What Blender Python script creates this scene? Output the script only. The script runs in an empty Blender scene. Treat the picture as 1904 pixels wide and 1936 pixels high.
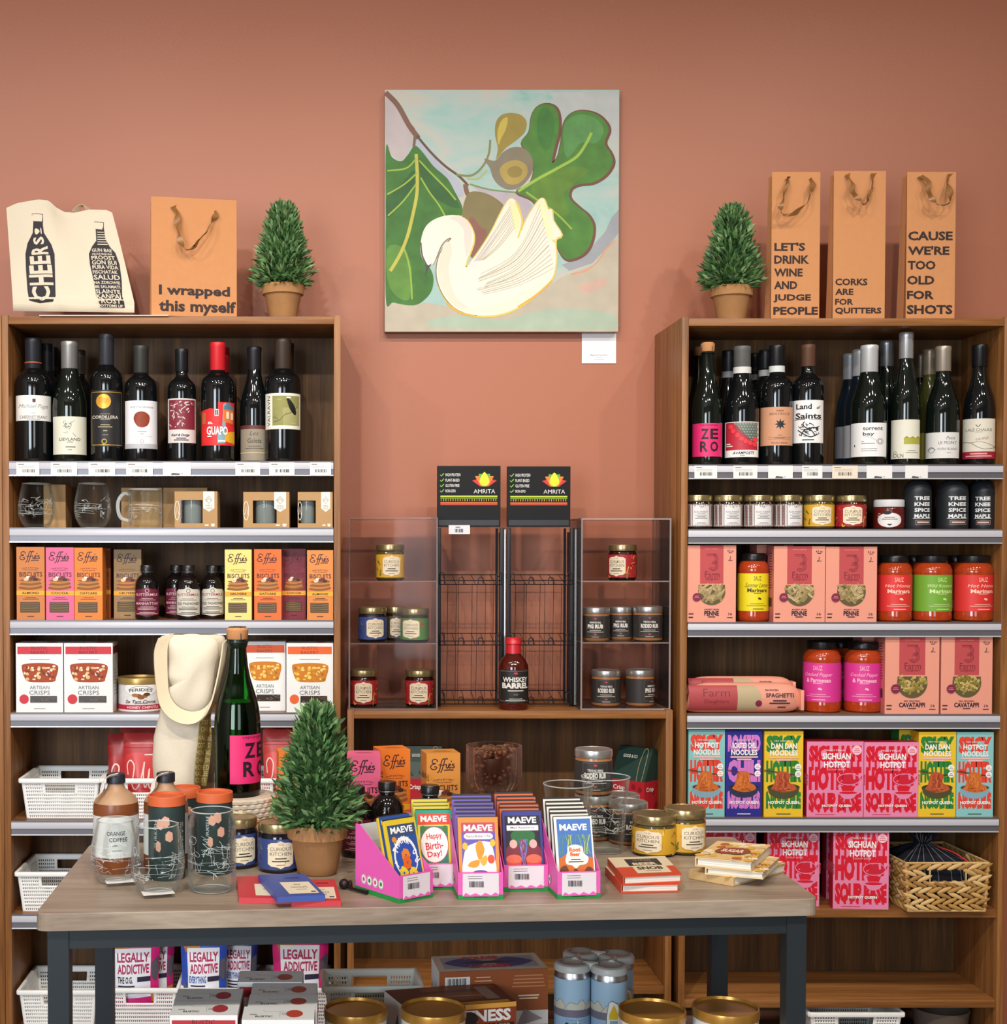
import bpy, bmesh, math, random
from math import sin, cos, pi, radians, sqrt, atan2
from mathutils import Vector, Matrix

# ------------------------------------------------------------------ camera, world, light, exposure
SC = bpy.context.scene
COL = SC.collection
FPX, TH, HC = 2660.0, radians(1.5), 1.29
VPX, VPY = 643.0, 1031.0
PPY = VPY + FPX * math.tan(TH)
cam_d = bpy.data.cameras.new('camera')
cam_d.sensor_fit = 'HORIZONTAL'; cam_d.sensor_width = 36.0
cam_d.lens = 36.0 * FPX / 1904.0
cam_d.shift_x = (952.0 - VPX) / 1904.0
cam_d.shift_y = (PPY - 968.0) / 1904.0
cam_d.clip_start = 0.05
cam = bpy.data.objects.new('camera', cam_d); COL.objects.link(cam)
cam.location = (0, 0, HC); cam.rotation_euler = (pi / 2 - TH, 0, 0)
SC.camera = cam

W = bpy.data.worlds.new('world'); SC.world = W; W.use_nodes = True
W.node_tree.nodes['Background'].inputs['Color'].default_value = (0.75, 0.86, 1.0, 1)
W.node_tree.nodes['Background'].inputs['Strength'].default_value = 1.0

def light(name, kind, loc, target, energy, color, **kw):
    d = bpy.data.lights.new(name, kind); d.energy = energy; d.color = color
    for k, v in kw.items(): setattr(d, k, v)
    o = bpy.data.objects.new(name, d); COL.objects.link(o); o.location = loc
    o.rotation_euler = (Vector(target) - Vector(loc)).to_track_quat('-Z', 'Y').to_euler()
    return o
WARM = (1.0, 0.91, 0.80)
# ceiling track spots in front of the display wall
for sx, tx, e in ((-1.55, -1.0, 74), (-0.75, -0.4, 54), (0.05, 0.15, 56), (0.85, 0.75, 54), (1.65, 1.5, 66), (2.35, 2.1, 34)):
    light('track_spot_light', 'SPOT', (sx, 1.75, 3.02), (tx, 3.55, 1.40), e, WARM,
          spot_size=radians(88), spot_blend=0.8, shadow_soft_size=0.035)
# spots over the aisle and the table
for sx, tx, e in ((-0.55, -0.45, 210), (0.45, 0.3, 140), (1.3, 0.95, 98)):
    light('track_spot_light', 'SPOT', (sx, 0.45, 3.02), (tx, 2.5, 0.7), e, WARM,
          spot_size=radians(85), spot_blend=0.7, shadow_soft_size=0.04)
# daylight through the two shop windows behind the camera
light('window_daylight', 'AREA', (-1.75, -1.9, 1.55), (-0.9, 3, 0.9), 205, (0.80, 0.90, 1.0), shape='RECTANGLE', size=1.5, size_y=2.0)
light('window_daylight', 'AREA', (0.9, -1.9, 1.55), (0.7, 3, 0.8), 50, (0.84, 0.92, 1.0), shape='RECTANGLE', size=1.1, size_y=2.0)
SC.view_settings.view_transform = 'Standard'; SC.view_settings.look = 'None'
SC.view_settings.exposure = -0.66; SC.view_settings.gamma = 1.0; SC.view_settings.use_curve_mapping = False
SC.cycles.use_denoising = True
SC.cycles.max_bounces = 10; SC.cycles.transparent_max_bounces = 40
SC.cycles.caustics_reflective = False; SC.cycles.caustics_refractive = False
SC.cycles.sample_clamp_indirect = 6.0

# ------------------------------------------------------------------ photograph pixel -> place
def ray(px, py):
    dx = (px - VPX) / FPX; dy = -(py - PPY) / FPX
    return Vector((dx, cos(TH) + dy * sin(TH), -sin(TH) + dy * cos(TH)))
def P(px, py, Y):
    v = ray(px, py); return Vector((0, 0, HC)) + v * (Y / v.y)
def PZ(px, py, Z):
    v = ray(px, py); return Vector((0, 0, HC)) + v * ((Z - HC) / v.z)
def PX(px, Y, py=1100): return P(px, py, Y).x
def ZY(py, Y): return P(900, py, Y).z
def S(Y): return FPX / Y

# ------------------------------------------------------------------ materials
_mats = {}
def lin(h):
    h = h.lstrip('#'); out = []
    for i in (0, 2, 4):
        c = int(h[i:i + 2], 16) / 255
        out.append(c / 12.92 if c <= 0.04045 else ((c + 0.055) / 1.055) ** 2.4)
    return (*out, 1.0)
def new_mat(name):
    m = bpy.data.materials.new(name); m.use_nodes = True
    return m, m.node_tree.nodes, m.node_tree.links, m.node_tree.nodes['Principled BSDF']
def C(h, rough=0.5, metal=0.0, spec=0.4, coat=0.0, var=0.0, vs=40.0, bump=0.0):
    """plain coloured material, optionally with a fine procedural variation"""
    k = (h, rough, metal, spec, coat, var, vs, bump)
    if k in _mats: return _mats[k]
    m, n, l, b = new_mat('paint_' + h.strip('#'))
    b.inputs['Base Color'].default_value = lin(h)
    b.inputs['Roughness'].default_value = rough; b.inputs['Metallic'].default_value = metal
    b.inputs['Specular IOR Level'].default_value = spec; b.inputs['Coat Weight'].default_value = coat
    if var or bump:
        tc = n.new('ShaderNodeTexCoord'); nz = n.new('ShaderNodeTexNoise')
        nz.inputs['Scale'].default_value = vs; nz.inputs['Detail'].default_value = 5
        l.new(tc.outputs['Object'], nz.inputs['Vector'])
        if var:
            c = lin(h); mx = n.new('ShaderNodeMix'); mx.data_type = 'RGBA'
            mx.inputs['A'].default_value = (*[x * (1 - var) for x in c[:3]], 1)
            mx.inputs['B'].default_value = (*[min(1, x * (1 + var)) for x in c[:3]], 1)
            l.new(nz.outputs['Fac'], mx.inputs['Factor']); l.new(mx.outputs['Result'], b.inputs['Base Color'])
        if bump:
            bp = n.new('ShaderNodeBump'); bp.inputs['Strength'].default_value = bump; bp.inputs['Distance'].default_value = 0.002
            l.new(nz.outputs['Fac'], bp.inputs['Height']); l.new(bp.outputs['Normal'], b.inputs['Normal'])
    _mats[k] = m; return m
def wood(key, stops, stretch, rough=0.42, scale=1.0):
    if key in _mats: return _mats[key]
    m, n, l, b = new_mat(key)
    tc = n.new('ShaderNodeTexCoord'); mp = n.new('ShaderNodeMapping'); mp.inputs['Scale'].default_value = stretch
    l.new(tc.outputs['Object'], mp.inputs['Vector'])
    a = n.new('ShaderNodeTexNoise'); a.inputs['Scale'].default_value = scale; a.inputs['Detail'].default_value = 7
    a.inputs['Roughness'].default_value = 0.62; a.inputs['Distortion'].default_value = 0.6
    l.new(mp.outputs['Vector'], a.inputs['Vector'])
    f = n.new('ShaderNodeTexNoise'); f.inputs['Scale'].default_value = scale * 7; f.inputs['Detail'].default_value = 3
    l.new(mp.outputs['Vector'], f.inputs['Vector'])
    mx = n.new('ShaderNodeMix'); mx.data_type = 'FLOAT'; mx.inputs['Factor'].default_value = 0.3
    l.new(a.outputs['Fac'], mx.inputs['A']); l.new(f.outputs['Fac'], mx.inputs['B'])
    r = n.new('ShaderNodeValToRGB'); e = r.color_ramp.elements
    e[0].position, e[0].color = stops[0][0], lin(stops[0][1]); e[1].position, e[1].color = stops[-1][0], lin(stops[-1][1])
    for p, h in stops[1:-1]:
        q = e.new(p); q.color = lin(h)
    l.new(mx.outputs['Result'], r.inputs['Fac']); l.new(r.outputs['Color'], b.inputs['Base Color'])
    b.inputs['Roughness'].default_value = rough; b.inputs['Specular IOR Level'].default_value = 0.35
    bp = n.new('ShaderNodeBump'); bp.inputs['Strength'].default_value = 0.15; bp.inputs['Distance'].default_value = 0.001
    l.new(mx.outputs['Result'], bp.inputs['Height']); l.new(bp.outputs['Normal'], b.inputs['Normal'])
    _mats[key] = m; return m
WAL = [(0.28, '#57351a'), (0.45, '#80522a'), (0.55, '#936134'), (0.72, '#ae7b48')]
WOODZ = wood('walnut_upright', WAL, (34, 34, 1.3))
WOODX = wood('walnut_level', WAL, (1.3, 34, 34))
WOODB = wood('walnut_backboard', [(0.26, '#38230f'), (0.46, '#52361a'), (0.56, '#634320'), (0.72, '#7c582e')], (30, 30, 1.1), 0.6)  # darker copy of the walnut: recess shade put into the colour
OAKX = wood('grey_oak_top', [(0.28, '#776757'), (0.46, '#91806f'), (0.58, '#a08f7d'), (0.74, '#b3a28f')], (2.0, 26, 26), 0.36)

def thin_glass(key, tint, ior=1.45, edge='#d9e2e0', ef=0.35, rough=0.02, pw=2.5, fk=1.0):
    """thin clear wall: lets light through, mirrors by Fresnel and greys towards grazing angles"""
    if key in _mats: return _mats[key]
    m = bpy.data.materials.new(key); m.use_nodes = True; n = m.node_tree.nodes; l = m.node_tree.links
    n.remove(n['Principled BSDF']); out = n['Material Output']
    t = n.new('ShaderNodeBsdfTransparent'); t.inputs['Color'].default_value = tint
    g = n.new('ShaderNodeBsdfGlossy'); g.inputs['Roughness'].default_value = rough
    d = n.new('ShaderNodeBsdfDiffuse'); d.inputs['Color'].default_value = lin(edge)
    lw = n.new('ShaderNodeLayerWeight'); lw.inputs['Blend'].default_value = 0.5
    pw_ = n.new('ShaderNodeMath'); pw_.operation = 'POWER'; pw_.inputs[1].default_value = pw
    l.new(lw.outputs['Facing'], pw_.inputs[0])
    ml = n.new('ShaderNodeMath'); ml.operation = 'MULTIPLY'; ml.inputs[1].default_value = ef
    l.new(pw_.outputs[0], ml.inputs[0])
    m1 = n.new('ShaderNodeMixShader'); l.new(ml.outputs[0], m1.inputs[0]); l.new(t.outputs[0], m1.inputs[1]); l.new(d.outputs[0], m1.inputs[2])
    fr = n.new('ShaderNodeFresnel'); fr.inputs['IOR'].default_value = ior
    fm = n.new('ShaderNodeMath'); fm.operation = 'MULTIPLY'; fm.inputs[1].default_value = fk; l.new(fr.outputs[0], fm.inputs[0])
    m2 = n.new('ShaderNodeMixShader'); l.new(fm.outputs[0], m2.inputs[0]); l.new(m1.outputs[0], m2.inputs[1]); l.new(g.outputs[0], m2.inputs[2])
    l.new(m2.outputs[0], out.inputs[0]); _mats[key] = m; return m
GLASS = thin_glass('clear_glass', (0.975, 0.985, 0.98, 1), 1.16, '#f4f8f6', 0.14, 0.02, 2.5, 0.45)
RIMG = thin_glass('glass_highlight', (0.9, 0.93, 0.92, 1), 1.25, '#f6faf8', 0.5, 0.03, 0.12)  # whitened glass, edge highlights put into its colour
ACRYL = thin_glass('clear_acrylic', (0.97, 0.962, 0.962, 1), 1.15, '#d8c4bf', 0.10)
ACRYE = thin_glass('acrylic_edge', (0.90, 0.86, 0.85, 1), 1.2, '#e6d2ce', 1.0, 0.1, 0.3)
AMBERG = thin_glass('pink_ribbed_glass', (0.97, 0.87, 0.81, 1), 1.3, '#d9a08c', 0.6, 0.03, 1.6)
GREENG = thin_glass('green_bottle_glass', (0.10, 0.46, 0.13, 1), 1.5, '#0c4a22', 0.5)
FILMW = thin_glass('clear_window_film', (0.93, 0.93, 0.92, 1), 1.45, '#d0d0cc', 0.15)
def bottle_glass(key, h, rough=0.05):
    return C(h, rough, 0, 0.5, 0.3)
DARKG = bottle_glass('dark', '#0d1012'); DARKGR = bottle_glass('dg', '#0e1511'); BLACK = C('#16151a', 0.45); INK = C('#1d1a1c', 0.6)
WHITE = C('#f1efea', 0.5); CREAM = C('#efe4cc', 0.55); PAPER = C('#eceae6', 0.6)
GOLD = C('#c2a267', 0.28, 0.9); SILVER = C('#c9c9c6', 0.3, 0.85); STEEL = C('#a8a9a8', 0.35, 0.9)
KRAFT = C('#c78a5b', 0.75, 0, 0.2, 0, 0.06, 60); KRAFTD = C('#b98c5c', 0.75)

# ------------------------------------------------------------------ mesh building
def catmull(pts, n=6, closed=False):
    out = []; m = len(pts); rng = range(m if closed else m - 1)
    for i in rng:
        g = (lambda k: pts[k % m]) if closed else (lambda k: pts[min(max(k, 0), m - 1)])
        p0, p1, p2, p3 = g(i - 1), g(i), g(i + 1), g(i + 2)
        for j in range(n):
            t = j / n
            out.append(tuple(0.5 * ((2 * b) + (-a + c) * t + (2 * a - 5 * b + 4 * c - d) * t * t + (-a + 3 * b - 3 * c + d) * t ** 3)
                             for a, b, c, d in zip(p0, p1, p2, p3)))
    if not closed: out.append(tuple(pts[-1]))
    return out
class MB:
    def __init__(s): s.v = []; s.f = []; s.mi = []; s.sm = []; s.mats = []
    def mid(s, mat):
        if mat not in s.mats: s.mats.append(mat)
        return s.mats.index(mat)
    def add(s, vs, fs, mat, smooth=False, xf=None):
        b = len(s.v); i = s.mid(mat)
        for v in vs:
            s.v.append(tuple(xf @ Vector(v)) if xf is not None else tuple(v))
        for f in fs:
            s.f.append([b + k for k in f]); s.mi.append(i); s.sm.append(smooth)
        return s
    def box(s, x0, x1, y0, y1, z0, z1, mat, bev=0.0, edge=None, xf=None, seg=2):
        if bev:
            bm = bmesh.new(); bmesh.ops.create_cube(bm, size=1.0)
            for v in bm.verts:
                v.co = Vector(((x0 + x1) / 2 + v.co.x * (x1 - x0), (y0 + y1) / 2 + v.co.y * (y1 - y0), (z0 + z1) / 2 + v.co.z * (z1 - z0)))
            bmesh.ops.bevel(bm, geom=list(bm.edges), offset=bev, segments=seg, affect='EDGES', profile=0.5)
            bm.verts.index_update()
            s.add([v.co.copy() for v in bm.verts], [[v.index for v in f.verts] for f in bm.faces], mat, seg > 1, xf); bm.free(); return s
        vs = [(x0, y0, z0), (x1, y0, z0), (x1, y1, z0), (x0, y1, z0), (x0, y0, z1), (x1, y0, z1), (x1, y1, z1), (x0, y1, z1)]
        fs = [(0, 3, 2, 1), (4, 5, 6, 7), (0, 1, 5, 4), (2, 3, 7, 6), (1, 2, 6, 5), (3, 0, 4, 7)]
        if edge is None: return s.add(vs, fs, mat, False, xf)
        d = (z1 - z0, y1 - y0, x1 - x0); k = d.index(min(d))
        for j in range(3): s.add(vs, fs[2 * j:2 * j + 2], mat if j == k else edge, False, xf)
        return s
    def lathe(s, prof, mat, n=32, c=(0, 0), xf=None, smooth=True):
        vs = []; fs = []; idx = []
        for r, z in prof:
            if r < 1e-6:
                idx.append([len(vs)]); vs.append((c[0], c[1], z))
            else:
                idx.append([len(vs) + k for k in range(n)])
                vs += [(c[0] + r * cos(2 * pi * k / n), c[1] + r * sin(2 * pi * k / n), z) for k in range(n)]
        for a, b in zip(idx, idx[1:]):
            for k in range(n):
                q = (k + 1) % n
                if len(a) == 1 and len(b) == 1: continue
                if len(a) == 1: fs.append((a[0], b[q], b[k]))
                elif len(b) == 1: fs.append((a[k], a[q], b[0]))
                else: fs.append((a[k], a[q], b[q], b[k]))
        return s.add(vs, fs, mat, smooth, xf)
    def tube(s, pts, r, mat, n=8, closed=False, xf=None, flat=None):
        pts = [Vector(p) for p in pts]; m = len(pts); vs = []; fs = []
        rs = r if isinstance(r, (list, tuple)) else [r] * m
        nrm = None
        for i, p in enumerate(pts):
            a = pts[i - 1] if (i or closed) else p; b = pts[(i + 1) % m] if (i < m - 1 or closed) else p
            t = (b - a).normalized()
            if nrm is None:
                nrm = t.orthogonal().normalized()
            nrm = (nrm - t * nrm.dot(t)).normalized(); bn = t.cross(nrm)
            for k in range(n):
                q = 2 * pi * k / n; vs.append(p + (nrm * cos(q) + bn * sin(q)) * rs[i])
        for i in range(m if closed else m - 1):
            j = (i + 1) % m
            for k in range(n):
                q = (k + 1) % n; fs.append((i * n + k, i * n + q, j * n + q, j * n + k))
        if not closed:
            fs.append(tuple(reversed(range(n)))); fs.append(tuple(range((m - 1) * n, m * n)))
        return s.add(vs, fs, mat, True, xf)
    def ribbon(s, pts, wid, mat, thick=0.0012, xf=None):
        """pts: list of (x,y,z); wid: list of Vector half-widths"""
        m = len(pts); vs = []; fs = []
        for i, p in enumerate(pts):
            p = Vector(p); w = Vector(wid[i]); t = (Vector(pts[min(i + 1, m - 1)]) - Vector(pts[max(i - 1, 0)]))
            nn = t.cross(w); nn = nn.normalized() * thick / 2 if nn.length > 1e-9 else Vector((0, -thick / 2, 0))
            vs += [p - w + nn, p + w + nn, p + w - nn, p - w - nn]
        for i in range(m - 1):
            a = i * 4; b = a + 4
            for k in range(4):
                q = (k + 1) % 4; fs.append((a + k, a + q, b + q, b + k))
        fs.append((0, 1, 2, 3)); e = (m - 1) * 4; fs.append((e + 3, e + 2, e + 1, e))
        return s.add(vs, fs, mat, True, xf)
    def grid(s, fn, nu, nv, mat, smooth=True, flip=False):
        vs = [fn(i / nu, j / nv) for j in range(nv + 1) for i in range(nu + 1)]; fs = []
        for j in range(nv):
            for i in range(nu):
                a = j * (nu + 1) + i; q = (a, a + 1, a + nu + 2, a + nu + 1)
                fs.append(tuple(reversed(q)) if flip else q)
        return s.add(vs, fs, mat, smooth)
    def ell(s, c, r, mat, nu=10, nv=6, xf=None):
        prof = [(sin(pi * j / nv), -cos(pi * j / nv)) for j in range(nv + 1)]
        M = Matrix.Translation(c) @ Matrix.Diagonal((*r, 1))
        if xf is not None: M = xf @ M
        prof[0] = (0, -1); prof[-1] = (0, 1)
        return s.lathe(prof, mat, nu, xf=M)
    def prism(s, pts, h0, h1, mat, axis='z', xf=None):
        m = len(pts)
        g = {'z': lambda p, h: (p[0], p[1], h), 'y': lambda p, h: (p[0], h, p[1]), 'x': lambda p, h: (h, p[0], p[1])}[axis]
        vs = [g(p, h0) for p in pts] + [g(p, h1) for p in pts]
        fs = [tuple(range(m)), tuple(reversed(range(m, 2 * m)))] + [(i, i + m, (i + 1) % m + m, (i + 1) % m) for i in range(m)]
        return s.add(vs, fs, mat, False, xf)
    def art(s, art, fn, du=None, dv=None, lift=0.0003, step=None):
        if not art.items: return s
        step = min(step or (0.00007 if du is None and dv is None else 0.0001), 0.0014 / len(art.items))   # printed layers stay within a millimetre or so
        if du is None and dv is None:
            for i, (vs, fs, mat) in enumerate(art.items):
                s.add([fn(x, y, lift + i * step) for x, y in vs], fs, mat)
            return s
        bm = bmesh.new(); lay = bm.verts.layers.float.new('lev'); mats = []
        for i, (vs, fs, mat) in enumerate(art.items):
            if mat not in mats: mats.append(mat)
            bv = []
            for x, y in vs:
                v = bm.verts.new((x, y, 0)); v[lay] = lift + i * step; bv.append(v)
            for f in fs:
                try: bm.faces.new([bv[k] for k in f]).material_index = mats.index(mat)
                except ValueError: pass
        bm.normal_update()
        bmesh.ops.triangulate(bm, faces=list(bm.faces), ngon_method='EAR_CLIP')
        for ax, d in ((0, du), (1, dv)):
            if not d: continue
            lo = min(v.co[ax] for v in bm.verts); hi = max(v.co[ax] for v in bm.verts); k = math.ceil(lo / d)
            while k * d < hi:
                co = [0, 0, 0]; no = [0, 0, 0]; co[ax] = k * d; no[ax] = 1
                bmesh.ops.bisect_plane(bm, geom=list(bm.verts) + list(bm.edges) + list(bm.faces), plane_co=co, plane_no=no, dist=1e-7); k += 1
        bm.verts.index_update(); vs = [fn(v.co.x, v.co.y, v[lay]) for v in bm.verts]; b = len(s.v); s.v += [tuple(v) for v in vs]
        for f in bm.faces:
            s.f.append([b + v.index for v in f.verts]); s.mi.append(s.mid(mats[f.material_index])); s.sm.append(du is not None)
        bm.free(); return s
    def build(s, name, parent=None, loc=None, rz=0.0, label=None):
        me = bpy.data.meshes.new(name); me.from_pydata(s.v, [], s.f)
        for m in s.mats: me.materials.append(m)
        me.polygons.foreach_set('material_index', s.mi); me.polygons.foreach_set('use_smooth', s.sm)
        me.update()
        if any(s.sm): me.set_sharp_from_angle(angle=radians(42))
        o = bpy.data.objects.new(name, me); COL.objects.link(o)
        if parent: o.parent = parent
        if loc is not None: o.location = loc
        o.rotation_euler.z = rz
        if label: o['label'] = label
        return o

# flat printed graphics: coordinates are fractions of the label's width and height
_tg = {}
def text_geo(t, bold):
    k = (t, bold)
    if k not in _tg:
        cu = bpy.data.curves.new('t', 'FONT'); cu.body = t; cu.size = 1; cu.resolution_u = 2; cu.offset = bold
        o = bpy.data.objects.new('t', cu); me = o.to_mesh()
        vs = [(v.co.x, v.co.y) for v in me.vertices]; fs = [list(p.vertices) for p in me.polygons]
        o.to_mesh_clear(); bpy.data.objects.remove(o); bpy.data.curves.remove(cu)
        x0 = min(v[0] for v in vs); x1 = max(v[0] for v in vs); y0 = min(v[1] for v in vs); y1 = max(v[1] for v in vs)
        _tg[k] = ([((x - x0) / (x1 - x0), (y - y0) / (y1 - y0)) for x, y in vs], fs)
    return _tg[k]
class Art:
    def __init__(s, w, h): s.w = w; s.h = h; s.items = []
    def _p(s, pts): return [(x * s.w, y * s.h) for x, y in pts]
    def rect(s, x0, y0, x1, y1, m): s.items.append((s._p([(x0, y0), (x1, y0), (x1, y1), (x0, y1)]), [(0, 1, 2, 3)], m)); return s
    def bg(s, m): return s.rect(0, 0, 1, 1, m)
    def poly(s, pts, m, smooth=0):
        if smooth: pts = catmull(pts, smooth, True)
        s.items.append((s._p(pts), [tuple(range(len(pts)))], m)); return s
    def ell(s, cx, cy, rx, ry, m, n=24, a0=0, a1=2 * pi):
        full = abs(a1 - a0 - 2 * pi) < 1e-6
        pts = [(cx + rx * cos(a0 + (a1 - a0) * k / (n if full else n - 1)), cy + ry * sin(a0 + (a1 - a0) * k / (n if full else n - 1))) for k in range(n)]
        return s.poly(pts, m)
    def circ(s, cx, cy, rx, m, n=24): return s.ell(cx, cy, rx, rx * s.w / s.h, m, n)
    def stroke(s, pts, wd, m, smooth=0, closed=False):
        """wd: width as a fraction of the label width"""
        if smooth: pts = catmull(pts, smooth, closed)
        p = [Vector(q) for q in s._p(pts)]; w = wd * s.w / 2; n = len(p); vs = []; fs = []
        for i in range(n):
            a = p[i - 1] if (i or closed) else p[i]; b = p[(i + 1) % n] if (i < n - 1 or closed) else p[i]
            t = b - a
            if t.length < 1e-12: t = Vector((1, 0))
            t.normalize(); q = Vector((-t.y, t.x)) * w; vs += [tuple(p[i] + q), tuple(p[i] - q)]
        for i in range(n if closed else n - 1):
            j = (i + 1) % n; fs.append((2 * i, 2 * i + 1, 2 * j + 1, 2 * j))
        s.items.append((vs, fs, m)); return s
    def ring(s, cx, cy, rx, wd, m, n=28, ry=None):
        ry = ry or rx * s.w / s.h
        return s.stroke([(cx + rx * cos(2 * pi * k / n), cy + ry * sin(2 * pi * k / n)) for k in range(n)], wd, m, 0, True)
    def frame(s, x0, y0, x1, y1, wd, m):
        wy = wd * s.w / s.h
        s.rect(x0, y0, x1, y0 + wy, m); s.rect(x0, y1 - wy, x1, y1, m); s.rect(x0, y0, x0 + wd, y1, m); return s.rect(x1 - wd, y0, x1, y1, m)
    def text(s, t, cx, cy, tw, th, m, bold=0.0, rot=0.0, shear=0.0, arch=0.0):
        """text scaled to fill a tw x th box (fractions) centred on cx, cy"""
        vs, fs = text_geo(t, bold); W, H = tw * s.w, th * s.h; out = []
        if rot: W, H = (tw * s.w, th * s.h)
        for x, y in vs:
            a = (x - 0.5) * W + shear * (y - 0.5) * H; b = (y - 0.5) * H - arch * s.h * (2 * x - 1) ** 2
            if rot: a, b = a * cos(rot) - b * sin(rot), a * sin(rot) + b * cos(rot)
            out.append((cx * s.w + a, cy * s.h + b))
        s.items.append((out, fs, m)); return s
    def lines(s, x0, x1, y, n, dy, m, th=0.006, seed=1, ctr=True):
        """rows too small to read: thin bars"""
        r = random.Random(seed)
        for i in range(n):
            k = r.uniform(0.55, 1.0); w = (x1 - x0) * k; c = (x0 + x1) / 2 if ctr else x0 + w / 2
            s.rect(c - w / 2, y - i * dy, c + w / 2, y - i * dy + th, m)
        return s
    def bars(s, x0, x1, y0, y1, m, n=14, seed=3):
        r = random.Random(seed); x = x0; d = (x1 - x0) / n
        for i in range(n):
            s.rect(x + i * d, y0, x + i * d + d * r.choice((0.3, 0.45, 0.7)), y1, m)
        return s
def cyl(r, rot=0.0, z0=0.0, c=(0, 0), w=0.0):
    return lambda u, v, n: (c[0] + (r + n) * sin((u - w / 2) / r + rot), c[1] - (r + n) * cos((u - w / 2) / r + rot), z0 + v)
def front(w, y=0.0, z0=0.0): return lambda u, v, n: (u - w / 2, y - n, z0 + v)
def lside(w, d): return lambda u, v, n: (-w / 2 - n, d - u, v)
def rside(w, d): return lambda u, v, n: (w / 2 + n, u, v)
def topf(w, h): return lambda u, v, n: (u - w / 2, v, h + n)

# ------------------------------------------------------------------ things
def tag(o, label, cat, group=None, kind=None):
    if label: o['label'] = label
    if cat: o['category'] = cat
    if group: o['group'] = group
    if kind: o['kind'] = kind
    return o
def thing(name, label, cat, loc, rz=0.0, group=None):
    o = bpy.data.objects.new(name, None); COL.objects.link(o); o.empty_display_size = 0.05
    o.location = loc; o.rotation_euler.z = rz
    return tag(o, label, cat, group)
def copy_tree(o, parent=None):
    c = o.copy(); COL.objects.link(c); c.parent = parent
    for ch in o.children: copy_tree(ch, c)
    return c
_proto = {}
def place(key, fn, name, label, cat, loc, rz=0.0, group=None):
    """first of a kind is built, later ones are copies with their parts"""
    if key in _proto:
        o = copy_tree(_proto[key]); o.location = loc; o.rotation_euler.z = rz
        for k in ('label', 'category', 'group'):
            if k in o: del o[k]
        return tag(o, label, cat, group)
    r = fn()
    if isinstance(r, MB): o = r.build(name); o.location = loc; o.rotation_euler.z = rz; tag(o, label, cat, group)
    else:
        o = thing(name, label, cat, loc, rz, group)
        def put(parts, par):
            for t in parts:
                nm, mb = t[0], t[1]; ob = mb.build(nm, par)
                if len(t) > 2: put(t[2], ob)
        put(r, o)
    _proto[key] = o; return o
def struct(name, mb):
    o = mb.build(name); o['kind'] = 'structure'; return o
# ------------------------------------------------------------------ the room
YW, YF, YB = 3.752, 3.45, 3.69          # wall, front of the shelving units, face of their backboards
WALLM, n_, l_, b_ = new_mat('terracotta_paint')
b_.inputs['Base Color'].default_value = lin('#ab6a50'); b_.inputs['Roughness'].default_value = 0.42; b_.inputs['Specular IOR Level'].default_value = 0.35
tc_ = n_.new('ShaderNodeTexCoord'); nz_ = n_.new('ShaderNodeTexNoise'); nz_.inputs['Scale'].default_value = 160; nz_.inputs['Detail'].default_value = 4
bp_ = n_.new('ShaderNodeBump'); bp_.inputs['Strength'].default_value = 0.12; bp_.inputs['Distance'].default_value = 0.002
l_.new(tc_.outputs['Object'], nz_.inputs['Vector']); l_.new(nz_.outputs['Fac'], bp_.inputs['Height']); l_.new(bp_.outputs['Normal'], b_.inputs['Normal'])
PLAIN = C('#cdbfae', 0.8, 0, 0.2, 0, 0.03, 30); FLOORM = wood('floor_boards', [(0.3, '#6d5a49'), (0.5, '#83705d'), (0.7, '#94806c')], (1.2, 18, 18), 0.5)
CEIL = C('#b9b2a8', 0.9, 0, 0.1)
struct('wall_back', MB().box(-3.2, 4.4, YW, YW + 0.1, 0, 3.15, WALLM))
struct('floor', MB().box(-3.2, 4.4, -2.2, YW + 0.1, -0.1, 0, FLOORM))
struct('ceiling', MB().box(-3.2, 4.4, -2.2, YW + 0.1, 3.15, 3.25, CEIL))
struct('wall_left', MB().box(-3.3, -3.2, -2.2, YW + 0.1, 0, 3.15, PLAIN))
struct('wall_right', MB().box(4.4, 4.5, -2.2, YW + 0.1, 0, 3.15, PLAIN))
m = MB()                                  # shop front behind the camera, open where the two windows are
for x0, x1, z0, z1 in ((-3.2, -2.5, 0, 3.15), (-1.0, 0.35, 0, 3.15), (1.45, 4.4, 0, 3.15), (-2.5, -1.0, 0, 0.55), (-2.5, -1.0, 2.55, 3.15), (0.35, 1.45, 0, 0.55), (0.35, 1.45, 2.55, 3.15)):
    m.box(x0, x1, -2.2, -2.05, z0, z1, PLAIN)
struct('wall_front', m)

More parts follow.
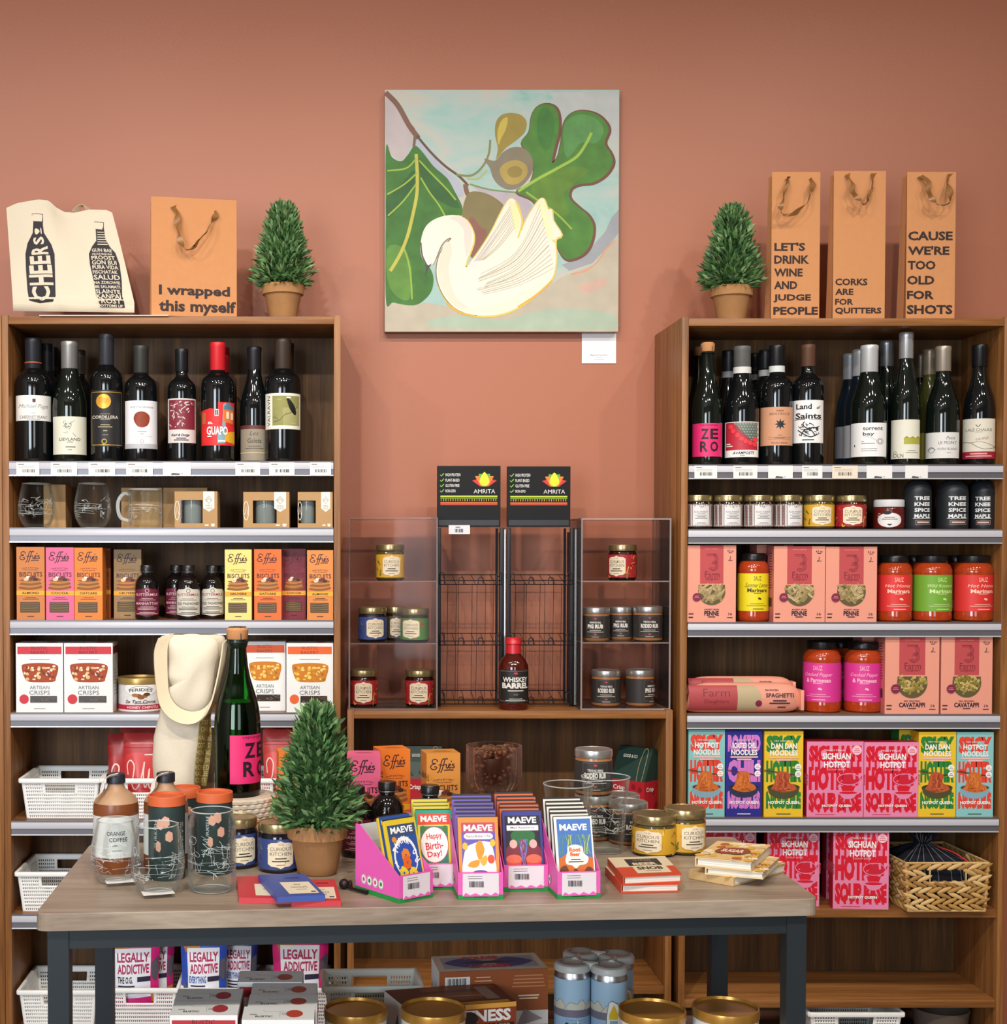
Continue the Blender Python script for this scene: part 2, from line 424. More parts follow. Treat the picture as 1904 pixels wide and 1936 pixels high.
# ------------------------------------------------------------------ shelving units
CHW = C('#c4c3ca', 0.3, 0, 0.5); CHG = C('#6a686e', 0.35, 0.3, 0.5); CHL = C('#e6e6e8', 0.2, 0.4, 0.5); SHELFTOP = WOODX
SHZ = {}
def shelf_unit(key, x0, x1, ztop, shelves, label, cat='shelving unit', ybk=YW - 0.004):
    root = thing('shelving_unit', label, cat, ((x0 + x1) / 2, YF, 0))
    ox = -(x0 + x1) / 2; t = 0.0165; a0, a1 = x0 + ox, x1 + ox; d = ybk - YF
    for p0, p1 in ((a0, a0 + t), (a1 - t, a1)):
        MB().box(p0, p1, 0, d, 0, ztop + 0.003, WOODZ, 0.0012).build('side_panel', root)
    MB().box(a0 + t, a1 - t, 0.001, d, ztop - 0.0185, ztop, WOODX, 0.0008).build('top_panel', root)
    MB().box(a0 + t, a1 - t, YB - YF, YB - YF + 0.006, 0.06, ztop - 0.0185, WOODB).build('back_panel', root)
    MB().box(a0 + t, a1 - t, 0.03, 0.045, 0, 0.07, WOODX).build('kick_board', root)
    for nm, py, lip in shelves:
        z = ZY(py, YF - 0.004); SHZ[key + nm] = z
        if lip:
            sh = MB().box(a0 + t, a1 - t, 0.004, YB - YF, z - 0.018, z, WOODX).build('shelf', root)
            c = MB(); q0, q1 = a0 + t + 0.001, a1 - t - 0.001
            c.box(q0, q1, -0.004, 0.0035, z - 0.004, z, CHG)
            c.box(q0, q1, -0.005, 0.0, z - 0.0195, z - 0.004, CHW, 0.0008)
            c.box(q0, q1, -0.002, 0.0, z - 0.0335, z - 0.0195, CHG)
            c.box(q0, q1, -0.0045, 0.0, z - 0.036, z - 0.0335, CHL)
            c.build('price_channel', sh, label='grey and white plastic price channel')
        else:
            MB().box(a0 + t, a1 - t, 0.003, YB - YF, z - 0.02, z, WOODX, 0.001).build('shelf', root)
    return root
LX0, LX1 = PX(5, YF, 1000), PX(644, YF, 1000); RX0, RX1 = PX(1287.5, YF, 1000), PX(1907.5, YF, 1000)
CX0, CX1 = PX(656.5, YF, 1400), PX(1272, YF, 1400)
LTOP, RTOP = ZY(598, YF), ZY(601.5, YF)
shelf_unit('L', LX0, LX1, LTOP, [('1', 872, 1), ('2', 997.5, 1), ('3', 1172.5, 1), ('4', 1347.5, 1), ('5', 1552, 1), ('6', 1729, 1), ('7', 1957, 0)],
           'tall walnut shelving unit at the left with wine, biscuits and white baskets')
shelf_unit('R', RX0, RX1, RTOP, [('1', 878, 1), ('2', 1000, 1), ('3', 1176.5, 1), ('4', 1350.5, 1), ('5', 1546, 1), ('6', 1721, 0), ('7', 1892, 0), ('8', 1990, 0)],
           'tall walnut shelving unit at the right with wine, jars and noodle boxes')
CTOP = ZY(1344.5, YF)
shelf_unit('C', CX0, CX1, CTOP, [('1', 1597, 0), ('2', 1866, 0)], 'low walnut shelving unit in the middle carrying the clear display cases')
# neighbour unit cut off by the left edge of the view
nx = PX(-2.5, YF, 1000)
n_root = thing('shelving_unit', 'walnut unit edge just showing at the far left border', 'shelving unit', (nx - 0.2, YF, 0))
MB().box(0.1925, 0.209, 0, 0.298, 0, LTOP + 0.003, WOODZ, 0.0012).build('side_panel', n_root)
MB().box(-0.2, 0.1925, 0.001, 0.298, LTOP - 0.0185, LTOP, WOODX).build('top_panel', n_root)
MB().box(-0.2, 0.1925, 0.24, 0.246, 0.06, LTOP - 0.0185, WOODB).build('back_panel', n_root)
for z in (0.4, 0.8, 1.2): MB().box(-0.2, 0.1925, 0.004, 0.24, z, z + 0.018, WOODX).build('shelf', n_root)

# ------------------------------------------------------------------ display table
ZT = 0.73
tbl = thing('display_table', 'grey oak display table with dark metal frame in front of the shelves', 'table', (0.14, 2.42, 0))
def tl(p): return (p.x - 0.14, p.y - 2.42)
c4 = [tl(PZ(65, 1728, ZT)), tl(PZ(1550, 1699, ZT)), tl(PZ(1388, 1582, ZT)), tl(PZ(171.5, 1594, ZT))]
bl, br = Vector(c4[3]), Vector(c4[2])
def rounded(q, r=0.02, n=6):
    out = []
    for i in range(4):
        p = Vector(q[i]); a = (Vector(q[i - 1]) - p).normalized(); b = (Vector(q[(i + 1) % 4]) - p).normalized()
        for k in range(n + 1):
            t = k / n; out.append(tuple((p + a * r) * (1 - t) ** 2 + p * 2 * t * (1 - t) + (p + b * r) * t * t))
    return out
FRAME = C('#262d31', 0.45, 0.15, 0.4, 0, 0.08, 200)
q4 = rounded(c4, 0.022); m = MB()
def inset(q, d): 
    c = sum((Vector(x) for x in q), Vector((0, 0))) / len(q); return [tuple(Vector(x) + (c - Vector(x)).normalized() * d) for x in q]
m.prism(q4, ZT - 0.027, ZT - 0.0015, OAKX); m.add([(*p, ZT - 0.0015) for p in q4] + [(*p, ZT) for p in inset(q4, 0.002)], [tuple(range(28, 56))] + [(i, (i + 1) % 28, 28 + (i + 1) % 28, 28 + i) for i in range(28)], OAKX)
m.build('tabletop', tbl)
ex = (Vector(c4[1]) - Vector(c4[0])); ey = Vector(c4[3]) - Vector(c4[0]); LX_, LY_ = ex.length, ey.length; ex.normalize(); ey.normalize()
o4 = Vector(c4[0])
def obox(mb, u0, u1, w0, w1, z0, z1, mat):
    q = [o4 + ex * u0 + ey * w0, o4 + ex * u1 + ey * w0, o4 + ex * u1 + ey * w1, o4 + ex * u0 + ey * w1]
    return mb.prism([tuple(x) for x in q], z0, z1, mat)
ZA = ZT - 0.0275; lu = 0.017; lw = 0.032; LD = LY_ - 0.03
for u, w in ((lu, 0.012), (LX_ - lu - lw, 0.012), (lu, LD - lw), (LX_ - lu - lw, LD - lw)):
    obox(MB(), u, u + lw, w, w + lw, 0, ZA, FRAME).build('leg', tbl)
for u0, u1, w0, w1 in ((lu + lw, LX_ - lu - lw, 0.0145, 0.039), (lu + lw, LX_ - lu - lw, LD - lw, LD - 0.006), (lu + 0.003, lu + 0.027, 0.044, LD - lw), (LX_ - lu - 0.027, LX_ - lu - 0.003, 0.044, LD - lw)):
    obox(MB(), u0, u1, w0, w1, ZA - 0.031, ZA - 0.0002, FRAME).build('apron', tbl)
ZL = 0.385
obox(MB(), lu + 0.004, LX_ - lu - 0.004, 0.046, LD - 0.003, ZL - 0.025, ZL, OAKX).build('lower_shelf', tbl)

# ------------------------------------------------------------------ painting and card
px_art = Art(1500, 1530)
def q(*pts): return [((x - 145) / 1500, 1 - (y - 95) / 1530) for x, y in pts]
def pr(pts): return q(*pts)
cv, n_, l_, b_ = new_mat('painted_canvas')
tc_ = n_.new('ShaderNodeTexCoord'); mp_ = n_.new('ShaderNodeMapping'); mp_.inputs['Scale'].default_value = (3, 1, 5.5); mp_.inputs['Rotation'].default_value = (0, 0.5, 0)
nz_ = n_.new('ShaderNodeTexNoise'); nz_.inputs['Scale'].default_value = 1.6; nz_.inputs['Detail'].default_value = 9; nz_.inputs['Roughness'].default_value = 0.6; nz_.inputs['Distortion'].default_value = 0.8
r_ = n_.new('ShaderNodeValToRGB'); e_ = r_.color_ramp.elements
e_[0].position, e_[0].color = 0.30, lin('#80aba5'); e_[1].position, e_[1].color = 0.70, lin('#b5afaa')
for p_, h_ in ((0.42, '#96b7af'), (0.52, '#abb7ae'), (0.6, '#b9b3a6')): e_.new(p_).color = lin(h_)
l_.new(tc_.outputs['Object'], mp_.inputs['Vector']); l_.new(mp_.outputs['Vector'], nz_.inputs['Vector']); l_.new(nz_.outputs['Fac'], r_.inputs['Fac']); l_.new(r_.outputs['Color'], b_.inputs['Base Color']); b_.inputs['Roughness'].default_value = 0.5
def pc(h, var=0.16): return C(h, 0.5, 0, 0.3, 0, var, 22, 0.25)
A_ = px_art
A_.bg(cv)
A_.poly(pr([(145, 1440), (300, 1450), (420, 1440), (520, 1460), (800, 1490), (1000, 1450), (1300, 1270), (1400, 1230), (1500, 1190), (1560, 1100), (1645, 1010), (1645, 1625), (145, 1625)]), pc('#b5ab98'), 0)
A_.poly(pr([(420, 1560), (620, 1520), (900, 1550), (1200, 1480), (1560, 1500), (1640, 1560), (1560, 1610), (900, 1610), (500, 1600)]), pc('#a3b29e'), 6)
A_.poly(pr([(1380, 1340), (1480, 1300), (1570, 1290), (1560, 1330), (1450, 1380)]), pc('#c4a392'), 6)
A_.poly(pr([(1645, 850), (1600, 900), (1560, 990), (1480, 1080), (1400, 1160), (1280, 1200), (1330, 1240), (1480, 1190), (1580, 1080), (1645, 1000)]), pc('#96989e'), 0)
A_.stroke(pr([(1340, 1262), (1440, 1235), (1510, 1180), (1560, 1110), (1620, 1050)]), 0.008, pc('#c99775'), 6)
A_.poly(pr([(1200, 110), (1640, 110), (1640, 420), (1590, 400), (1570, 280), (1480, 215), (1330, 215), (1270, 300), (1240, 190)]), pc('#b3b6b3'), 0)
A_.poly(pr([(155, 140), (230, 225), (300, 325), (318, 410), (295, 490), (250, 540), (205, 515), (155, 440)]), pc('#b8abab'), 6)
A_.poly(pr([(340, 400), (420, 470), (520, 590), (620, 670), (650, 760), (600, 760), (520, 650), (420, 540), (350, 470)]), pc('#a8adb8'), 6)
A_.poly(pr([(700, 700), (800, 715), (960, 745), (1060, 790), (1090, 860), (1040, 960), (960, 1000), (880, 830)]), pc('#b0a5ad'), 6)
# leaf at the left
LEAF, LEAFD, LEAFL = pc('#3b6d28', 0.5), pc('#2c5a26', 0.5), pc('#578432', 0.5)
A_.poly(pr([(152, 455), (190, 520), (250, 545), (295, 500), (335, 448), (380, 480), (455, 575), (545, 655), (595, 740), (640, 830), (635, 890), (565, 885), (500, 905), (440, 950), (400, 1020), (372, 1080), (385, 1160), (440, 1230), (458, 1300), (438, 1380), (370, 1445), (300, 1458), (200, 1440), (152, 1425), (150, 900)]), LEAF, 6)
A_.poly(pr([(355, 520), (450, 640), (520, 700), (600, 790), (625, 840), (560, 830), (450, 760), (380, 650)]), LEAFD, 6)
A_.poly(pr([(160, 1100), (240, 1080), (300, 1150), (320, 1300), (300, 1420), (220, 1400), (165, 1300)]), LEAFL, 6)
A_.poly(pr([(160, 760), (250, 690), (330, 600), (330, 700), (240, 830), (160, 900)]), LEAFD, 6)
YV, YV2 = pc('#b9b14a', 0.15), pc('#8faa3a', 0.15)
A_.stroke(pr([(345, 500), (352, 620), (350, 750), (325, 880), (290, 1020), (240, 1140), (180, 1240)]), 0.014, YV, 6)
for s_ in ([(345, 530), (280, 590), (160, 605)], [(350, 620), (270, 690), (160, 755)], [(345, 690), (260, 800), (165, 890)], [(365, 540), (440, 620), (540, 720), (600, 790)], [(375, 650), (430, 740), (490, 820), (530, 890)], [(270, 1100), (300, 1200), (315, 1320), (320, 1420)]):
    A_.stroke(pr(s_), 0.007, YV2, 6)
# branch, fig leaf, figs
BR, BRD = pc('#7a5646'), pc('#5d4337')
A_.stroke(pr([(148, 112), (225, 190), (300, 320), (360, 400)]), 0.022, BR, 6); A_.stroke(pr([(300, 310), (335, 360), (330, 455)]), 0.012, BR, 6)
A_.stroke(pr([(350, 385), (440, 490), (530, 575), (620, 640), (680, 700)]), 0.010, BRD, 6)
A_.stroke(pr([(660, 690), (670, 740), (690, 770)]), 0.02, BR, 4)
A_.stroke(pr([(600, 630), (700, 635), (770, 580), (810, 500), (820, 410)]), 0.009, pc('#7e7a48'), 6)
A_.stroke(pr([(670, 655), (740, 655), (800, 600)]), 0.008, pc('#a8aa6a'), 6)
FL = [(985, 738), (1060, 700), (1092, 640), (1097, 570), (1070, 500), (1020, 430), (1068, 360), (1084, 260), (1120, 203), (1180, 185), (1235, 207), (1258, 270), (1255, 370), (1232, 460), (1213, 555), (1252, 515), (1273, 420), (1288, 310), (1330, 250), (1400, 228), (1490, 245), (1552, 292), (1578, 350), (1552, 430), (1592, 500), (1604, 560), (1560, 630), (1480, 678), (1390, 690), (1335, 720), (1330, 780), (1390, 840), (1450, 890), (1482, 960), (1467, 1060), (1420, 1130), (1340, 1165), (1290, 1150), (1240, 1060), (1160, 900), (1090, 790)]
A_.stroke(pr([(x + 6, y + 4) for x, y in FL]), 0.016, pc('#6b4436'), 4, True)
A_.poly(pr(FL), pc('#487a2e', 0.5), 4)
A_.poly(pr([(1300, 300), (1400, 250), (1500, 280), (1545, 350), (1500, 430), (1400, 430), (1320, 520), (1290, 450)]), pc('#548a49', 0.45), 6)
A_.poly(pr([(1130, 230), (1190, 215), (1230, 290), (1215, 420), (1170, 480), (1120, 380)]), pc('#39722d', 0.45), 6)
A_.poly(pr([(1080, 720), (1200, 620), (1330, 580), (1450, 600), (1380, 670), (1290, 760), (1330, 880), (1220, 860)]), pc('#587d28', 0.45), 6)
A_.stroke(pr([(1000, 735), (1120, 660), (1250, 590), (1370, 520), (1430, 440), (1468, 365)]), 0.012, pc('#93b545', 0.15), 6)
A_.stroke(pr([(1050, 740), (1150, 810), (1250, 880), (1345, 975)]), 0.008, pc('#8faa3a', 0.15), 6)
A_.stroke(pr([(690, 690), (820, 725), (980, 742)]), 0.006, pc('#6d8a4a'), 6)
FIG, FIGD = pc('#948138', 0.2), pc('#7c7048', 0.2)
A_.poly(pr([(858, 530), (868, 460), (850, 380), (856, 300), (890, 255), (950, 240), (1018, 255), (1052, 300), (1040, 362), (990, 410), (920, 462), (880, 508)]), FIG, 5)
A_.poly(pr([(872, 440), (866, 360), (890, 290), (930, 270), (920, 340), (890, 400)]), pc('#bda84a', 0.1), 5)
A_.poly(pr([(782, 530), (850, 542), (900, 490), (960, 458), (1030, 462), (1080, 510), (1095, 580), (1070, 650), (1010, 710), (940, 725), (880, 700), (838, 650), (818, 590)]), pc('#7f7560', 0.2), 5)
A_.poly(pr([(880, 600), (930, 550), (1000, 540), (1055, 580), (1050, 640), (990, 690), (920, 680)]), pc('#a8914a', 0.2), 5)
A_.poly(pr([(930, 600), (980, 575), (1025, 600), (1010, 640), (950, 645)]), pc('#8c7a3c', 0.2), 5)
A_.poly(pr([(690, 742), (760, 740), (840, 770), (912, 832), (900, 890), (850, 965), (780, 1060), (720, 1150), (690, 1135), (665, 1000), (640, 900), (655, 800)]), FIGD, 5)
A_.poly(pr([(690, 900), (760, 960), (800, 1000), (720, 1140), (690, 1120)]), pc('#86584c', 0.2), 5)
SW = [(405, 1200), (382, 1110), (376, 1050), (400, 970), (450, 920), (530, 890), (610, 888), (670, 920), (710, 990), (715, 1050), (696, 1110), (672, 1170), (664, 1215), (690, 1195), (760, 1100), (830, 990), (880, 890), (930, 800), (965, 783), (1000, 830), (1022, 920), (1012, 1000), (1050, 920), (1090, 850), (1135, 790), (1165, 785), (1190, 850), (1215, 850), (1225, 920), (1280, 1010), (1240, 1040), (1245, 1150), (1232, 1250), (1200, 1310), (1100, 1400), (1000, 1470), (880, 1515), (740, 1522), (620, 1490), (540, 1420), (492, 1330), (477, 1240), (492, 1150), (530, 1080), (572, 1035), (548, 1035), (508, 1075), (480, 1140), (452, 1200)]
A_.stroke(pr([(x, y + 4) for x, y in SW[6:-8]]), 0.012, pc('#d8bf62', 0.1), 3)
A_.stroke(pr(SW[-12:]), 0.008, pc('#7a6a4e', 0.1), 3)
A_.poly(pr(SW), pc('#e6dfd0', 0.05), 3)
A_.poly(pr([(520, 1080), (560, 1060), (575, 1120), (555, 1250), (600, 1400), (700, 1490), (620, 1480), (545, 1415), (500, 1330), (485, 1240)]), pc('#e3d3bf', 0.06), 5)
A_.poly(pr([(400, 1185), (425, 1205), (450, 1190), (425, 1225), (403, 1272), (410, 1220)]), pc('#4a4048'), 0)
A_.stroke(pr([(376, 1060), (385, 1140), (415, 1205)]), 0.006, pc('#5b4a4a'), 4)
for s_, m_ in (([(985, 800), (1025, 920), (1000, 1030)], '#dcc35a'), ([(1160, 800), (1180, 880), (1195, 980), (1235, 1060)], '#dcc35a'), ([(1220, 1300), (1120, 1390), (1000, 1470)], '#d6a93c'), ([(540, 1440), (620, 1500), (720, 1525)], '#d6a93c')):
    A_.stroke(pr(s_), 0.008, pc(m_, 0.1), 6)
for s_, h_ in (([(560, 900), (640, 900), (695, 960), (700, 1060), (670, 1150), (655, 1060), (650, 980), (610, 930)], '#e0cfc4'), ([(400, 1000), (450, 960), (520, 990), (500, 1040), (460, 1110), (440, 1170), (405, 1130)], '#dfe3d2'), ([(940, 800), (990, 830), (1010, 920), (985, 1000), (960, 900)], '#eadfa8'), ([(1120, 820), (1170, 800), (1200, 900), (1230, 1040), (1180, 1000), (1150, 900)], '#ebe2b4'), ([(640, 1490), (900, 1500), (1080, 1390), (1210, 1280), (1100, 1340), (900, 1440), (740, 1460)], '#e6dcc8'), ([(690, 1190), (760, 1110), (830, 1010), (860, 1010), (800, 1120), (720, 1210)], '#ddd6d6')):
    A_.poly(pr(s_), pc(h_, 0.06), 5)
rr = random.Random(4)
for i in range(9):
    t = i / 8; x1, y1 = 950 + 30 * t, 830 + 130 * t; x0, y0 = 720 + 60 * t, 1180 - 10 * t
    A_.stroke(pr([(x0, y0), ((x0 + x1) / 2 + rr.uniform(-15, 5), (y0 + y1) / 2 + 20), (x1, y1)]), 0.0022, pc('#b3a78a'), 5)
for i in range(15):
    t = i / 14; x1, y1 = 1140 + 90 * t, 820 + 400 * t; x0, y0 = 760 - 30 * t, 1260 + 130 * t
    A_.stroke(pr([(x0 + rr.uniform(-20, 60), y0), ((x0 + x1) / 2 + 40, (y0 + y1) / 2 + 60 * (1 - t) + 20), (x1, y1)]), 0.002 if i % 3 else 0.0032, pc('#a89d88' if i % 2 else '#c9bfa8'), 5)
YP = YW - 0.036
p0, p1 = P(727.5, 627, YP), P(1171, 170, YP); pw, ph = p1.x - p0.x, p1.z - p0.z
pt = thing('painting', 'square unframed painting of a white swan with figs and green leaves', 'painting', ((p0.x + p1.x) / 2, YP, p0.z))
MB().box(-pw / 2, pw / 2, 0, 0.034, 0, ph, C('#9a8873', 0.7), 0.0015).build('stretcher', pt)
A_.w, A_.h = pw, ph
A_.items = [([(x * pw / 1500, y * ph / 1530) for x, y in v], f, m) for v, f, m in A_.items]
MB().art(A_, front(pw), step=0.00003).build('canvas', pt)
p0, p1 = P(1100, 687, YW - 0.003), P(1165, 630, YW - 0.003)
ca = Art(p1.x - p0.x, p1.z - p0.z); ca.bg(C('#e9e7ea', 0.6)); ca.text('Magnolia Perspectives', 0.5, 0.27, 0.5, 0.045, INK, 0.01); ca.lines(0.33, 0.67, 0.19, 2, 0.07, C('#b9b7b9'), 0.012)
tag(MB().box(-ca.w / 2, ca.w / 2, 0.0003, 0.0015, 0, ca.h, C('#e9e7ea', 0.6)).art(ca, front(ca.w)).build('wall_card', None, ((p0.x + p1.x) / 2, YW - 0.003, p0.z)), 'small white card on the wall under the painting\'s lower right corner', 'card')
# ------------------------------------------------------------------ wine bottles
BPROF = {
 'bord': [(0.62, 1), (0.655, 0.985), (0.685, 0.93), (0.71, 0.80), (0.73, 0.62), (0.75, 0.47), (0.775, 0.41), (0.82, 0.385)],
 'burg': [(0.42, 1), (0.47, 0.985), (0.53, 0.92), (0.59, 0.80), (0.64, 0.66), (0.69, 0.54), (0.74, 0.46), (0.80, 0.41)],
 'slim': [(0.46, 1), (0.52, 0.97), (0.58, 0.87), (0.64, 0.73), (0.70, 0.60), (0.76, 0.51), (0.82, 0.45), (0.87, 0.42)],
 'cava': [(0.40, 1), (0.46, 0.985), (0.52, 0.93), (0.58, 0.83), (0.64, 0.69), (0.70, 0.56), (0.77, 0.46), (0.85, 0.40), (0.905, 0.38)]}
def bottle_parts(H, r, kind, glass, cap, z_cap, art=None, zl=(0, 0), rot=0.0, band=None, cork=False, label_w=2.5):
    nk = {'bord': 0.385, 'burg': 0.40, 'slim': 0.42, 'cava': 0.36}[kind]; k = r / 0.0375
    b = MB(); top = H - 0.001
    pr = [(0, 0.006), (r * 0.8, 0.0), (r * 0.96, 0.003), (r, 0.009)] + [(r * f, H * t) for t, f in BPROF[kind]]
    pr += [(nk * r, H * 0.945), (nk * r * 1.13, H * 0.948), (nk * r * 1.13, H * 0.985), (nk * r, H - 0.004), (0, H - 0.004)]
    b.lathe(pr, glass, 36); parts = [('glass_body', b)]
    rn = nk * r * 1.15 + 0.0006
    c = MB()
    if cork:
        c.lathe([(rn * 0.98, H * 0.925), (rn * 1.05, H * 0.93), (rn * 1.12, H - 0.004), (rn * 0.9, H), (0, H)], C('#c38a5a', 0.7, 0, 0.2, 0, 0.15, 300), 20)
        for a in range(4):
            x, y = rn * 1.16 * cos(a * pi / 2 + 0.4), rn * 1.16 * sin(a * pi / 2 + 0.4)
            c.tube([(x * 0.9, y * 0.9, H * 0.915), (x, y, H * 0.95), (x * 0.75, y * 0.75, H + 0.0015)], 0.0007, BLACK, 6)
        c.lathe([(rn * 0.85, H), (rn * 0.8, H + 0.0012), (0, H + 0.0018)], C('#3a2a22', 0.4, 0.5), 18)
        c.tube([(rn * 1.08 * cos(t * pi / 12), rn * 1.08 * sin(t * pi / 12), H * 0.912) for t in range(24)], 0.001, BLACK, 6, True)
        parts.append(('cork_and_wire', c))
    elif cap is not None:
        c.lathe([(rn * 0.985, z_cap), (rn * 1.0, z_cap + 0.0005), (rn, H - 0.012), (rn * 1.03, H - 0.0105), (rn * 1.03, H - 0.003), (rn * 0.97, H - 0.0005), (0, H)], cap, 24)
        parts.append(('capsule', c))
    if band:
        z0, z1, mt = band; f = MB(); f.lathe([(rn + 0.0006, z0), (rn + 0.0012, z0), (rn + 0.0012, z1), (rn + 0.0006, z1)], mt, 24); parts.append(('neck_band', f))
    if art is not None:
        W_ = 2 * 0.955 * r; A = Art(W_, zl[1] - zl[0]); art(A); cf = cyl(r, rot, zl[0])      # drawn as seen from the front, unrolled onto the glass
        l = MB(); l.art(A, lambda u, v, n: cf(r * math.asin(max(-0.999, min(0.999, (u - W_ / 2) / r))), v, n), du=0.0025); parts.append(('label', l))
    return parts
def put_parts(parts, root):
    for t in parts:
        o = t[1].build(t[0], root)
        if len(t) > 2: put_parts(t[2], o)
def bottle(shelf, label, x0, x1, top, kind, glass, cap=None, capb=0, art=None, lab=(0, 0), dy=0.0, rot=0.0, band=None, cork=False, label_w=2.5, group='wine bottles on the top shelves', name='wine_bottle', cat='wine bottle'):
    z = SHZ[shelf]; Y0 = YF + 0.022 + dy; r = (x1 - x0) / 2 / S(Y0); Yc = Y0 + r; r = (x1 - x0) / 2 / S(Yc)
    H = ZY(top, Yc) - z; o = thing(name, label, cat, (PX((x0 + x1) / 2, Yc, 800), Yc, z), 0, group)
    zz = lambda py: ZY(py, Yc - r) - z
    bd = (zz(band[1]), zz(band[0]), band[2]) if band else None
    put_parts(bottle_parts(H, r, kind, glass, cap, zz(capb) if capb else 0, art, (zz(lab[1]), zz(lab[0])) if art else (0, 0), rot - atan2(o.location.x, Yc), bd, cork, label_w), o)
    return o
OFFW = C('#e6e4de', 0.55); IVORY = C('#dcdac8', 0.55); GREYT = C('#8d8b88', 0.6); PRED = C('#a3272f', 0.5)
def a1(A):
    A.bg(OFFW); A.rect(0.47, 0.72, 0.56, 0.86, C('#5b2a2c')); A.text('Michael Page', 0.5, 0.55, 0.82, 0.2, C('#6d6a6a'), -0.008, 0, 0.35)
    A.text('2021', 0.5, 0.3, 0.1, 0.06, GREYT); A.text('CABERNET FRANC', 0.5, 0.14, 0.78, 0.12, C('#5c5a5a'), 0.0); A.lines(0.2, 0.8, 0.04, 1, 0.1, GREYT, 0.02)
def a2(A):
    A.bg(IVORY); k = C('#5b5c54')
    for i in range(16):
        r = random.Random(i); x, y = 0.45 + r.uniform(-0.12, 0.14), 0.72 + r.uniform(-0.15, 0.15)
        A.stroke([(x, y), (x + r.uniform(-.07, .07), y + r.uniform(-.06, .06)), (x + r.uniform(-.1, .1), y + r.uniform(-.1, .1))], 0.009, k, 4)
    A.text('LIEVLAND', 0.5, 0.40, 0.62, 0.075, k); A.lines(0.36, 0.64, 0.32, 1, 0.1, GREYT, 0.014); A.lines(0.28, 0.75, 0.19, 1, 0.05, k, 0.02); A.lines(0.4, 0.6, 0.12, 1, 0.05, GREYT, 0.012)
def a3(A):
    A.bg(C('#1e1d1f', 0.5)); g = C('#c79a3f', 0.35, 0.5); A.circ(0.4, 0.8, 0.23, C('#e0a63a', 0.35, 0.4), 30)
    for i in range(5): A.stroke([(0.24, 0.76 + i * 0.025), (0.36, 0.79 + i * 0.02), (0.45, 0.765 + i * 0.02), (0.57, 0.79 + i * 0.015)], 0.014, C('#b57f25'), 4)
    A.rect(0.05, 0.955, 0.95, 0.97, g); A.rect(0.05, 0.02, 0.95, 0.035, g); A.rect(0.04, 0.03, 0.05, 0.96, g); A.rect(0.95, 0.03, 0.96, 0.96, g)
    A.text('CORDILLERA', 0.45, 0.52, 0.78, 0.055, C('#d8d2c4'), 0.01); A.lines(0.2, 0.7, 0.57, 1, 0.03, C('#a7936a'), 0.008); A.lines(0.2, 0.7, 0.47, 1, 0.03, C('#a7936a'), 0.008)
    A.lines(0.22, 0.68, 0.375, 2, 0.035, C('#c2b492'), 0.012); A.lines(0.35, 0.55, 0.27, 1, 0.03, C('#c2b492'), 0.014); A.lines(0.3, 0.6, 0.2, 1, 0.03, C('#8c8271'), 0.01); A.ring(0.42, 0.09, 0.07, 0.02, g, 16)
def a4(A):
    A.bg(C('#e7e6ea', 0.55)); A.text('WE DAGEMINE', 0.52, 0.86, 0.72, 0.035, C('#55535a'), 0.0); A.poly([(0.27, 0.6), (0.3, 0.71), (0.42, 0.765), (0.6, 0.765), (0.74, 0.7), (0.76, 0.6), (0.7, 0.49), (0.55, 0.44), (0.38, 0.47)], C('#8a3a22', 0.5, 0, 0.3, 0, 0.3, 90), 5)
    A.lines(0.3, 0.75, 0.35, 1, 0.04, C('#7d7b80'), 0.01); A.lines(0.45, 0.6, 0.30, 1, 0.04, GREYT, 0.014); A.rect(0.2, 0.255, 0.84, 0.258, GREYT); A.ring(0.52, 0.15, 0.05, 0.012, GREYT, 16); A.rect(0, 0, 1, 0.1, C('#b8b7bd'))
def a5(A):
    A.bg(C('#d8cfcb', 0.55)); R = C('#7c2434'); A.rect(0.04, 0.3, 0.96, 0.97, R); r = random.Random(5)
    for i in range(46):
        x, y = r.uniform(0.12, 0.88), r.uniform(0.34, 0.93); m_ = C('#d8cfcb', 0.55) if i % 3 else C('#a9545f')
        if x > 0.62 and y < 0.7 and i % 2: continue
        A.stroke([(x, y), (x + r.uniform(-.08, .08), y + r.uniform(-.05, .05)), (x + r.uniform(-.12, .12), y + r.uniform(-.07, .07))], 0.022, m_, 4)
    A.text('Karl & Durga', 0.45, 0.17, 0.62, 0.07, INK, 0.02, 0, 0.3); A.lines(0.2, 0.75, 0.095, 2, 0.04, C('#57484a'), 0.02)
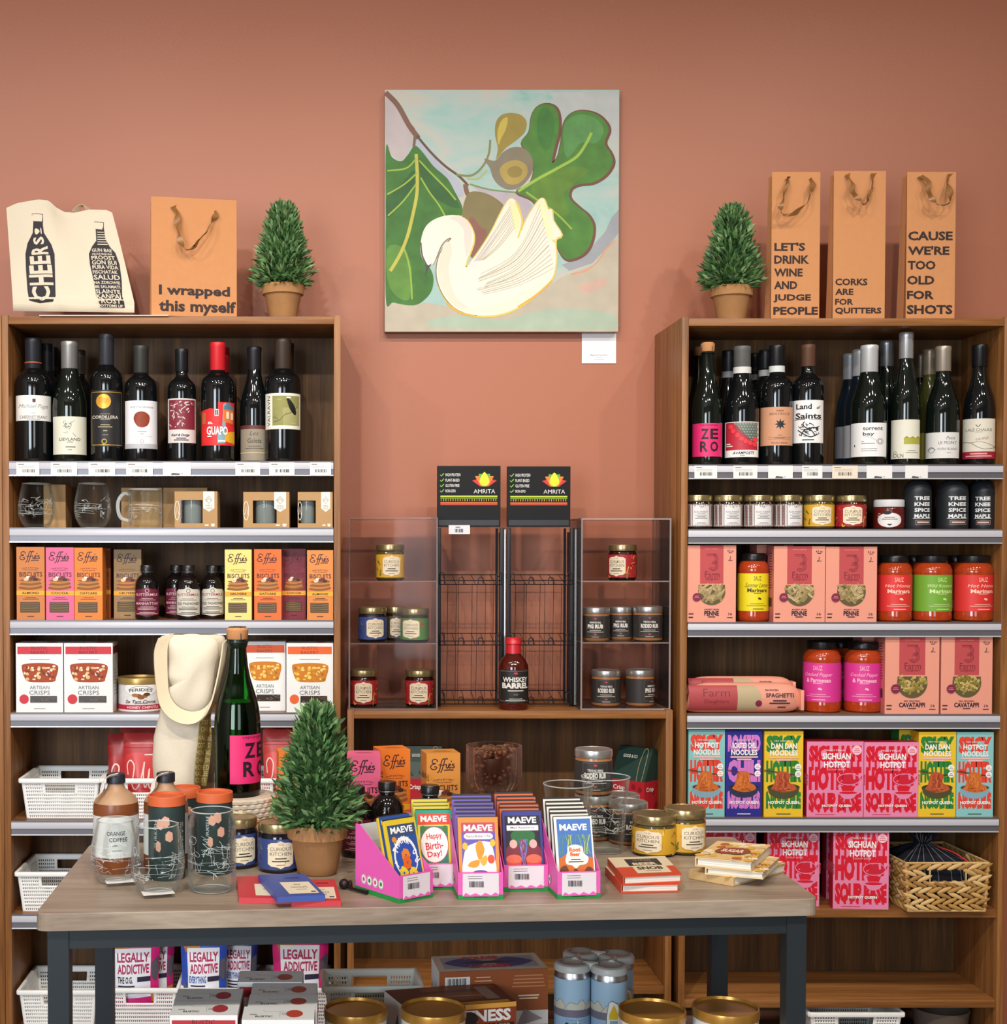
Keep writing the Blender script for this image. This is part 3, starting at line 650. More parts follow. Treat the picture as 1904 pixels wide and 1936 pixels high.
def a6(A):
    R = C('#d8282a'); A.bg(R); A.poly([(0, 0.8), (0.25, 0.86), (0.5, 0.83), (0.5, 1), (0, 1)], DARKG); A.rect(0, 0.86, 0.5, 1, DARKG)
    A.poly([(0.5, 0.30), (0.62, 0.28), (0.66, 0.95), (0.75, 1), (0.72, 0.05), (0.48, 0.05)], C('#7fa3ad')); A.poly([(0.66, 0.55), (0.95, 0.5), (0.97, 0.88), (0.82, 0.97), (0.68, 0.9)], C('#d8743a')); A.poly([(0.72, 0.3), (1, 0.33), (1, 0.04), (0.7, 0.1)], C('#e0a526'))
    A.poly([(0.68, 0.9), (0.82, 1), (0.97, 0.88), (0.97, 0.82), (0.68, 0.83)], C('#58788c')); A.rect(0.4, 0.68, 0.52, 0.84, C('#e6e2de')); A.rect(0.42, 0.7, 0.50, 0.82, C('#2b2528')); A.rect(0.455, 0.68, 0.465, 0.84, C('#e6e2de')); A.rect(0.04, 0.5, 0.14, 0.76, C('#a86a3a'))
    A.rect(0.75, 0.62, 0.83, 0.78, C('#e9d6b0')); A.rect(0.88, 0.6, 0.95, 0.76, C('#e9d6b0')); A.text('EL', 0.28, 0.52, 0.14, 0.05, WHITE, 0.03); A.text('GUAPO', 0.48, 0.34, 0.62, 0.2, WHITE, 0.03)
    A.lines(0.15, 0.35, 0.2, 1, 0.04, WHITE, 0.02); A.rect(0.5, 0.08, 0.72, 0.12, C('#dfe3e2'))
def a7(A): A.bg(C('#8f8574', 0.6)); A.text('Les', 0.5, 0.78, 0.3, 0.12, C('#4b443c'), 0, 0, .3); A.text('Galets', 0.5, 0.57, 0.5, 0.13, C('#4b443c'), 0.01); A.lines(0.15, 0.85, 0.4, 2, 0.06, C('#5d564b'), 0.02); A.rect(0, 0.21, 1, 0.235, C('#c8b98c')); A.rect(0, 0.9, 1, 1, C('#5a2a26'))
def a8(A):
    A.bg(C('#e2e0d2', 0.55)); A.rect(0.2, 0.1, 0.96, 0.93, C('#8f8d55', 0.6, 0, 0.2, 0, 0.2, 40)); A.rect(0.5, 0.1, 0.96, 0.6, C('#a09c68', 0.6, 0, 0.2, 0, 0.2, 40)); A.text('VALRAVN', 0.1, 0.5, 0.86, 0.075, INK, 0.0, pi / 2)
    k = C('#17181a'); A.poly([(0.60, 0.84), (0.66, 0.85), (0.72, 0.8), (0.82, 0.66), (0.87, 0.5), (0.86, 0.4), (0.8, 0.42), (0.7, 0.55), (0.64, 0.7), (0.62, 0.78)], k, 5); A.stroke([(0.25, 0.2), (0.42, 0.26), (0.55, 0.4), (0.7, 0.45), (0.9, 0.62)], 0.012, k, 5)
    A.stroke([(0.22, 0.33), (0.3, 0.32), (0.36, 0.25)], 0.008, k, 4); A.rect(0.6, 0.86, 0.72, 0.9, C('#e2e0d2', 0.55)); A.lines(0.3, 0.5, 0.82, 1, .1, C('#c3c08f'), 0.012); A.lines(0.65, 0.9, 0.16, 1, .1, C('#c3c08f'), 0.012)
bottle('L1', 'dark red wine bottle with white script label, first at left on top shelf', 30, 97, 640, 'bord', DARKG, C('#23242a', 0.4), 695, a1, (747, 795), band=(681, 683.5, C('#a4543e')))
bottle('L1', 'wine bottle with silver capsule and low pale label with line drawing', 100, 164, 646, 'slim', DARKGR, C('#9d9c99', 0.35, 0.6), 696, a2, (787, 859))
bottle('L1', 'tall wine bottle with black and gold label showing a gold medal', 171, 233, 632, 'bord', DARKG, C('#2e2f35', 0.4), 687, a3, (737, 844), label_w=2.35)
bottle('L1', 'wine bottle with white label and rust red blot', 236, 298, 654, 'bord', DARKG, C('#33332f', 0.45), 702, a4, (757, 848), label_w=2.3)
bottle('L1', 'wine bottle with small burgundy label of tangled white figures', 317, 371, 660, 'bord', DARKG, C('#15161a', 0.35), 700, a5, (753, 837), label_w=2.3)
bottle('L1', 'wine bottle with bright red capsule and painted houses label', 380, 444, 648, 'bord', DARKG, C('#c8222b', 0.4), 697, a6, (760, 842), label_w=2.5)
bottle('L1', 'dark slope shouldered bottle with brown label beside the bird label', 454, 508, 656, 'slim', DARKG, C('#1d1a1d', 0.4), 697, a7, (804, 871), dy=0.03, label_w=2.0)
bottle('L1', 'wine bottle with square bird label on olive ground', 501, 569, 641, 'bord', DARKG, C('#3b2e26', 0.45), 695, a8, (743, 811), label_w=2.3)
bottle('L1', 'unlit bottle right behind the white script label bottle', 66, 112, 650, 'bord', DARKG, C('#1b1b20', 0.4), 700, dy=0.085)
bottle('L1', 'second unlit bottle at the back, behind the white script label bottle', 80, 122, 657, 'bord', DARKG, C('#1b1b20', 0.4), 700, dy=0.158)
bottle('L1', 'bottle with dull bronze capsule behind the silver capsule bottle', 124, 176, 662, 'bord', DARKG, C('#4a4039', 0.4, 0.3), 705, dy=0.1)
bottle('L1', 'second red capsule bottle just behind the painted houses bottle', 396, 448, 657, 'bord', DARKG, C('#b01f28', 0.4), 702, dy=0.1)
bottle('L1', 'brown capsule bottle just behind the bird label bottle', 518, 570, 649, 'bord', DARKG, C('#2e2621', 0.4), 700, dy=0.1)
# guapo lettering on the red capsule, bird bottle etc. are part of their bottles
def b1(A):
    A.bg(C('#d9296b', 0.5)); k = C('#23141c'); A.text('VIENNING', 0.55, 0.945, 0.6, 0.05, k); 
    for t, x, y in (('Z', 0.43, 0.68), ('E', 0.74, 0.68), ('R', 0.40, 0.3), ('O', 0.74, 0.3)): A.text(t, x, y, 0.26, 0.31, k, 0.03)
def b2(A):
    A.bg(WHITE); A.rect(0.03, 0.2, 0.97, 0.98, C('#b5283a')); r = random.Random(2)
    A.poly([(0.25, 0.97), (0.97, 0.97), (0.97, 0.4), (0.75, 0.5), (0.55, 0.7)], C('#8a958a'))
    for i in range(7):
        for j in range(9):
            x, y = 0.3 + j * 0.08 + (i % 2) * 0.04, 0.94 - i * 0.075
            if x < 0.95 and y > 1.15 - x * 0.95: A.ring(x, y, 0.04, 0.012, C('#555f58'), 8)
    for x, y in ((0.18, 0.86), (0.25, 0.74), (0.38, 0.62), (0.5, 0.52), (0.62, 0.45), (0.75, 0.40), (0.88, 0.36), (0.88, 0.5)): A.ell(x, y, 0.07, 0.07, C('#e33a44'), 10)
    A.lines(0.06, 0.25, 0.36, 2, 0.06, WHITE, 0.025, 1, False); A.text('AVAMPOSTI', 0.55, 0.12, 0.6, 0.08, INK, 0.01, 0, 0.2); A.lines(0.4, 0.65, 0.04, 1, .1, GREYT, 0.015)
def b3(A):
    A.bg(C('#c99270', 0.55)); A.text('SAN', 0.6, 0.9, 0.22, 0.045, C('#5a3a2c'), 0.02); A.text('BEATRICE', 0.6, 0.82, 0.62, 0.06, C('#6b4635'))
    pts = []
    for k in range(16): rr_ = 0.185 if k % 2 == 0 else 0.085; pts.append((0.62 + rr_ * cos(k * pi / 8), 0.55 + rr_ * cos(0) * sin(k * pi / 8) * A.w / A.h))
    A.poly(pts, C('#152028')); A.lines(0.5, 0.72, 0.26, 1, .1, C('#7a5340'), 0.012); A.rect(0.25, 0.215, 0.95, 0.22, C('#6b4635')); A.rect(0.25, 0.165, 0.95, 0.17, C('#6b4635')); A.lines(0.35, 0.85, 0.19, 1, .1, C('#6b4635'), 0.012); A.text('Primitivo Salento', 0.6, 0.07, 0.5, 0.04, C('#5a3a2c'), 0, 0, .3)
def b4(A):
    A.bg(C('#e9e7e6', 0.55)); A.text('Land', 0.38, 0.85, 0.5, 0.13, INK, 0.03); A.text('of', 0.84, 0.83, 0.1, 0.08, INK, 0.03, 0, .3); A.text('Saints', 0.52, 0.63, 0.82, 0.14, INK, 0.03); A.rect(0.08, 0.54, 0.42, 0.555, INK); A.rect(0.55, 0.54, 0.95, 0.55, INK); r = random.Random(8)
    for i in range(34):
        x, y = r.uniform(0.25, 0.85), r.uniform(0.16, 0.44)
        A.stroke([(x, y), (x + r.uniform(-.09, .09), y + r.uniform(-.03, .03)), (x + r.uniform(-.1, .1), y + r.uniform(-.05, .05))], 0.018, INK, 4)
    for s_ in ([(0.4, 0.5), (0.36, 0.42), (0.5, 0.34), (0.72, 0.36), (0.8, 0.28)], [(0.2, 0.3), (0.4, 0.2), (0.6, 0.14), (0.8, 0.2)], [(0.3, 0.16), (0.4, 0.3), (0.6, 0.3), (0.74, 0.16)]): A.stroke(s_, 0.03, INK, 5)
    A.lines(0.22, 0.82, 0.06, 1, .1, INK, 0.022)
def b5(A):
    A.bg(C('#e8e7e6', 0.55)); k = C('#2d3138'); A.text('torrent', 0.62, 0.83, 0.56, 0.1, k, 0.02); A.text('bay', 0.5, 0.66, 0.32, 0.13, k, 0.02); A.ring(0.82, 0.45, 0.09, 0.012, GREYT, 20); A.ring(0.82, 0.45, 0.055, 0.02, GREYT, 20); A.lines(0.3, 0.42, 0.44, 1, .1, k, 0.014, 1, False)
    A.lines(0.3, 0.68, 0.385, 1, .1, k, 0.014, 2, False); A.stroke([(0.34, 0.62), (0.5, 0.58), (0.65, 0.52), (0.73, 0.47)], 0.005, GREYT, 4); A.lines(0.3, 0.75, 0.23, 2, .06, GREYT, 0.012, 2, False); A.lines(0.1, 0.14, 0.3, 1, .1, k, 0.06)
def b6(A):
    A.bg(C('#dcd9c9', 0.55)); A.rect(0.45, 0.37, 1, 0.53, C('#a8a43e')); A.poly([(0.45, 0.53), (0.55, 0.58), (0.65, 0.53), (0.75, 0.57), (0.85, 0.53), (0.95, 0.58), (1, 0.53)], C('#8d8d2a')); A.text('OLN', 0.26, 0.08, 0.36, 0.1, C('#4c4b3a'), 0.0); A.lines(0.5, 0.95, 0.2, 2, .05, C('#6b6a55'), 0.012); A.ring(0.15, 0.16, 0.05, 0.01, C('#4c4b3a'), 12)
def b7(A):
    A.bg(C('#dbd9d5', 0.55)); A.text('Petit', 0.76, 0.78, 0.26, 0.12, C('#59565a'), 0, 0, .35); A.text('LE MONT', 0.66, 0.6, 0.55, 0.12, C('#5d5a58')); A.text('VIURA BLANC', 0.65, 0.36, 0.6, 0.09, C('#6b6866')); A.lines(0.6, 0.8, 0.2, 1, .1, GREYT, 0.02)
    A.ring(0.18, 0.32, 0.09, 0.012, C('#5a5754'), 14); A.stroke([(0.06, 0.3), (0.2, 0.4), (0.3, 0.32)], 0.014, C('#5a5754'), 4)
def b8(A):
    A.bg(C('#d9d3c2', 0.55)); A.stroke([(0.4, 0.85), (0.48, 0.8), (0.55, 0.86)], 0.02, INK, 4); A.text('LALE CHALKE', 0.5, 0.72, 0.8, 0.07, C('#5b574e')); A.lines(0.3, 0.7, 0.66, 1, .1, GREYT, 0.012); A.stroke([(0, 0.42), (0.25, 0.4), (0.45, 0.3), (0.7, 0.24), (1, 0.28)], 0.012, INK, 5); A.stroke([(0.2, 0.4), (0.6, 0.42), (1, 0.3)], 0.008, INK, 5)
    A.text('THE WILD', 0.6, 0.5, 0.4, 0.06, C('#a5836b'), 0, 0.2); A.rect(0, 0, 1, 0.18, C('#9d2434')); A.lines(0.08, 0.92, 0.11, 2, .06, C('#d9a3a0'), 0.03)
bottle('R1', 'corked sparkling bottle with magenta label, front left on right unit\'s top shelf', 1309, 1365, 648, 'cava', DARKGR, None, 0, b1, (800, 863), cork=True, label_w=2.6)
bottle('R1', 'bottle with grey capsule and red grape pattern label', 1371, 1434, 655, 'slim', DARKG, C('#5b5a58', 0.45), 693, b2, (797, 864), band=(691, 703, C('#cfcfcb')), label_w=2.4)
bottle('R1', 'bottle with copper label and black eight pointed star', 1438, 1498, 653, 'bord', DARKG, C('#17171b', 0.35), 690, b3, (769, 842), band=(689, 701, C('#cfd2cc')), label_w=2.4)
bottle('R1', 'bottle with big white label of black hand lettering', 1498, 1556, 652, 'bord', DARKG, C('#5a3a28', 0.5), 690, b4, (756, 837), label_w=2.4)
bottle('R1', 'white capped bottle with plain white label and lower case lettering', 1610, 1675, 653, 'slim', DARKGR, C('#c9c9c9', 0.35, 0.3), 701, b5, (799, 863), label_w=2.5)
bottle('R1', 'tallest silver capped bottle with ivory label and yellow stripe', 1686, 1738, 629, 'slim', DARKGR, C('#b3b3b5', 0.3, 0.6), 675, b6, (793, 867), label_w=2.5)
bottle('R1', 'champagne toned cap bottle with low white label', 1752, 1812, 655, 'burg', DARKGR, C('#a89c8c', 0.35, 0.5), 699, b7, (817, 866), label_w=2.5)
bottle('R1', 'rightmost wine bottle, ivory label with red strip at the bottom', 1822, 1880, 652, 'burg', DARKG, C('#141418', 0.3), 690, b8, (791, 867), label_w=2.4)
bottle('R1', 'dark corked bottle at the back left corner behind the magenta label', 1298, 1345, 656, 'cava', DARKGR, None, cork=True, dy=0.13)
bottle('R1', 'unlit bottle with grey neck band between magenta and grape labels', 1352, 1404, 663, 'slim', DARKG, C('#141418', 0.4), 700, dy=0.10, band=(700, 712, C('#77777a')))
bottle('R1', 'black capsule bottle with white neck band directly behind the star label', 1420, 1474, 662, 'bord', DARKG, C('#1a1a1e', 0.4), 695, dy=0.085, band=(697, 709, C('#9fa09d')))
bottle('R1', 'half hidden banded bottle between grape label and star label', 1404, 1452, 668, 'bord', DARKG, C('#141418', 0.4), 700, dy=0.155, band=(706, 717, C('#77777a')))
bottle('R1', 'white capped bottle at the back of its row, greyed by painted shade', 1580, 1634, 669, 'slim', C('#0f1b24', 0.08), C('#a5a5a6', 0.4, 0.3), 715, lambda A: A.bg(C('#77797d', 0.6)), (806, 866), dy=0.147, rot=-0.7)  # white cap and label greyed most here: shade put into the colours
bottle('R1', 'white capped bottle in the middle of its row, greyed by painted shade', 1597, 1654, 661, 'slim', C('#0f1b24', 0.08), C('#b5b5b6', 0.4, 0.3), 709, lambda A: A.bg(C('#a5a6a8', 0.6)), (803, 865), dy=0.072, rot=-0.7)  # white cap and label greyed a little: painted shade
bottle('R1', 'dark silver capped bottle between white cap and tallest bottle', 1649, 1702, 645, 'slim', DARKGR, C('#8a8a8c', 0.3, 0.7), 690, dy=0.09)
bottle('R1', 'small bronze capped bottle at the back right of the tallest bottle', 1716, 1764, 670, 'burg', DARKGR, C('#8d7f6e', 0.35, 0.5), 712, dy=0.155)
bottle('R1', 'bronze capped bottle directly behind the champagne toned cap bottle', 1730, 1784, 661, 'burg', C('#3c3f1c', 0.1), C('#93846f', 0.35, 0.5), 706, lambda A: A.bg(C('#8f8b38', 0.6)), (818, 868), dy=0.085, rot=-0.2)

# ------------------------------------------------------------------ cartons
def carton(w, d, h, mat, top=None, side=None, bev=0.0008):
    m = MB(); m.box(-w / 2, w / 2, 0, d, 0, h, mat, bev, seg=1)
    return m
def px_box(x0, x1, top, Y, z):
    """width and height of a box whose front face fills these photo columns at depth Y"""
    xa, xb = PX(x0, Y, top), PX(x1, Y, top); return (xa + xb) / 2, xb - xa, ZY(top, Y) - z
EFF = [[(.27, .76), (.25, .9), (.14, .94), (.06, .82), (.1, .69), (.2, .66), (.07, .6), (0, .45), (.05, .3), (.17, .27), (.25, .37), (.21, .46), (.14, .42)],
       [(.27, .04), (.36, .2), (.42, .62), (.48, .9), (.55, .97), (.57, .9)], [(.41, .05), (.48, .3), (.55, .7), (.6, .92), (.67, .98), (.69, .91)],
       [(.33, .57), (.5, .55), (.66, .6)], [(.66, .58), (.645, .4), (.69, .35), (.74, .45), (.81, .54), (.8, .62), (.75, .58), (.745, .42), (.79, .35), (.86, .42)],
       [(.86, .74), (.84, .84)], [(.98, .6), (.9, .6), (.9, .53), (.97, .46), (.95, .37), (.87, .37)], [(.55, .2), (.75, .23), (.94, .21)]]
def script_logo(A, x0, y0, w, h, m, wd=0.02):
    for s_ in EFF: A.stroke([(x0 + a * w, y0 + b * h) for a, b in s_], wd, m, 5)
def biscuit_art(col, flav, ink='#3a1620', band='#e8a52c', stack='#b97a3d', fleck='#6b2b22', wincol='#4b3a24'):
    def f(A):
        k = C(ink); A.bg(C(col, 0.5)); script_logo(A, 0.12, 0.78, 0.72, 0.165, k, 0.032)
        A.text('CRISP & BUTTERY', 0.5, 0.715, 0.62, 0.016, k, 0, arch=0.012); A.text('TWICE BAKED', 0.5, 0.685, 0.5, 0.012, k); A.text('BISCUITS', 0.51, 0.625, 0.82, 0.062, k, 0.012)
        for i in range(5):
            A.poly([(0.1 + 0.03 * (i % 2), 0.43 + i * 0.028), (0.5, 0.415 + i * 0.028), (0.88 - 0.04 * (i % 2), 0.44 + i * 0.027), (0.85 - 0.05 * i, 0.475 + i * 0.027), (0.45, 0.465 + i * 0.027), (0.15 + 0.05 * i, 0.46 + i * 0.026)], C(stack if i % 2 else '#8a5428', 0.6), 4)
        for x, y, m_ in ((0.42, 0.58, '#e8ddcf'), (0.6, 0.585, fleck), (0.52, 0.57, fleck), (0.68, 0.555, '#3b2018'), (0.34, 0.555, '#d9c19c')): A.ell(x, y, 0.09, 0.022, C(m_), 10)
        A.rect(0, 0.338, 1, 0.402, C(band, 0.5)); A.text(flav, 0.5, 0.37, 0.62, 0.034, k, 0.03); A.lines(0.2, 0.8, 0.305, 2, 0.02, k, 0.006)
        A.rect(0.13, 0.105, 0.82, 0.245, C('#2a2014', 0.5)); A.rect(0.15, 0.11, 0.8, 0.24, C(wincol, 0.5)); r = random.Random(3)
        for i in range(5): A.stroke([(0.15, 0.125 + i * 0.025), (0.4, 0.13 + i * 0.025 + r.uniform(-.006, .006)), (0.8, 0.122 + i * 0.025)], 0.022, C('#8f7040', 0.6), 3)
        A.lines(0.3, 0.7, 0.045, 1, .1, k, 0.01)
    return f
def box_thing(key, label, x0, x1, top, shelf, art, mat, d=0.06, dy=0.0, rz=0.0, group=None, name='biscuit_box', cat='box', side=None, topart=None, parts=None, wh=None, Yz=None):
    Y = (YF + 0.008 + dy) if Yz is None else Yz[0]; z = SHZ[shelf] if Yz is None else Yz[1]
    cx, w, h = px_box(x0, x1, top, Y, z)
    if wh: w, h = wh
    def fn():
        A = Art(w, h); art(A); m = carton(w, d, h, mat); m.art(A, front(w))
        if side: B = Art(d, h); side(B); m.art(B, lside(w, d)); m.art(B, rside(w, d))
        if topart: B = Art(w, d); topart(B); m.art(B, topf(w, h))
        return m
    o = fn().build(name); o.location = (cx, Y, z); o.rotation_euler.z = rz; tag(o, label, cat, group)
    if parts: parts(o, w, h)
    return o
GB = 'biscuit boxes on the left unit'
for x0, x1, top, col, fl, lb, dy, ex_ in (
    (31, 84, 1034, '#c9793a', 'ALMOND', 'tan orange biscuit box, first at the left of its shelf', 0, {}),
    (86.5, 139.5, 1035, '#e2648c', 'COCOA', 'pink biscuit box between tan and bright orange ones', 0, {}),
    (140.5, 193.5, 1035.5, '#e57d26', 'OATCAKE', 'bright orange biscuit box right of the pink one', 0, {}),
    (168, 209, 1037, '#a8541c', 'OATCAKE', 'orange biscuit box set back behind the left bright orange one', 0.1, {}),  # darker than the orange box before it: shade put into the colour
    (215, 267, 1039, '#9a7a4e', 'GRUYERE', 'yellow biscuit box beside the dark syrup bottle, shade put into its khaki colour', 0.06, {}),  # yellow box darkened to khaki: painted shade
    (425, 475.5, 1039, '#ecd278', 'GRUYERE', 'pale yellow biscuit box right of the syrup bottles', 0, {}),
    (480.5, 532, 1038.5, '#e26a25', 'OATCAKE', 'orange biscuit box right of the pale yellow one', 0, {}),
    (533.5, 578, 1037.5, '#7c2233', 'COCOA', 'biscuit box set back, shade put into its burgundy colour', 0.05, {'ink': '#4d1420'}),  # cocoa box darkened from pink to burgundy: painted shade
    (580.5, 630, 1040, '#d9853f', 'ALMOND', 'tan orange biscuit box, last at the right end of its shelf', 0, {})):
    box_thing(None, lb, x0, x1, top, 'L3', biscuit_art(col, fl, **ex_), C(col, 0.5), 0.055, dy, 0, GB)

# almond and seed crisps boxes
def crisps_art(col, nut):
    def f(A):
        A.bg(C('#e9e8e6', 0.5)); A.rect(0.03, 0.84, 0.97, 0.95, C(col)); k = C('#6d1720' if nut else '#8c2b14')
        A.text('RUSTIC', 0.5, 0.93, 0.34, 0.045, k); A.text('BAKERY', 0.5, 0.865, 0.38, 0.045, k); A.lines(0.15, 0.85, 0.76, 1, .1, C('#8a8a88'), 0.01)
        A.poly([(0.12, 0.66), (0.2, 0.7), (0.5, 0.715), (0.8, 0.7), (0.9, 0.65), (0.85, 0.5), (0.78, 0.44), (0.3, 0.44), (0.18, 0.5)], C('#a5482a' if nut else '#c77a24', 0.6, 0, .3, 0, .3, 150), 5); r = random.Random(6)
        for i in range(42):
            t = r.uniform(0.18, 0.82); y = r.uniform(0.47, 0.68); c_ = r.choice(['#e8d2a6', '#d8b57a', '#7b2d1c', '#f0e3c8', '#b5502c'] if nut else ['#e8b83c', '#f0c75a', '#c9861f', '#e9d28a', '#a85f1a'])
            A.ell(t, y, r.uniform(0.02, 0.045), r.uniform(0.012, 0.026), C(c_), 8)
        g = C('#77777a'); A.text('ARTISAN', 0.5, 0.36, 0.42, 0.05, g); A.text('CRISPS', 0.5, 0.285, 0.44, 0.06, g); A.rect(0.3, 0.14, 0.87, 0.235, C('#3c332c', 0.2)); A.circ(0.17, 0.19, 0.1, C(col)); r = random.Random(2)
        for i in range(12): A.ell(r.uniform(0.34, 0.84), r.uniform(0.155, 0.22), 0.03, 0.008, C('#6b5a45'), 6)
        A.lines(0.3, 0.7, 0.05, 1, .1, GREYT, 0.008)
    return f
def crisps_top(col):
    def f(A):
        A.bg(C('#dcdedc', 0.5)); A.ell(0.72, 0.45, 0.12, 0.28, C(col), 20); A.text('RUSTIC', 0.3, 0.24, 0.24, 0.12, C('#2b2b2b'), 0.03); A.stroke([(0.28, 0.7), (0.3, 0.6), (0.6, 0.62)], 0.006, GREYT); A.stroke([(0.52, 0.58), (0.52, 0.2)], 0.005, GREYT); A.text('PAV', 0.59, 0.42, 0.08, 0.2, GREYT); A.rect(0.1, 0.35, 0.2, 0.4, GREYT)
    return f
def crisps_side(A): A.bg(C('#d9d8d6', 0.5)); A.rect(0, 0.84, 1, 0.95, C('#8a2229')); A.lines(0.2, 0.8, 0.6, 8, 0.05, GREYT, 0.01)
GC = 'crisps boxes on the left unit'
for x0, x1, top, col, nut, lb, dy in ((30, 119, 1216, '#c8303a', 1, 'white crisps box with red band, first at left above the white baskets', 0),
    (121, 213, 1216, '#c8303a', 1, 'white crisps box with red band left of the nut tin', 0), (461.5, 540, 1213, '#d8582a', 0, 'white crisps box with orange band right behind the green bottle', 0.03),
    (541.5, 630, 1216, '#e0622a', 0, 'white crisps box with orange band at the right end of its shelf', 0)):
    box_thing(None, lb, x0, x1, top, 'L4', crisps_art(col, nut), C('#e4e3e1', 0.5), 0.075, dy, 0.0, GC, 'crisps_box', 'box', crisps_side, crisps_top(col))

# pasta cartons
SALM = C('#e29680', 0.55)
def pasta_art(kind):
    def f(A):
        A.bg(SALM); R = C('#b8494c', 0.55); D = C('#7b2630'); A.rect(0.26, 0.5, 0.74, 1, R); A.text('SMOOTH THRESHED', 0.5, 0.955, 0.27, 0.014, SALM); 
        for i, rd in enumerate((0.05, 0.075, 0.1)):
            for cy_ in (0.82, 0.735): A.stroke([(0.53 + rd * cos(a), cy_ + rd * sin(a) * A.w / A.h) for a in [(-1.9 + 3.4 * k / 12 if cy_ > 0.8 else -2.6 + 3.8 * k / 12) for k in range(13)]], 0.01, D)
        A.rect(0.4, 0.885, 0.6, 0.892, D); A.rect(0.4, 0.868, 0.6, 0.873, D); A.text('Farm', 0.51, 0.62, 0.3, 0.085, D, -0.005); A.text('Daughters', 0.51, 0.56, 0.26, 0.04, D, -0.005)
        k = C('#3a1f33'); A.text('4.5 oz', 0.88, 0.93, 0.13, 0.03, k, 0.01); A.lines(0.82, 0.94, 0.9, 1, .1, k, 0.008); A.stroke([(0.88, 0.86), (0.88, 0.82), (0.84, 0.8)], 0.012, k); A.lines(0.83, 0.95, 0.8, 1, .1, k, 0.006)
        A.text('ANCIENT GRAIN' if kind == 'PENNE' else 'PEA PROTEIN', 0.5, 0.165, 0.3, 0.018, k, 0.02)
        A.text(kind, 0.5, 0.115, 0.3 if kind == 'PENNE' else 0.48, 0.062, C('#20182e'), 0.03); A.lines(0.38, 0.62, 0.062, 1, .1, k, 0.012); A.lines(0.03, 0.18, 0.1, 2, 0.045, k, 0.014, 4, False); A.text('2 lb', 0.88, 0.105, 0.08, 0.03, k, 0.02); A.lines(0.78, 0.97, 0.055, 1, .1, k, 0.008)
    return f
def pasta_window(kind, seed):
    def f(o, w, h):
        m = MB(); A = Art(w, h); pts = [(0.23, 0.485), (0.77, 0.485)] + [(0.5 + 0.28 * cos(a), 0.40 + 0.28 * sin(a) * w / h * 1.0) for a in [0.25 - (pi + 0.5) * k / 22 for k in range(23)]]
        A.poly(pts, C('#5d5232', 0.5)); r = random.Random(seed); cols = ['#b9a172', '#a58f60', '#c9b284', '#93804f'] if kind == 'PENNE' else ['#b29a52', '#96823c', '#c3aa62', '#85742f']
        for i in range(60):
            x, y = 0.5 + r.uniform(-0.24, 0.24), 0.40 + r.uniform(-0.13, 0.08)
            if ((x - 0.5) / 0.24) ** 2 + ((y - 0.41) / 0.135) ** 2 > 1: continue
            a = r.uniform(0.3, 1.2) * r.choice((-1, 1)) if kind == 'PENNE' else r.uniform(0, pi)
            if kind == 'PENNE': A.stroke([(x - 0.07 * cos(a), y - 0.045 * sin(a)), (x + 0.07 * cos(a), y + 0.045 * sin(a))], 0.042, C(r.choice(cols), 0.5)); A.stroke([(x - 0.06 * cos(a) + .008, y - 0.04 * sin(a)), (x + 0.06 * cos(a) + .008, y + 0.04 * sin(a))], 0.006, C('#6b5a35', 0.5))
            else: A.stroke([(x - 0.05 * cos(a), y - 0.03 * sin(a)), (x, y + 0.014), (x + 0.05 * cos(a), y + 0.03 * sin(a))], 0.045, C(r.choice(cols), 0.5), 4); A.stroke([(x - 0.03, y - 0.012), (x, y + 0.004)], 0.012, C('#5d4f24', 0.5))
        m.art(A, front(w), lift=0.0018, step=0.000012); m.build('window', o)
        b = MB(); B = Art(w, h); B.circ(0.19, 0.325, 0.085, C('#7d2440')); B.lines(0.13, 0.25, 0.335, 2, 0.02, C('#d98b92'), 0.007); b.art(B, front(w), lift=0.0033); b.build('round_sticker', o)
    return f
def pasta_side(A): A.bg(C('#c9766c', 0.55)); A.lines(0.2, 0.8, 0.9, 14, 0.035, C('#7b2630'), 0.01, 9); A.bars(0.3, 0.8, 0.2, 0.32, INK, 10)
GP = 'pasta boxes on the right unit'
for i, (x0, x1, top, sh, kd, lb, dy) in enumerate(((1300, 1392, 1031, 'R3', 'PENNE', 'salmon pasta box at the left end of the shelf with the yellow label jar', 0), (1463.5, 1560.5, 1032.5, 'R3', 'PENNE', 'salmon pasta box right of the yellow label jar', 0),
    (1562, 1658.5, 1033.5, 'R3', 'PENNE', 'salmon pasta box left of the red label sauce jar', 0), (1431, 1500, 1030, 'R3', 'PENNE', 'salmon pasta box in shade behind the yellow label jar', 0.09),
    (1674, 1776.5, 1203.5, 'R4', 'CAVATAPPI', 'salmon box of curly pasta right of the pink label jars', 0), (1780, 1877, 1204, 'R4', 'CAVATAPPI', 'salmon box of curly pasta at the right end of its shelf', 0),
    (1630, 1716, 1199, 'R4', 'CAVATAPPI', 'salmon pasta box in shade behind the pink label jars', 0.09))):
    box_thing(None, lb, x0, x1, top, sh, pasta_art(kd), SALM, 0.05 if dy == 0 else 0.06, dy, 0, GP, 'pasta_box', 'box', pasta_side, None, pasta_window(kd, i) if dy == 0 else None)

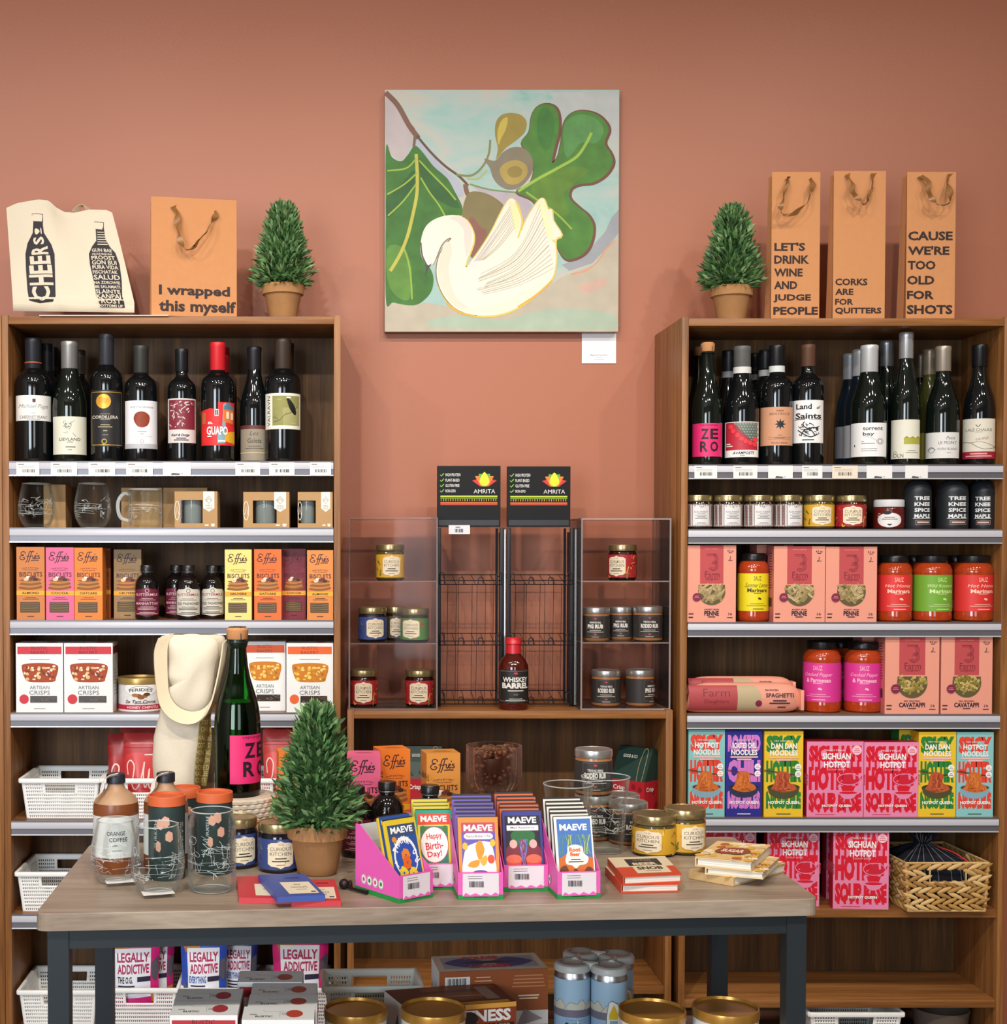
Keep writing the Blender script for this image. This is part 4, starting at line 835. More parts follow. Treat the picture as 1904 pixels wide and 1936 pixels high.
# noodle cartons
def drip(A, t, cx, cy, w, h, m): A.text(t, cx, cy, w, h, m, 0.07)
def bowl(A, cx, cy, rx, bc, noo, dark, seed):
    k = A.w / A.h; r = random.Random(seed)
    A.stroke([(0.0, cy + 0.20), (0.5, cy + 0.165), (0.93, cy + 0.135)], 0.022, C('#4a2418')); A.stroke([(0.0, cy + 0.185), (0.5, cy + 0.155), (0.93, cy + 0.125)], 0.018, C('#6b3520'))
    A.poly([(cx - rx, cy), (cx - rx * 0.86, cy - rx * k * 0.42), (cx - rx * 0.5, cy - rx * k * 0.66), (cx, cy - rx * k * 0.72), (cx + rx * 0.5, cy - rx * k * 0.66), (cx + rx * 0.86, cy - rx * k * 0.42), (cx + rx, cy)], C(bc)); A.ell(cx, cy, rx, rx * k * 0.24, C(bc)); A.ell(cx, cy, rx * 0.92, rx * k * 0.19, C(dark))
    A.poly([(cx - rx * 0.75, cy - 0.02), (cx - rx * 0.6, cy + 0.03), (cx - rx * 0.4, cy + 0.16), (cx - 0.02, cy + 0.185), (cx + rx * 0.4, cy + 0.15), (cx + rx * 0.35, cy + 0.06), (cx + rx * 0.7, cy + 0.02), (cx + rx * 0.75, cy - 0.03), (cx, cy - 0.06)], C(noo[0]), 4)
    for i in range(30):
        x = cx + r.uniform(-0.36, 0.32) * rx; y = cy + r.uniform(-0.02, 0.1)
        A.stroke([(x, y + 0.07), (x + r.uniform(-.05, .05), y + 0.03), (x + r.uniform(-.08, .08), y - 0.015), (x + r.uniform(-.12, .12), y - 0.03)], 0.016, C(r.choice(noo)), 4)
    for i in range(16): A.stroke([(cx + r.uniform(-.7, .7) * rx, cy - 0.01), (cx + r.uniform(-.5, .5) * rx, cy + r.uniform(-.045, 0)), (cx + r.uniform(-.7, .7) * rx, cy - 0.02)], 0.018, C(r.choice(noo)), 4)
def noodle_art(bgc, fg, w1, w2, l1, l2, bc, noo, dark, seed):
    def f(A):
        A.bg(C(bgc, 0.45)); F = C(fg, 0.45); drip(A, w1, 0.5, 0.85, 0.9, 0.2, F); drip(A, 'HOTTER' if w1 == 'SPICY' else 'CHILI', 0.5, 0.53, 0.9, 0.26, F); drip(A, w2, 0.5, 0.19, 0.9, 0.2, F)
        for i in range(9): A.stroke([(0.09 + i * 0.1, 0.1), (0.09 + i * 0.1, 0.3)], 0.035, F)
        bowl(A, 0.5, 0.345, 0.42, bc, noo, dark, seed)
        A.text('FOUR HANDS CLASSIC', 0.5, 0.885, 0.5, 0.016, WHITE); A.text(l1, 0.5, 0.825, 0.66, 0.065, WHITE, 0.035); A.text(l2, 0.5, 0.745, 0.72, 0.065, WHITE, 0.035)
        A.rect(0.12, 0.682, 0.88, 0.70, C('#eab7ae')); A.rect(0.3, 0.655, 0.7, 0.674, C('#eab7ae'))
        for y in (0.58, 0.50): A.circ(0.87, y, 0.085, WHITE, 18); A.lines(0.81, 0.93, y + 0.005, 2, 0.02, F, 0.007)
        A.text('HOTPOT QUEEN', 0.5, 0.165, 0.8, 0.042, WHITE, 0.04); A.lines(0.2, 0.8, 0.03, 1, .1, WHITE if bgc == '#2a2a8a' else C('#4a4a3a'), 0.01)
    return f
ORN = ['#c9692a', '#e08b42', '#a84a1c', '#d9772f']; RDN = ['#b5522e', '#8f3320', '#cf7040', '#a64a2a']
N1 = noodle_art('#86c1bf', '#dd4433', 'SPICY', 'NOODLE', 'HOTPOT', 'NOODLES', '#7fa6b8', ORN, '#5b2a1c', 1)
N2 = noodle_art('#2a2a8a', '#cf78c4', 'ROASTED', 'NOODLES', 'ROASTED CHILI', 'NOODLES', '#2c3046', ORN, '#241a20', 2)
N3 = noodle_art('#e6bd2e', '#2c7d35', 'SPICY', 'NOODLE', 'DAN DAN', 'NOODLES', '#4b4a2c', RDN, '#3a2a18', 3)
PNK, RED = C('#e286ab', 0.45), C('#d3162c', 0.45)
def soup_art(A):
    A.bg(PNK)
    for t, y, h in (('SICHUAN', 0.84, 0.22), ('HOTPOT', 0.51, 0.32), ('SOUP BASE', 0.2, 0.25)): drip(A, t, 0.5, y, 0.93, h, RED)
    for i in range(8): A.stroke([(0.1 + i * 0.115, 0.06), (0.1 + i * 0.115, 0.17)], 0.04, RED); A.stroke([(0.1 + i * 0.115, 0.62), (0.1 + i * 0.115, 0.76)], 0.04, RED)
    A.poly([(0.58, 0.33), (0.62, 0.26), (0.72, 0.235), (0.84, 0.26), (0.9, 0.34), (0.92, 0.42), (0.8, 0.39), (0.66, 0.38), (0.55, 0.42)], PNK, 4); A.poly([(0.6, 0.41), (0.63, 0.34), (0.72, 0.30), (0.82, 0.34), (0.86, 0.41)], RED, 0)
    A.poly([(0.52, 0.5), (0.6, 0.47), (0.66, 0.5), (0.7, 0.56), (0.8, 0.55), (0.82, 0.5), (0.92, 0.51), (0.98, 0.55), (0.93, 0.47), (0.8, 0.43), (0.65, 0.42), (0.56, 0.45)], C('#c91c34'), 4); A.ring(0.74, 0.5, 0.2, 0.016, PNK, 26, 0.075); A.ell(0.73, 0.315, 0.2, 0.03, PNK, 22); A.ell(0.73, 0.32, 0.16, 0.018, RED, 22)
    A.text('TINGLY MALA', 0.48, 0.885, 0.36, 0.022, WHITE); A.text('SICHUAN', 0.52, 0.805, 0.50, 0.085, WHITE, 0.035); A.text('HOTPOT', 0.53, 0.695, 0.46, 0.085, WHITE, 0.035); A.text('SOUP BASE', 0.53, 0.63, 0.3, 0.022, C('#f0b9cb')); A.circ(0.88, 0.885, 0.085, C('#efc3d0'), 14); A.lines(0.82, 0.94, 0.9, 3, 0.022, RED, 0.008)
    A.text('HOTPOT QUEEN', 0.53, 0.145, 0.52, 0.04, WHITE, 0.04); A.lines(0.04, 0.6, 0.03, 1, .1, RED, 0.006)
def soup_side(A): A.bg(C('#b51a30', 0.45)); A.text('SOUP BASE', 0.5, 0.5, 0.75, 0.3, C('#d8607c'), 0.03, pi / 2)
GN = 'noodle boxes on the right unit'
for x0, x1, top, art, mc, lb, dy in ((1302, 1371, 1380, N1, '#86c1bf', 'teal and red noodle box at the left end of its shelf', 0), (1373, 1441.5, 1380.5, N2, '#2a2a8a', 'blue and purple noodle box left of the yellow one', 0), (1445.5, 1519, 1382, N3, '#e6bd2e', 'yellow and green noodle box between blue box and pink boxes', 0),
    (1737.5, 1808, 1384, N3, '#d9a81f', 'yellow and green noodle box right of the pink boxes', 0), (1809.5, 1879, 1384.5, N1, '#86c1bf', 'teal and red noodle box at the right end of its shelf', 0), (1700, 1758, 1380, N3, '#2c7d35', 'green sided noodle box set back behind the right yellow one', 0.06)):
    box_thing(None, lb, x0, x1, top, 'R5', art, C(mc, 0.45), 0.05, dy, 0, GN, 'noodle_box')
GS = 'pink soup base boxes'
for x0, x1, top, sh, lb, dy, rz in ((1526, 1633, 1402, 'R5', 'pink and red soup box on noodle shelf, left of the pair', 0, 0), (1634, 1737, 1403, 'R5', 'pink and red soup box on noodle shelf, right of the pair', 0, 0), (1520, 1612, 1398, 'R5', 'soup box standing back behind the pair on noodle shelf', 0.07, 0),
    (1452, 1549, 1567, 'R6', 'pink soup box on wooden shelf with its lower left hidden by the table corner', 0.03, -0.06), (1577, 1680, 1567, 'R6', 'pink soup box standing free left of the wicker basket', 0.0, -0.07),
    (1330, 1430, 1567, 'R6', 'pink soup box mostly hidden behind the table\'s books and jars', 0.06, 0.0), (1563, 1650, 1569, 'R6', 'soup box in shade behind the free standing one', 0.10, 0), (1460, 1545, 1569, 'R6', 'soup box in shade behind the one at the table corner', 0.14, 0)):
    box_thing(None, lb, x0, x1, top, sh, soup_art, C('#c01c33', 0.45), 0.035, dy, rz, GS, 'soup_box', 'box', soup_side)
# ------------------------------------------------------------------ jars
def jar_parts(r, H, body, lid, art, fill=None, lidh=0.014, label=(0.10, 0.70), rot=0.0, lw=5.6, neck=0.9):
    zl = H - lidh
    b = MB(); b.lathe([(0, 0.004), (r * 0.85, 0.0), (r * 0.97, 0.003), (r, 0.008), (r, zl * 0.86), (r * 0.985, zl * 0.9), (r * neck, zl * 0.965), (r * neck, zl + 0.002), (0, zl + 0.002)], body, 36)
    l = MB(); l.lathe([(r * 0.93, zl - 0.002), (r * 0.985, zl - 0.002), (r * 1.0, zl), (r * 1.0, H - 0.0035), (r * 0.985, H - 0.001), (r * 0.93, H), (r * 0.9, H - 0.0012), (0, H - 0.0012)], lid, 36)
    out = [('jar_body', b), ('lid', l)]
    if art:
        W_ = lw * r; A = Art(W_, H * (label[1] - label[0])); art(A); m = MB(); m.art(A, cyl(r, rot, H * label[0], w=W_), du=0.005); out.append(('label', m))
    return out
def curious(col, accents, rot=0.0):
    """colour wrap with a cream plaque; the plaque is centred on the wrap"""
    def f(A):
        A.bg(C(col, 0.5)); r = random.Random(len(col) + sum(map(ord, col)))
        for i in range(40):
            x, y = r.uniform(0.02, 0.98), r.uniform(0.08, 0.92)
            A.stroke([(x, y), (x + r.uniform(-.03, .03), y + r.uniform(-.15, .15)), (x + r.uniform(-.04, .04), y + r.uniform(-.2, .2))], r.uniform(0.005, 0.014), C(r.choice(accents)), 4)
        a, b = 0.388, 0.612
        A.poly([(a, 0.2), (a + .03, 0.12), (0.47, 0.1), (0.5, 0.04), (0.53, 0.1), (b - .03, 0.12), (b, 0.2), (b, 0.82), (b - .03, 0.89), (0.53, 0.9), (0.5, 0.96), (0.47, 0.9), (a + .03, 0.89), (a, 0.82)], C('#e6d6b8', 0.55))
        k = C('#5e5647'); A.text('THE', 0.5, 0.83, 0.05, 0.05, C('#b5803c'), 0.01); A.text('CURIOUS', 0.5, 0.69, 0.185, 0.12, k, 0.0); A.text('KITCHEN', 0.5, 0.53, 0.185, 0.12, k, 0.0); A.lines(0.42, 0.58, 0.36, 2, 0.09, C('#3d362c'), 0.04); A.lines(0.44, 0.56, 0.16, 1, .1, k, 0.02)
    return f
def grey_art(A):
    A.bg(C('#c7c3c2', 0.55)); r = random.Random(1)
    for i in range(14):
        for j in range(16): A.ring(0.03 + j * 0.063, 0.05 + i * 0.07, 0.018, 0.009, C('#7d5a52'), 6)
    A.rect(0.395, 0.04, 0.605, 0.96, C('#d9d6d6', 0.55)); k = C('#4a4547'); A.stroke([(0.49, 0.84), (0.5, 0.93), (0.51, 0.84)], 0.008, k); A.text('ELIAS MARKET', 0.5, 0.66, 0.17, 0.08, k); A.lines(0.42, 0.58, 0.56, 2, 0.07, C('#8a8688'), 0.025); A.lines(0.42, 0.58, 0.42, 2, 0.06, k, 0.03); A.lines(0.42, 0.58, 0.14, 2, 0.05, GREYT, 0.03)
def rub_art(t1, t2):
    def f(A):
        A.bg(C('#35312f', 0.5)); A.frame(0.38, 0.1, 0.62, 0.96, 0.0015, C('#8a837a')); A.ell(0.5, 0.88, 0.018, 0.035, C('#c8343a'), 8); A.text(t1, 0.5, 0.70, 0.15, 0.09, C('#d9d4cb'), 0.03); A.text(t2, 0.5, 0.53, 0.21, 0.19, C('#e4dfd6'), 0.05); A.lines(0.38, 0.62, 0.34, 2, 0.07, C('#c9c2b6'), 0.022); A.ell(0.5, 0.17, 0.02, 0.04, C('#a84a34'), 6); A.lines(0.42, 0.58, 0.05, 1, .1, C('#c9c2b6'), 0.02)
        A.lines(0.78, 0.95, 0.8, 7, 0.08, C('#b5aea4'), 0.025, 2); A.bars(0.78, 0.9, 0.08, 0.2, WHITE, 10)
    return f
LIDG = C('#b8a677', 0.25, 0.85); LIDS = C('#c4c3bf', 0.3, 0.85); RUB = C('#a06a3d', 0.35, 0, .4, .4, 0.2, 200)
DJ = C('#1c1512', 0.08, 0, 0.5, 0.3)
CK = {'yellow': ('#d3a02c', ['#e8c75a', '#b5862a', '#5e6b2a', '#efd98a'], '#4d4326'), 'red': ('#a8262c', ['#d9464a', '#5f8a3a', '#e0b53a', '#7a1a22'], '#2a0f0d'), 'blue': ('#39487f', ['#5d74b5', '#2a2f55', '#7f8fc2', '#6b7a3a'], '#141420'), 'green': ('#4f7a34', ['#c2333a', '#7ba14a', '#e0464a', '#2f5a26'], '#2a1c10'), 'grey': ('#5c5548', ['#8a8375', '#3b352c'], '#2a1610')}
def jar_at(label, x0, x1, top, Y0, z, art, body, lid=LIDG, rot=0.0, group=None, name='jar', lidh=0.014, lab=(0.08, 0.72), lw=5.6, H=None, key=None, lift=0.0, neck=0.9):
    r = (x1 - x0) / 2 / S(Y0); r = (x1 - x0) / 2 / S(Y0 + r); Yc = Y0 + r
    if H is None: H = ZY(top, Yc - r * (0.97 if ZY(top, Yc) > HC else -0.9)) - z
    o = thing(name, label, 'jar', (PX((x0 + x1) / 2, Yc, 1100), Yc, z + lift), 0, group)
    put_parts(jar_parts(r, H, body, lid, art, lidh=lidh, label=lab, rot=rot - atan2(o.location.x, Yc), lw=lw, neck=neck), o); return o
z = SHZ['R2']; GJ = 'small jars on the right unit'; yj = YF + 0.012
for i, (a, b) in enumerate(((1298, 1345), (1348, 1402), (1405, 1460), (1462, 1515))):
    w_ = ('first', 'second', 'third', 'fourth')[i]
    jar_at(f'jar with pale grey patterned label, {w_} from the left in its row', a if i else 1292, b, 935.5, yj, z, grey_art, DJ, LIDG, (0.25, 0.37, 0.37, 0.57)[i], GJ)
def ck(c): return curious(CK[c][0], CK[c][1])
jar_at('gold lidded jar with yellow label right of the grey label jars', 1518, 1575, 935.5, yj, z, ck('yellow'), C(CK['yellow'][2], 0.1), LIDG, 0.24, GJ)
jar_at('gold lidded jar with red label left of the honey jar', 1579, 1635, 936, yj, z, ck('red'), C('#4a1a10', 0.1), LIDG, 0.16, GJ)
def honey(A):
    A.bg(C('#5d1a14', 0.2)); A.ell(0.5, 0.42, 0.15, 0.4, C('#e3dfdd'), 24); k = INK; A.lines(0.4, 0.6, 0.55, 2, 0.1, k, 0.03); A.poly([(0.5, 0.1), (0.47, 0.18), (0.485, 0.22), (0.5, 0.19), (0.515, 0.22), (0.53, 0.18)], k); A.ell(0.47, 0.82, 0.05, 0.1, k, 10); A.lines(0.35, 0.4, 0.75, 4, 0.12, C('#d5cfcd'), 0.03)
jar_at('small dark red jar with ribbed white lid and round white label', 1652, 1707, 944, yj, z, honey, C('#5d1a14', 0.12, 0, .5, .4), C('#cfd0d2', 0.45), 0.05, GJ, lidh=0.016, lab=(0.05, 0.66))
# matte black syrup bottles, tops hidden behind the shelf above
def black_art(A):
    A.bg(C('#1f2226', 0.5)); w_ = C('#dfe2e2')
    for i, t in enumerate(('TREE', 'KNEE', 'SPICE' , 'MAPLE')): A.text(t, 0.5, 0.80 - i * 0.17, 0.24, 0.11, w_, 0.03)
    A.rect(0.36, 0.215, 0.64, 0.23, w_); A.frame(0.4, 0.04, 0.62, 0.17, 0.004, C('#c9a9a0')); A.rect(0.42, 0.08, 0.6, 0.13, C('#c9a9a0')); A.bars(0.08, 0.14, 0.55, 0.85, w_, 6)
for x0, x1, dy, rot, lb in ((1708, 1758, 0.0, 0.40, 'matte black syrup bottle nearest the small dark red jar'), (1771, 1827, 0.0, 0.37, 'matte black syrup bottle in the middle of three'), (1835, 1880, 0.02, -0.05, 'matte black syrup bottle, last at the right'), (1826, 1866, 0.09, 0, 'matte black bottle in shade behind the right two')):
    Y0 = YF + 0.015 + dy; r = (x1 - x0) / 2 / S(Y0 + 0.03); H = 0.152; Yc = Y0 + r
    o = thing('syrup_bottle', lb, 'bottle', (PX((x0 + x1) / 2, Yc), Yc, z), 0, 'black syrup bottles on the right unit'); b = MB()
    b.lathe([(0, 0.002), (r * .95, 0), (r, 0.004), (r, H * 0.62), (r * .94, H * 0.7), (r * .7, H * 0.77), (r * .42, H * 0.8), (r * .42, H * 0.84), (0, H * 0.84)], C('#24282d', 0.42, 0, 0.4), 32).build('bottle_body', o)
    MB().lathe([(r * .4, H * 0.8), (r * .5, H * 0.81), (r * .5, H - 0.001), (r * .45, H), (0, H)], C('#101114', 0.4), 24).build('cap', o)
    A = Art(5 * r, H * 0.56); black_art(A); MB().art(A, cyl(r, rot - atan2(o.location.x, Yc), H * 0.05, w=5 * r), du=0.005).build('label', o)

# sauce jars
SAUCE = C('#a83a17', 0.1, 0, 0.5, 0.4, 0.25, 120)
def sauce_art(col, l1, l2, ink='#f0c9b4', logo=None):
    def f(A):
        A.bg(C(col, 0.5)); k = C(ink); lg = C(logo or ink); A.text('SAUZ', 0.5, 0.87, 0.095, 0.12, lg, 0.0); A.text(l1, 0.5, 0.69, 0.30, 0.12, k, 0.0, 0, 0.35); A.text(l2, 0.505, 0.555, 0.26, 0.11, C(ink) if ink != '#3a3414' else C('#3a3414'), 0.03); A.lines(0.42, 0.58, 0.47, 1, .1, k, 0.014)
        A.ell(0.52, 0.34, 0.016, 0.03, k, 8); A.ell(0.535, 0.325, 0.012, 0.025, k, 8); A.lines(0.36, 0.64, 0.19, 2, 0.05, k, 0.01); A.lines(0.40, 0.62, 0.05, 1, .1, k, 0.02)
        A.bars(0.1, 0.16, 0.08, 0.3, WHITE, 8)
    return f
def sauce(label, x0, x1, top, shelf, art, rot=0.0, dy=0.0):
    Y0 = YF + 0.015 + dy; r = (x1 - x0) / 2 / S(Y0 + .04); Yc = Y0 + r; zz = SHZ[shelf]; H = ZY(top, Yc - r) - zz
    o = thing('sauce_jar', label, 'jar', (PX((x0 + x1) / 2, Yc, 1200), Yc, zz), 0, 'sauce jars on the right unit'); b = MB()
    b.lathe([(0, 0.004), (r * .85, 0), (r * .97, 0.004), (r, 0.012), (r * .985, H * .12), (r * .985, H * .72), (r, H * .74), (r * .99, H * .78), (r * .9, H * .85), (r * .76, H * .885), (r * .74, H * .9), (0, H * .9)], SAUCE, 36).build('jar_body', o)
    MB().lathe([(r * .72, H * .885), (r * .8, H * .89), (r * .81, H * .9), (r * .81, H - .002), (r * .77, H), (0, H - .0005)], C('#1a1718', 0.3, 0.2), 32).build('lid', o)
    A = Art(5.2 * r, H * .55); art(A); MB().art(A, cyl(r * .99, rot - atan2(o.location.x, Yc), H * .155, w=5.2 * r), du=0.005).build('label', o); return o
sauce('sauce jar with yellow label between the salmon pasta boxes', 1394, 1452, 1046, 'R3', sauce_art('#e3cf1f', 'Summer Lemon', 'Marinara', '#3a3414'), 0.3)
sauce('sauce jar with red label, right beside the third pasta box', 1658, 1722, 1050, 'R3', sauce_art('#d8322f', 'Hot Honey', 'Marinara'), 0.28)
sauce('sauce jar with green label between the two red label jars', 1725, 1797, 1050, 'R3', sauce_art('#6fa32f', 'Wild Rosemary', 'Marinara', '#cfe3a0', '#cfe3a0'), 0.55)
sauce('sauce jar with red label at the right end of its shelf', 1803, 1874, 1050, 'R3', sauce_art('#d8322f', 'Hot Honey', 'Marinara'), 0.55)
sauce('sauce jar in shade behind the left red and green jars', 1700, 1756, 1050, 'R3', sauce_art('#a8322f', 'Hot Honey', 'Marinara'), 0.2, 0.1)  # darker red copy of the label, shade put into its colour
sauce('sauce jar in shade behind the green and right red jars', 1778, 1836, 1050, 'R3', sauce_art('#6fa32f', 'Wild Rosemary', 'Marinara'), 0.2, 0.1)
PKL = sauce_art('#d3358c', 'Cracked Pepper', '& Parmesan', '#f0b5c8')
sauce('pink label sauce jar on the left beside the spaghetti packs', 1520, 1589, 1214, 'R4', PKL, -0.22)
sauce('pink label sauce jar on the right beside the curly pasta boxes', 1598, 1666, 1215, 'R4', PKL, 0.1)
sauce('pink label sauce jar half hidden behind the other two pink ones', 1559, 1619, 1212, 'R4', PKL, 0.5, 0.1)

# spaghetti packs lying on the shelf
def spag(label, x0, x1, y0, y1, dy, shift, tilt):
    z = SHZ['R4']; Y0 = YF + 0.008 + dy; xa, xb = PX(x0, Y0, 1300), PX(x1, Y0, 1300); h = ZY(y0, Y0) - z - shift; w = xb - xa
    o = thing('spaghetti_pack', label, 'pasta pack', ((xa + xb) / 2, Y0, z + shift), 0, 'spaghetti packs on the right unit')
    m = MB(); t = 0.034; TI = lambda v: Vector((0, t * v, 0))
    def surf(u, v):
        x = -w / 2 + w * u; e = 1 - (2 * u - 1) ** 8; a = 2 * pi * v
        return (x + 0.006 * sin(a), 0.022 + (0.02 * e + 0.002) * -cos(a), h * 0.5 + h * 0.5 * e ** 0.5 * sin(a) * (0.97) + (1 - e ** .5) * -h * 0.3)
    m.grid(surf, 40, 24, SALM); A = Art(w * 0.94, h * 0.82)
    A.rect(0, 0, 0.45, 1, C('#a84447')); A.text('Farm', 0.25, 0.72, 0.24, 0.3, C('#7b2630'), -0.005); A.text('Daughters', 0.25, 0.36, 0.22, 0.2, C('#7b2630')); A.rect(0.44, 0.0, 0.56, 1, C('#b3a07c')); A.ell(0.58, 0.5, 0.07, 0.5, C('#b3a07c'), 20)
    k = C('#3a1f33'); A.text('PEA PROTEIN', 0.75, 0.82, 0.12, 0.07, k, 0.02); A.text('SPAGHETTI', 0.82, 0.62, 0.25, 0.17, k, 0.02); A.lines(0.72, 0.92, 0.38, 2, .1, k, 0.05); A.lines(0.78, 0.9, 0.12, 1, .1, k, 0.05); A.ell(0.63, 0.3, 0.03, 0.13, C('#7d2440'), 14)
    m.art(A, lambda u, v, n: (-w * .47 + u, 0.022 - 0.0225 * sqrt(max(0.02, 1 - ((v / (h * .82) - .5) * 1.72) ** 2)) - n, h * 0.09 + v), du=0.02, dv=0.004)
    m.build('wrapper', o)
    f = MB(); f.box(w / 2 - 0.004, w / 2 + 0.004, 0.004, 0.044, h * 0.1, h * 0.75, SALM, 0.001).build('sealed_end', o); return o
spag('lower salmon spaghetti pack lying flat, lettering to the front', 1296, 1519, 1291, 1344, 0.0, 0.0, 0)
spag('upper salmon spaghetti pack lying behind and above the lettered one', 1296, 1503, 1279, 1330, 0.05, 0.032, 0)
spag('third spaghetti pack lying under the upper one at the back', 1296, 1508, 1315, 1340, 0.05, 0.0, 0)

# ------------------------------------------------------------------ left unit: syrup bottles, glassware, tin
def syrup(label, x0, x1, top, Y0, z, lab, rot=0.0, lz=(0.06, 0.6), H=None, name='syrup_bottle'):
    r = (x1 - x0) / 2 / S(Y0 + .03); Yc = Y0 + r; H = H or ZY(top, Yc) - z
    o = thing(name, label, 'bottle', (PX((x0 + x1) / 2, Yc, 1100), Yc, z), 0, 'dark syrup bottles')
    b = MB(); b.lathe([(0, 0.003), (r * .9, 0), (r, 0.006), (r, H * .6), (r * .96, H * .68), (r * .82, H * .75), (r * .6, H * .805), (r * .46, H * .83), (r * .44, H * .86), (0, H * .86)], C('#15100f', 0.06, 0, .5, .3), 36).build('glass_body', o)
    c = MB(); c.lathe([(r * .44, H * .85), (r * .52, H * .855), (r * .52, H * .885), (r * .5, H * .89), (r * .54, H * .895), (r * .54, H - .002), (r * .5, H), (0, H)], C('#1c1a1b', 0.3, 0, .5), 28)
    c.lathe([(r * .535, H * .872), (r * .545, H * .875), (r * .535, H * .878)], SILVER, 28); c.build('cap', o)
    W_ = 2.6 * r; A = Art(W_, H * (lz[1] - lz[0])); lab(A); MB().art(A, cyl(r, rot - atan2(o.location.x, Yc), H * lz[0], w=W_), du=0.004).build('label', o); return o
def syr(bg, ink):
    def f(A):
        B, K = C(bg, 0.5), C(ink); A.poly([(0.04, 0.06), (0.25, 0.04), (0.5, 0.0), (0.75, 0.04), (0.96, 0.06), (0.96, 0.84), (0.86, 0.92), (0.64, 0.93), (0.5, 1.0), (0.36, 0.93), (0.14, 0.92), (0.04, 0.84)], B)
        A.ring(0.5, 0.87, 0.06, 0.015, K, 14); A.text('BUTTERMILK', 0.5, 0.74, 0.78, 0.09, C('#9a2a35') if bg != '#6d1f36' else K, 0.01); A.lines(0.2, 0.8, 0.6, 2, 0.05, K, 0.012); A.text('MANHATTAN' if bg == '#6d1f36' else 'OLD FASHIONED', 0.5, 0.44, 0.78, 0.09, K, 0.01); A.lines(0.15, 0.85, 0.32, 3, 0.045, K, 0.016); A.lines(0.1, 0.9, 0.13, 2, 0.05, K, 0.02)
    return f
z = SHZ['L3']; BUR, CRM = syr('#6d1f36', '#d3b3b5'), syr('#cfc8ba', '#3d3834')
syrup('dark syrup bottle with burgundy label beside the khaki shaded biscuit box', 255, 301, 1068, YF + 0.012, z, BUR)
syrup('burgundy label syrup bottle tucked behind the front cream label bottle', 312, 355, 1068, YF + 0.07, z, BUR, 0.0)
syrup('cream label syrup bottle standing in front at the shelf middle', 333, 378.5, 1068.5, YF + 0.008, z, CRM)
syrup('cream label syrup bottle left of the pale yellow biscuit box', 380, 424, 1068.5, YF + 0.04, z, CRM)
syrup('dark syrup bottle mostly hidden by the pale yellow biscuit box', 402, 444, 1069, YF + 0.1, z, CRM, 0.9)

def etched(A, seed):
    r = random.Random(seed); m_ = ETCH
    for i in range(26):
        x, y = r.uniform(0.05, 0.95), r.uniform(0.15, 0.85); p = [(x, y)]
        for k in range(5): x += r.uniform(-.05, .05); y += r.uniform(-.1, .1); p.append((x, y))
        A.stroke(p, r.choice((0.0016, 0.0025)), m_, 3)
    for i in range(18):
        x = r.uniform(0.1, 0.8); A.stroke([(x, r.uniform(.2, .6)), (x + r.uniform(-.02, .06), r.uniform(.3, .8))], 0.0014, m_)
    for i in range(12):
        y = r.uniform(0.2, 0.75); x = r.uniform(0.05, 0.6); A.stroke([(x, y), (x + 0.12, y + 0.02), (x + .28, y - 0.02)], 0.0016, m_, 4)
ETCH = C('#dfe6e2', 0.8, 0, 0.1)
def glass_lathe(prof, th):
    """closed wall of thickness th around an outer profile that starts at the foot centre"""
    inn = [(max(0.0, r - th), z) for r, z in prof[2:]]; fl = prof[1][1] + 0.006
    inn = [(r, max(z, fl)) for r, z in inn]
    return [(0, prof[0][1])] + prof[1:] + list(reversed(inn)) + [(0, fl)]
STEM = [(0, 0), (0.55, 0.0), (0.62, 0.01), (0.78, 0.09), (0.93, 0.22), (0.995, 0.36), (1.0, 0.45), (0.97, 0.6), (0.90, 0.76), (0.82, 0.9), (0.775, 1.0)]
CAN = [(0, 0), (0.80, 0.0), (0.86, 0.012), (0.98, 0.07), (1.0, 0.1), (1.0, 0.80), (0.98, 0.86), (0.9, 0.925), (0.86, 0.95), (0.88, 0.985), (0.87, 1.0)]
PINT = [(0, 0), (0.66, 0.0), (0.70, 0.02), (0.72, 0.06), (0.8, 0.4), (0.88, 0.7), (0.97, 0.97), (1.0, 1.0)]
def glass(label, name, prof, cx, Yc, z, r, H, seed=None, group=None, th=0.0022, n=40):
    pr = [(a * r, b * H) for a, b in prof]; m = MB(); m.lathe(glass_lathe(pr, th), GLASS, n)
    for t_, w_ in ((len(pr) - 1, th * .75), (1, th * .5)):           # whitened rim and foot rings, painted in for the edge highlights
        q_, z_ = pr[t_]; z_ = z_ - th * .3 if t_ > 1 else z_ + th * .6; q_ -= th * .5; m.tube([(q_ * cos(k * pi / 24), q_ * sin(k * pi / 24), z_) for k in range(48)], w_ * .6, RIMG, 6, True)
    o = thing(name, label, 'glass', (cx, Yc, z), 0, group); m.build('glass_body', o)
    if seed:
        A = Art(4.5 * r, H * 0.62); etched(A, seed); 
        def fn(u, v, nn):
            zz = H * 0.14 + v; t = zz / H
            for (r0, t0), (r1, t1) in zip(prof, prof[1:]):
                if t0 <= t <= t1 and t1 > t0: rr = (r0 + (r1 - r0) * (t - t0) / (t1 - t0)) * r; break
            return cyl(rr)(u - 2.25 * r, zz, nn)
        MB().art(A, fn, du=0.006, dv=0.006, lift=0.0002, step=0.000002).build('etched_map', o, label='fine white etched map lines')
    return o
z = SHZ['L2']
def gl_shelf(label, x0, x1, top, seed, name='stemless_glass'):
    Y0 = YF + 0.012; r = (x1 - x0) / 2 / S(Y0 + .04); Yc = Y0 + r; return glass(label, name, STEM, PX((x0 + x1) / 2, Yc), Yc, z, r, ZY(top, Yc) - z, seed, 'glasses on the left unit')
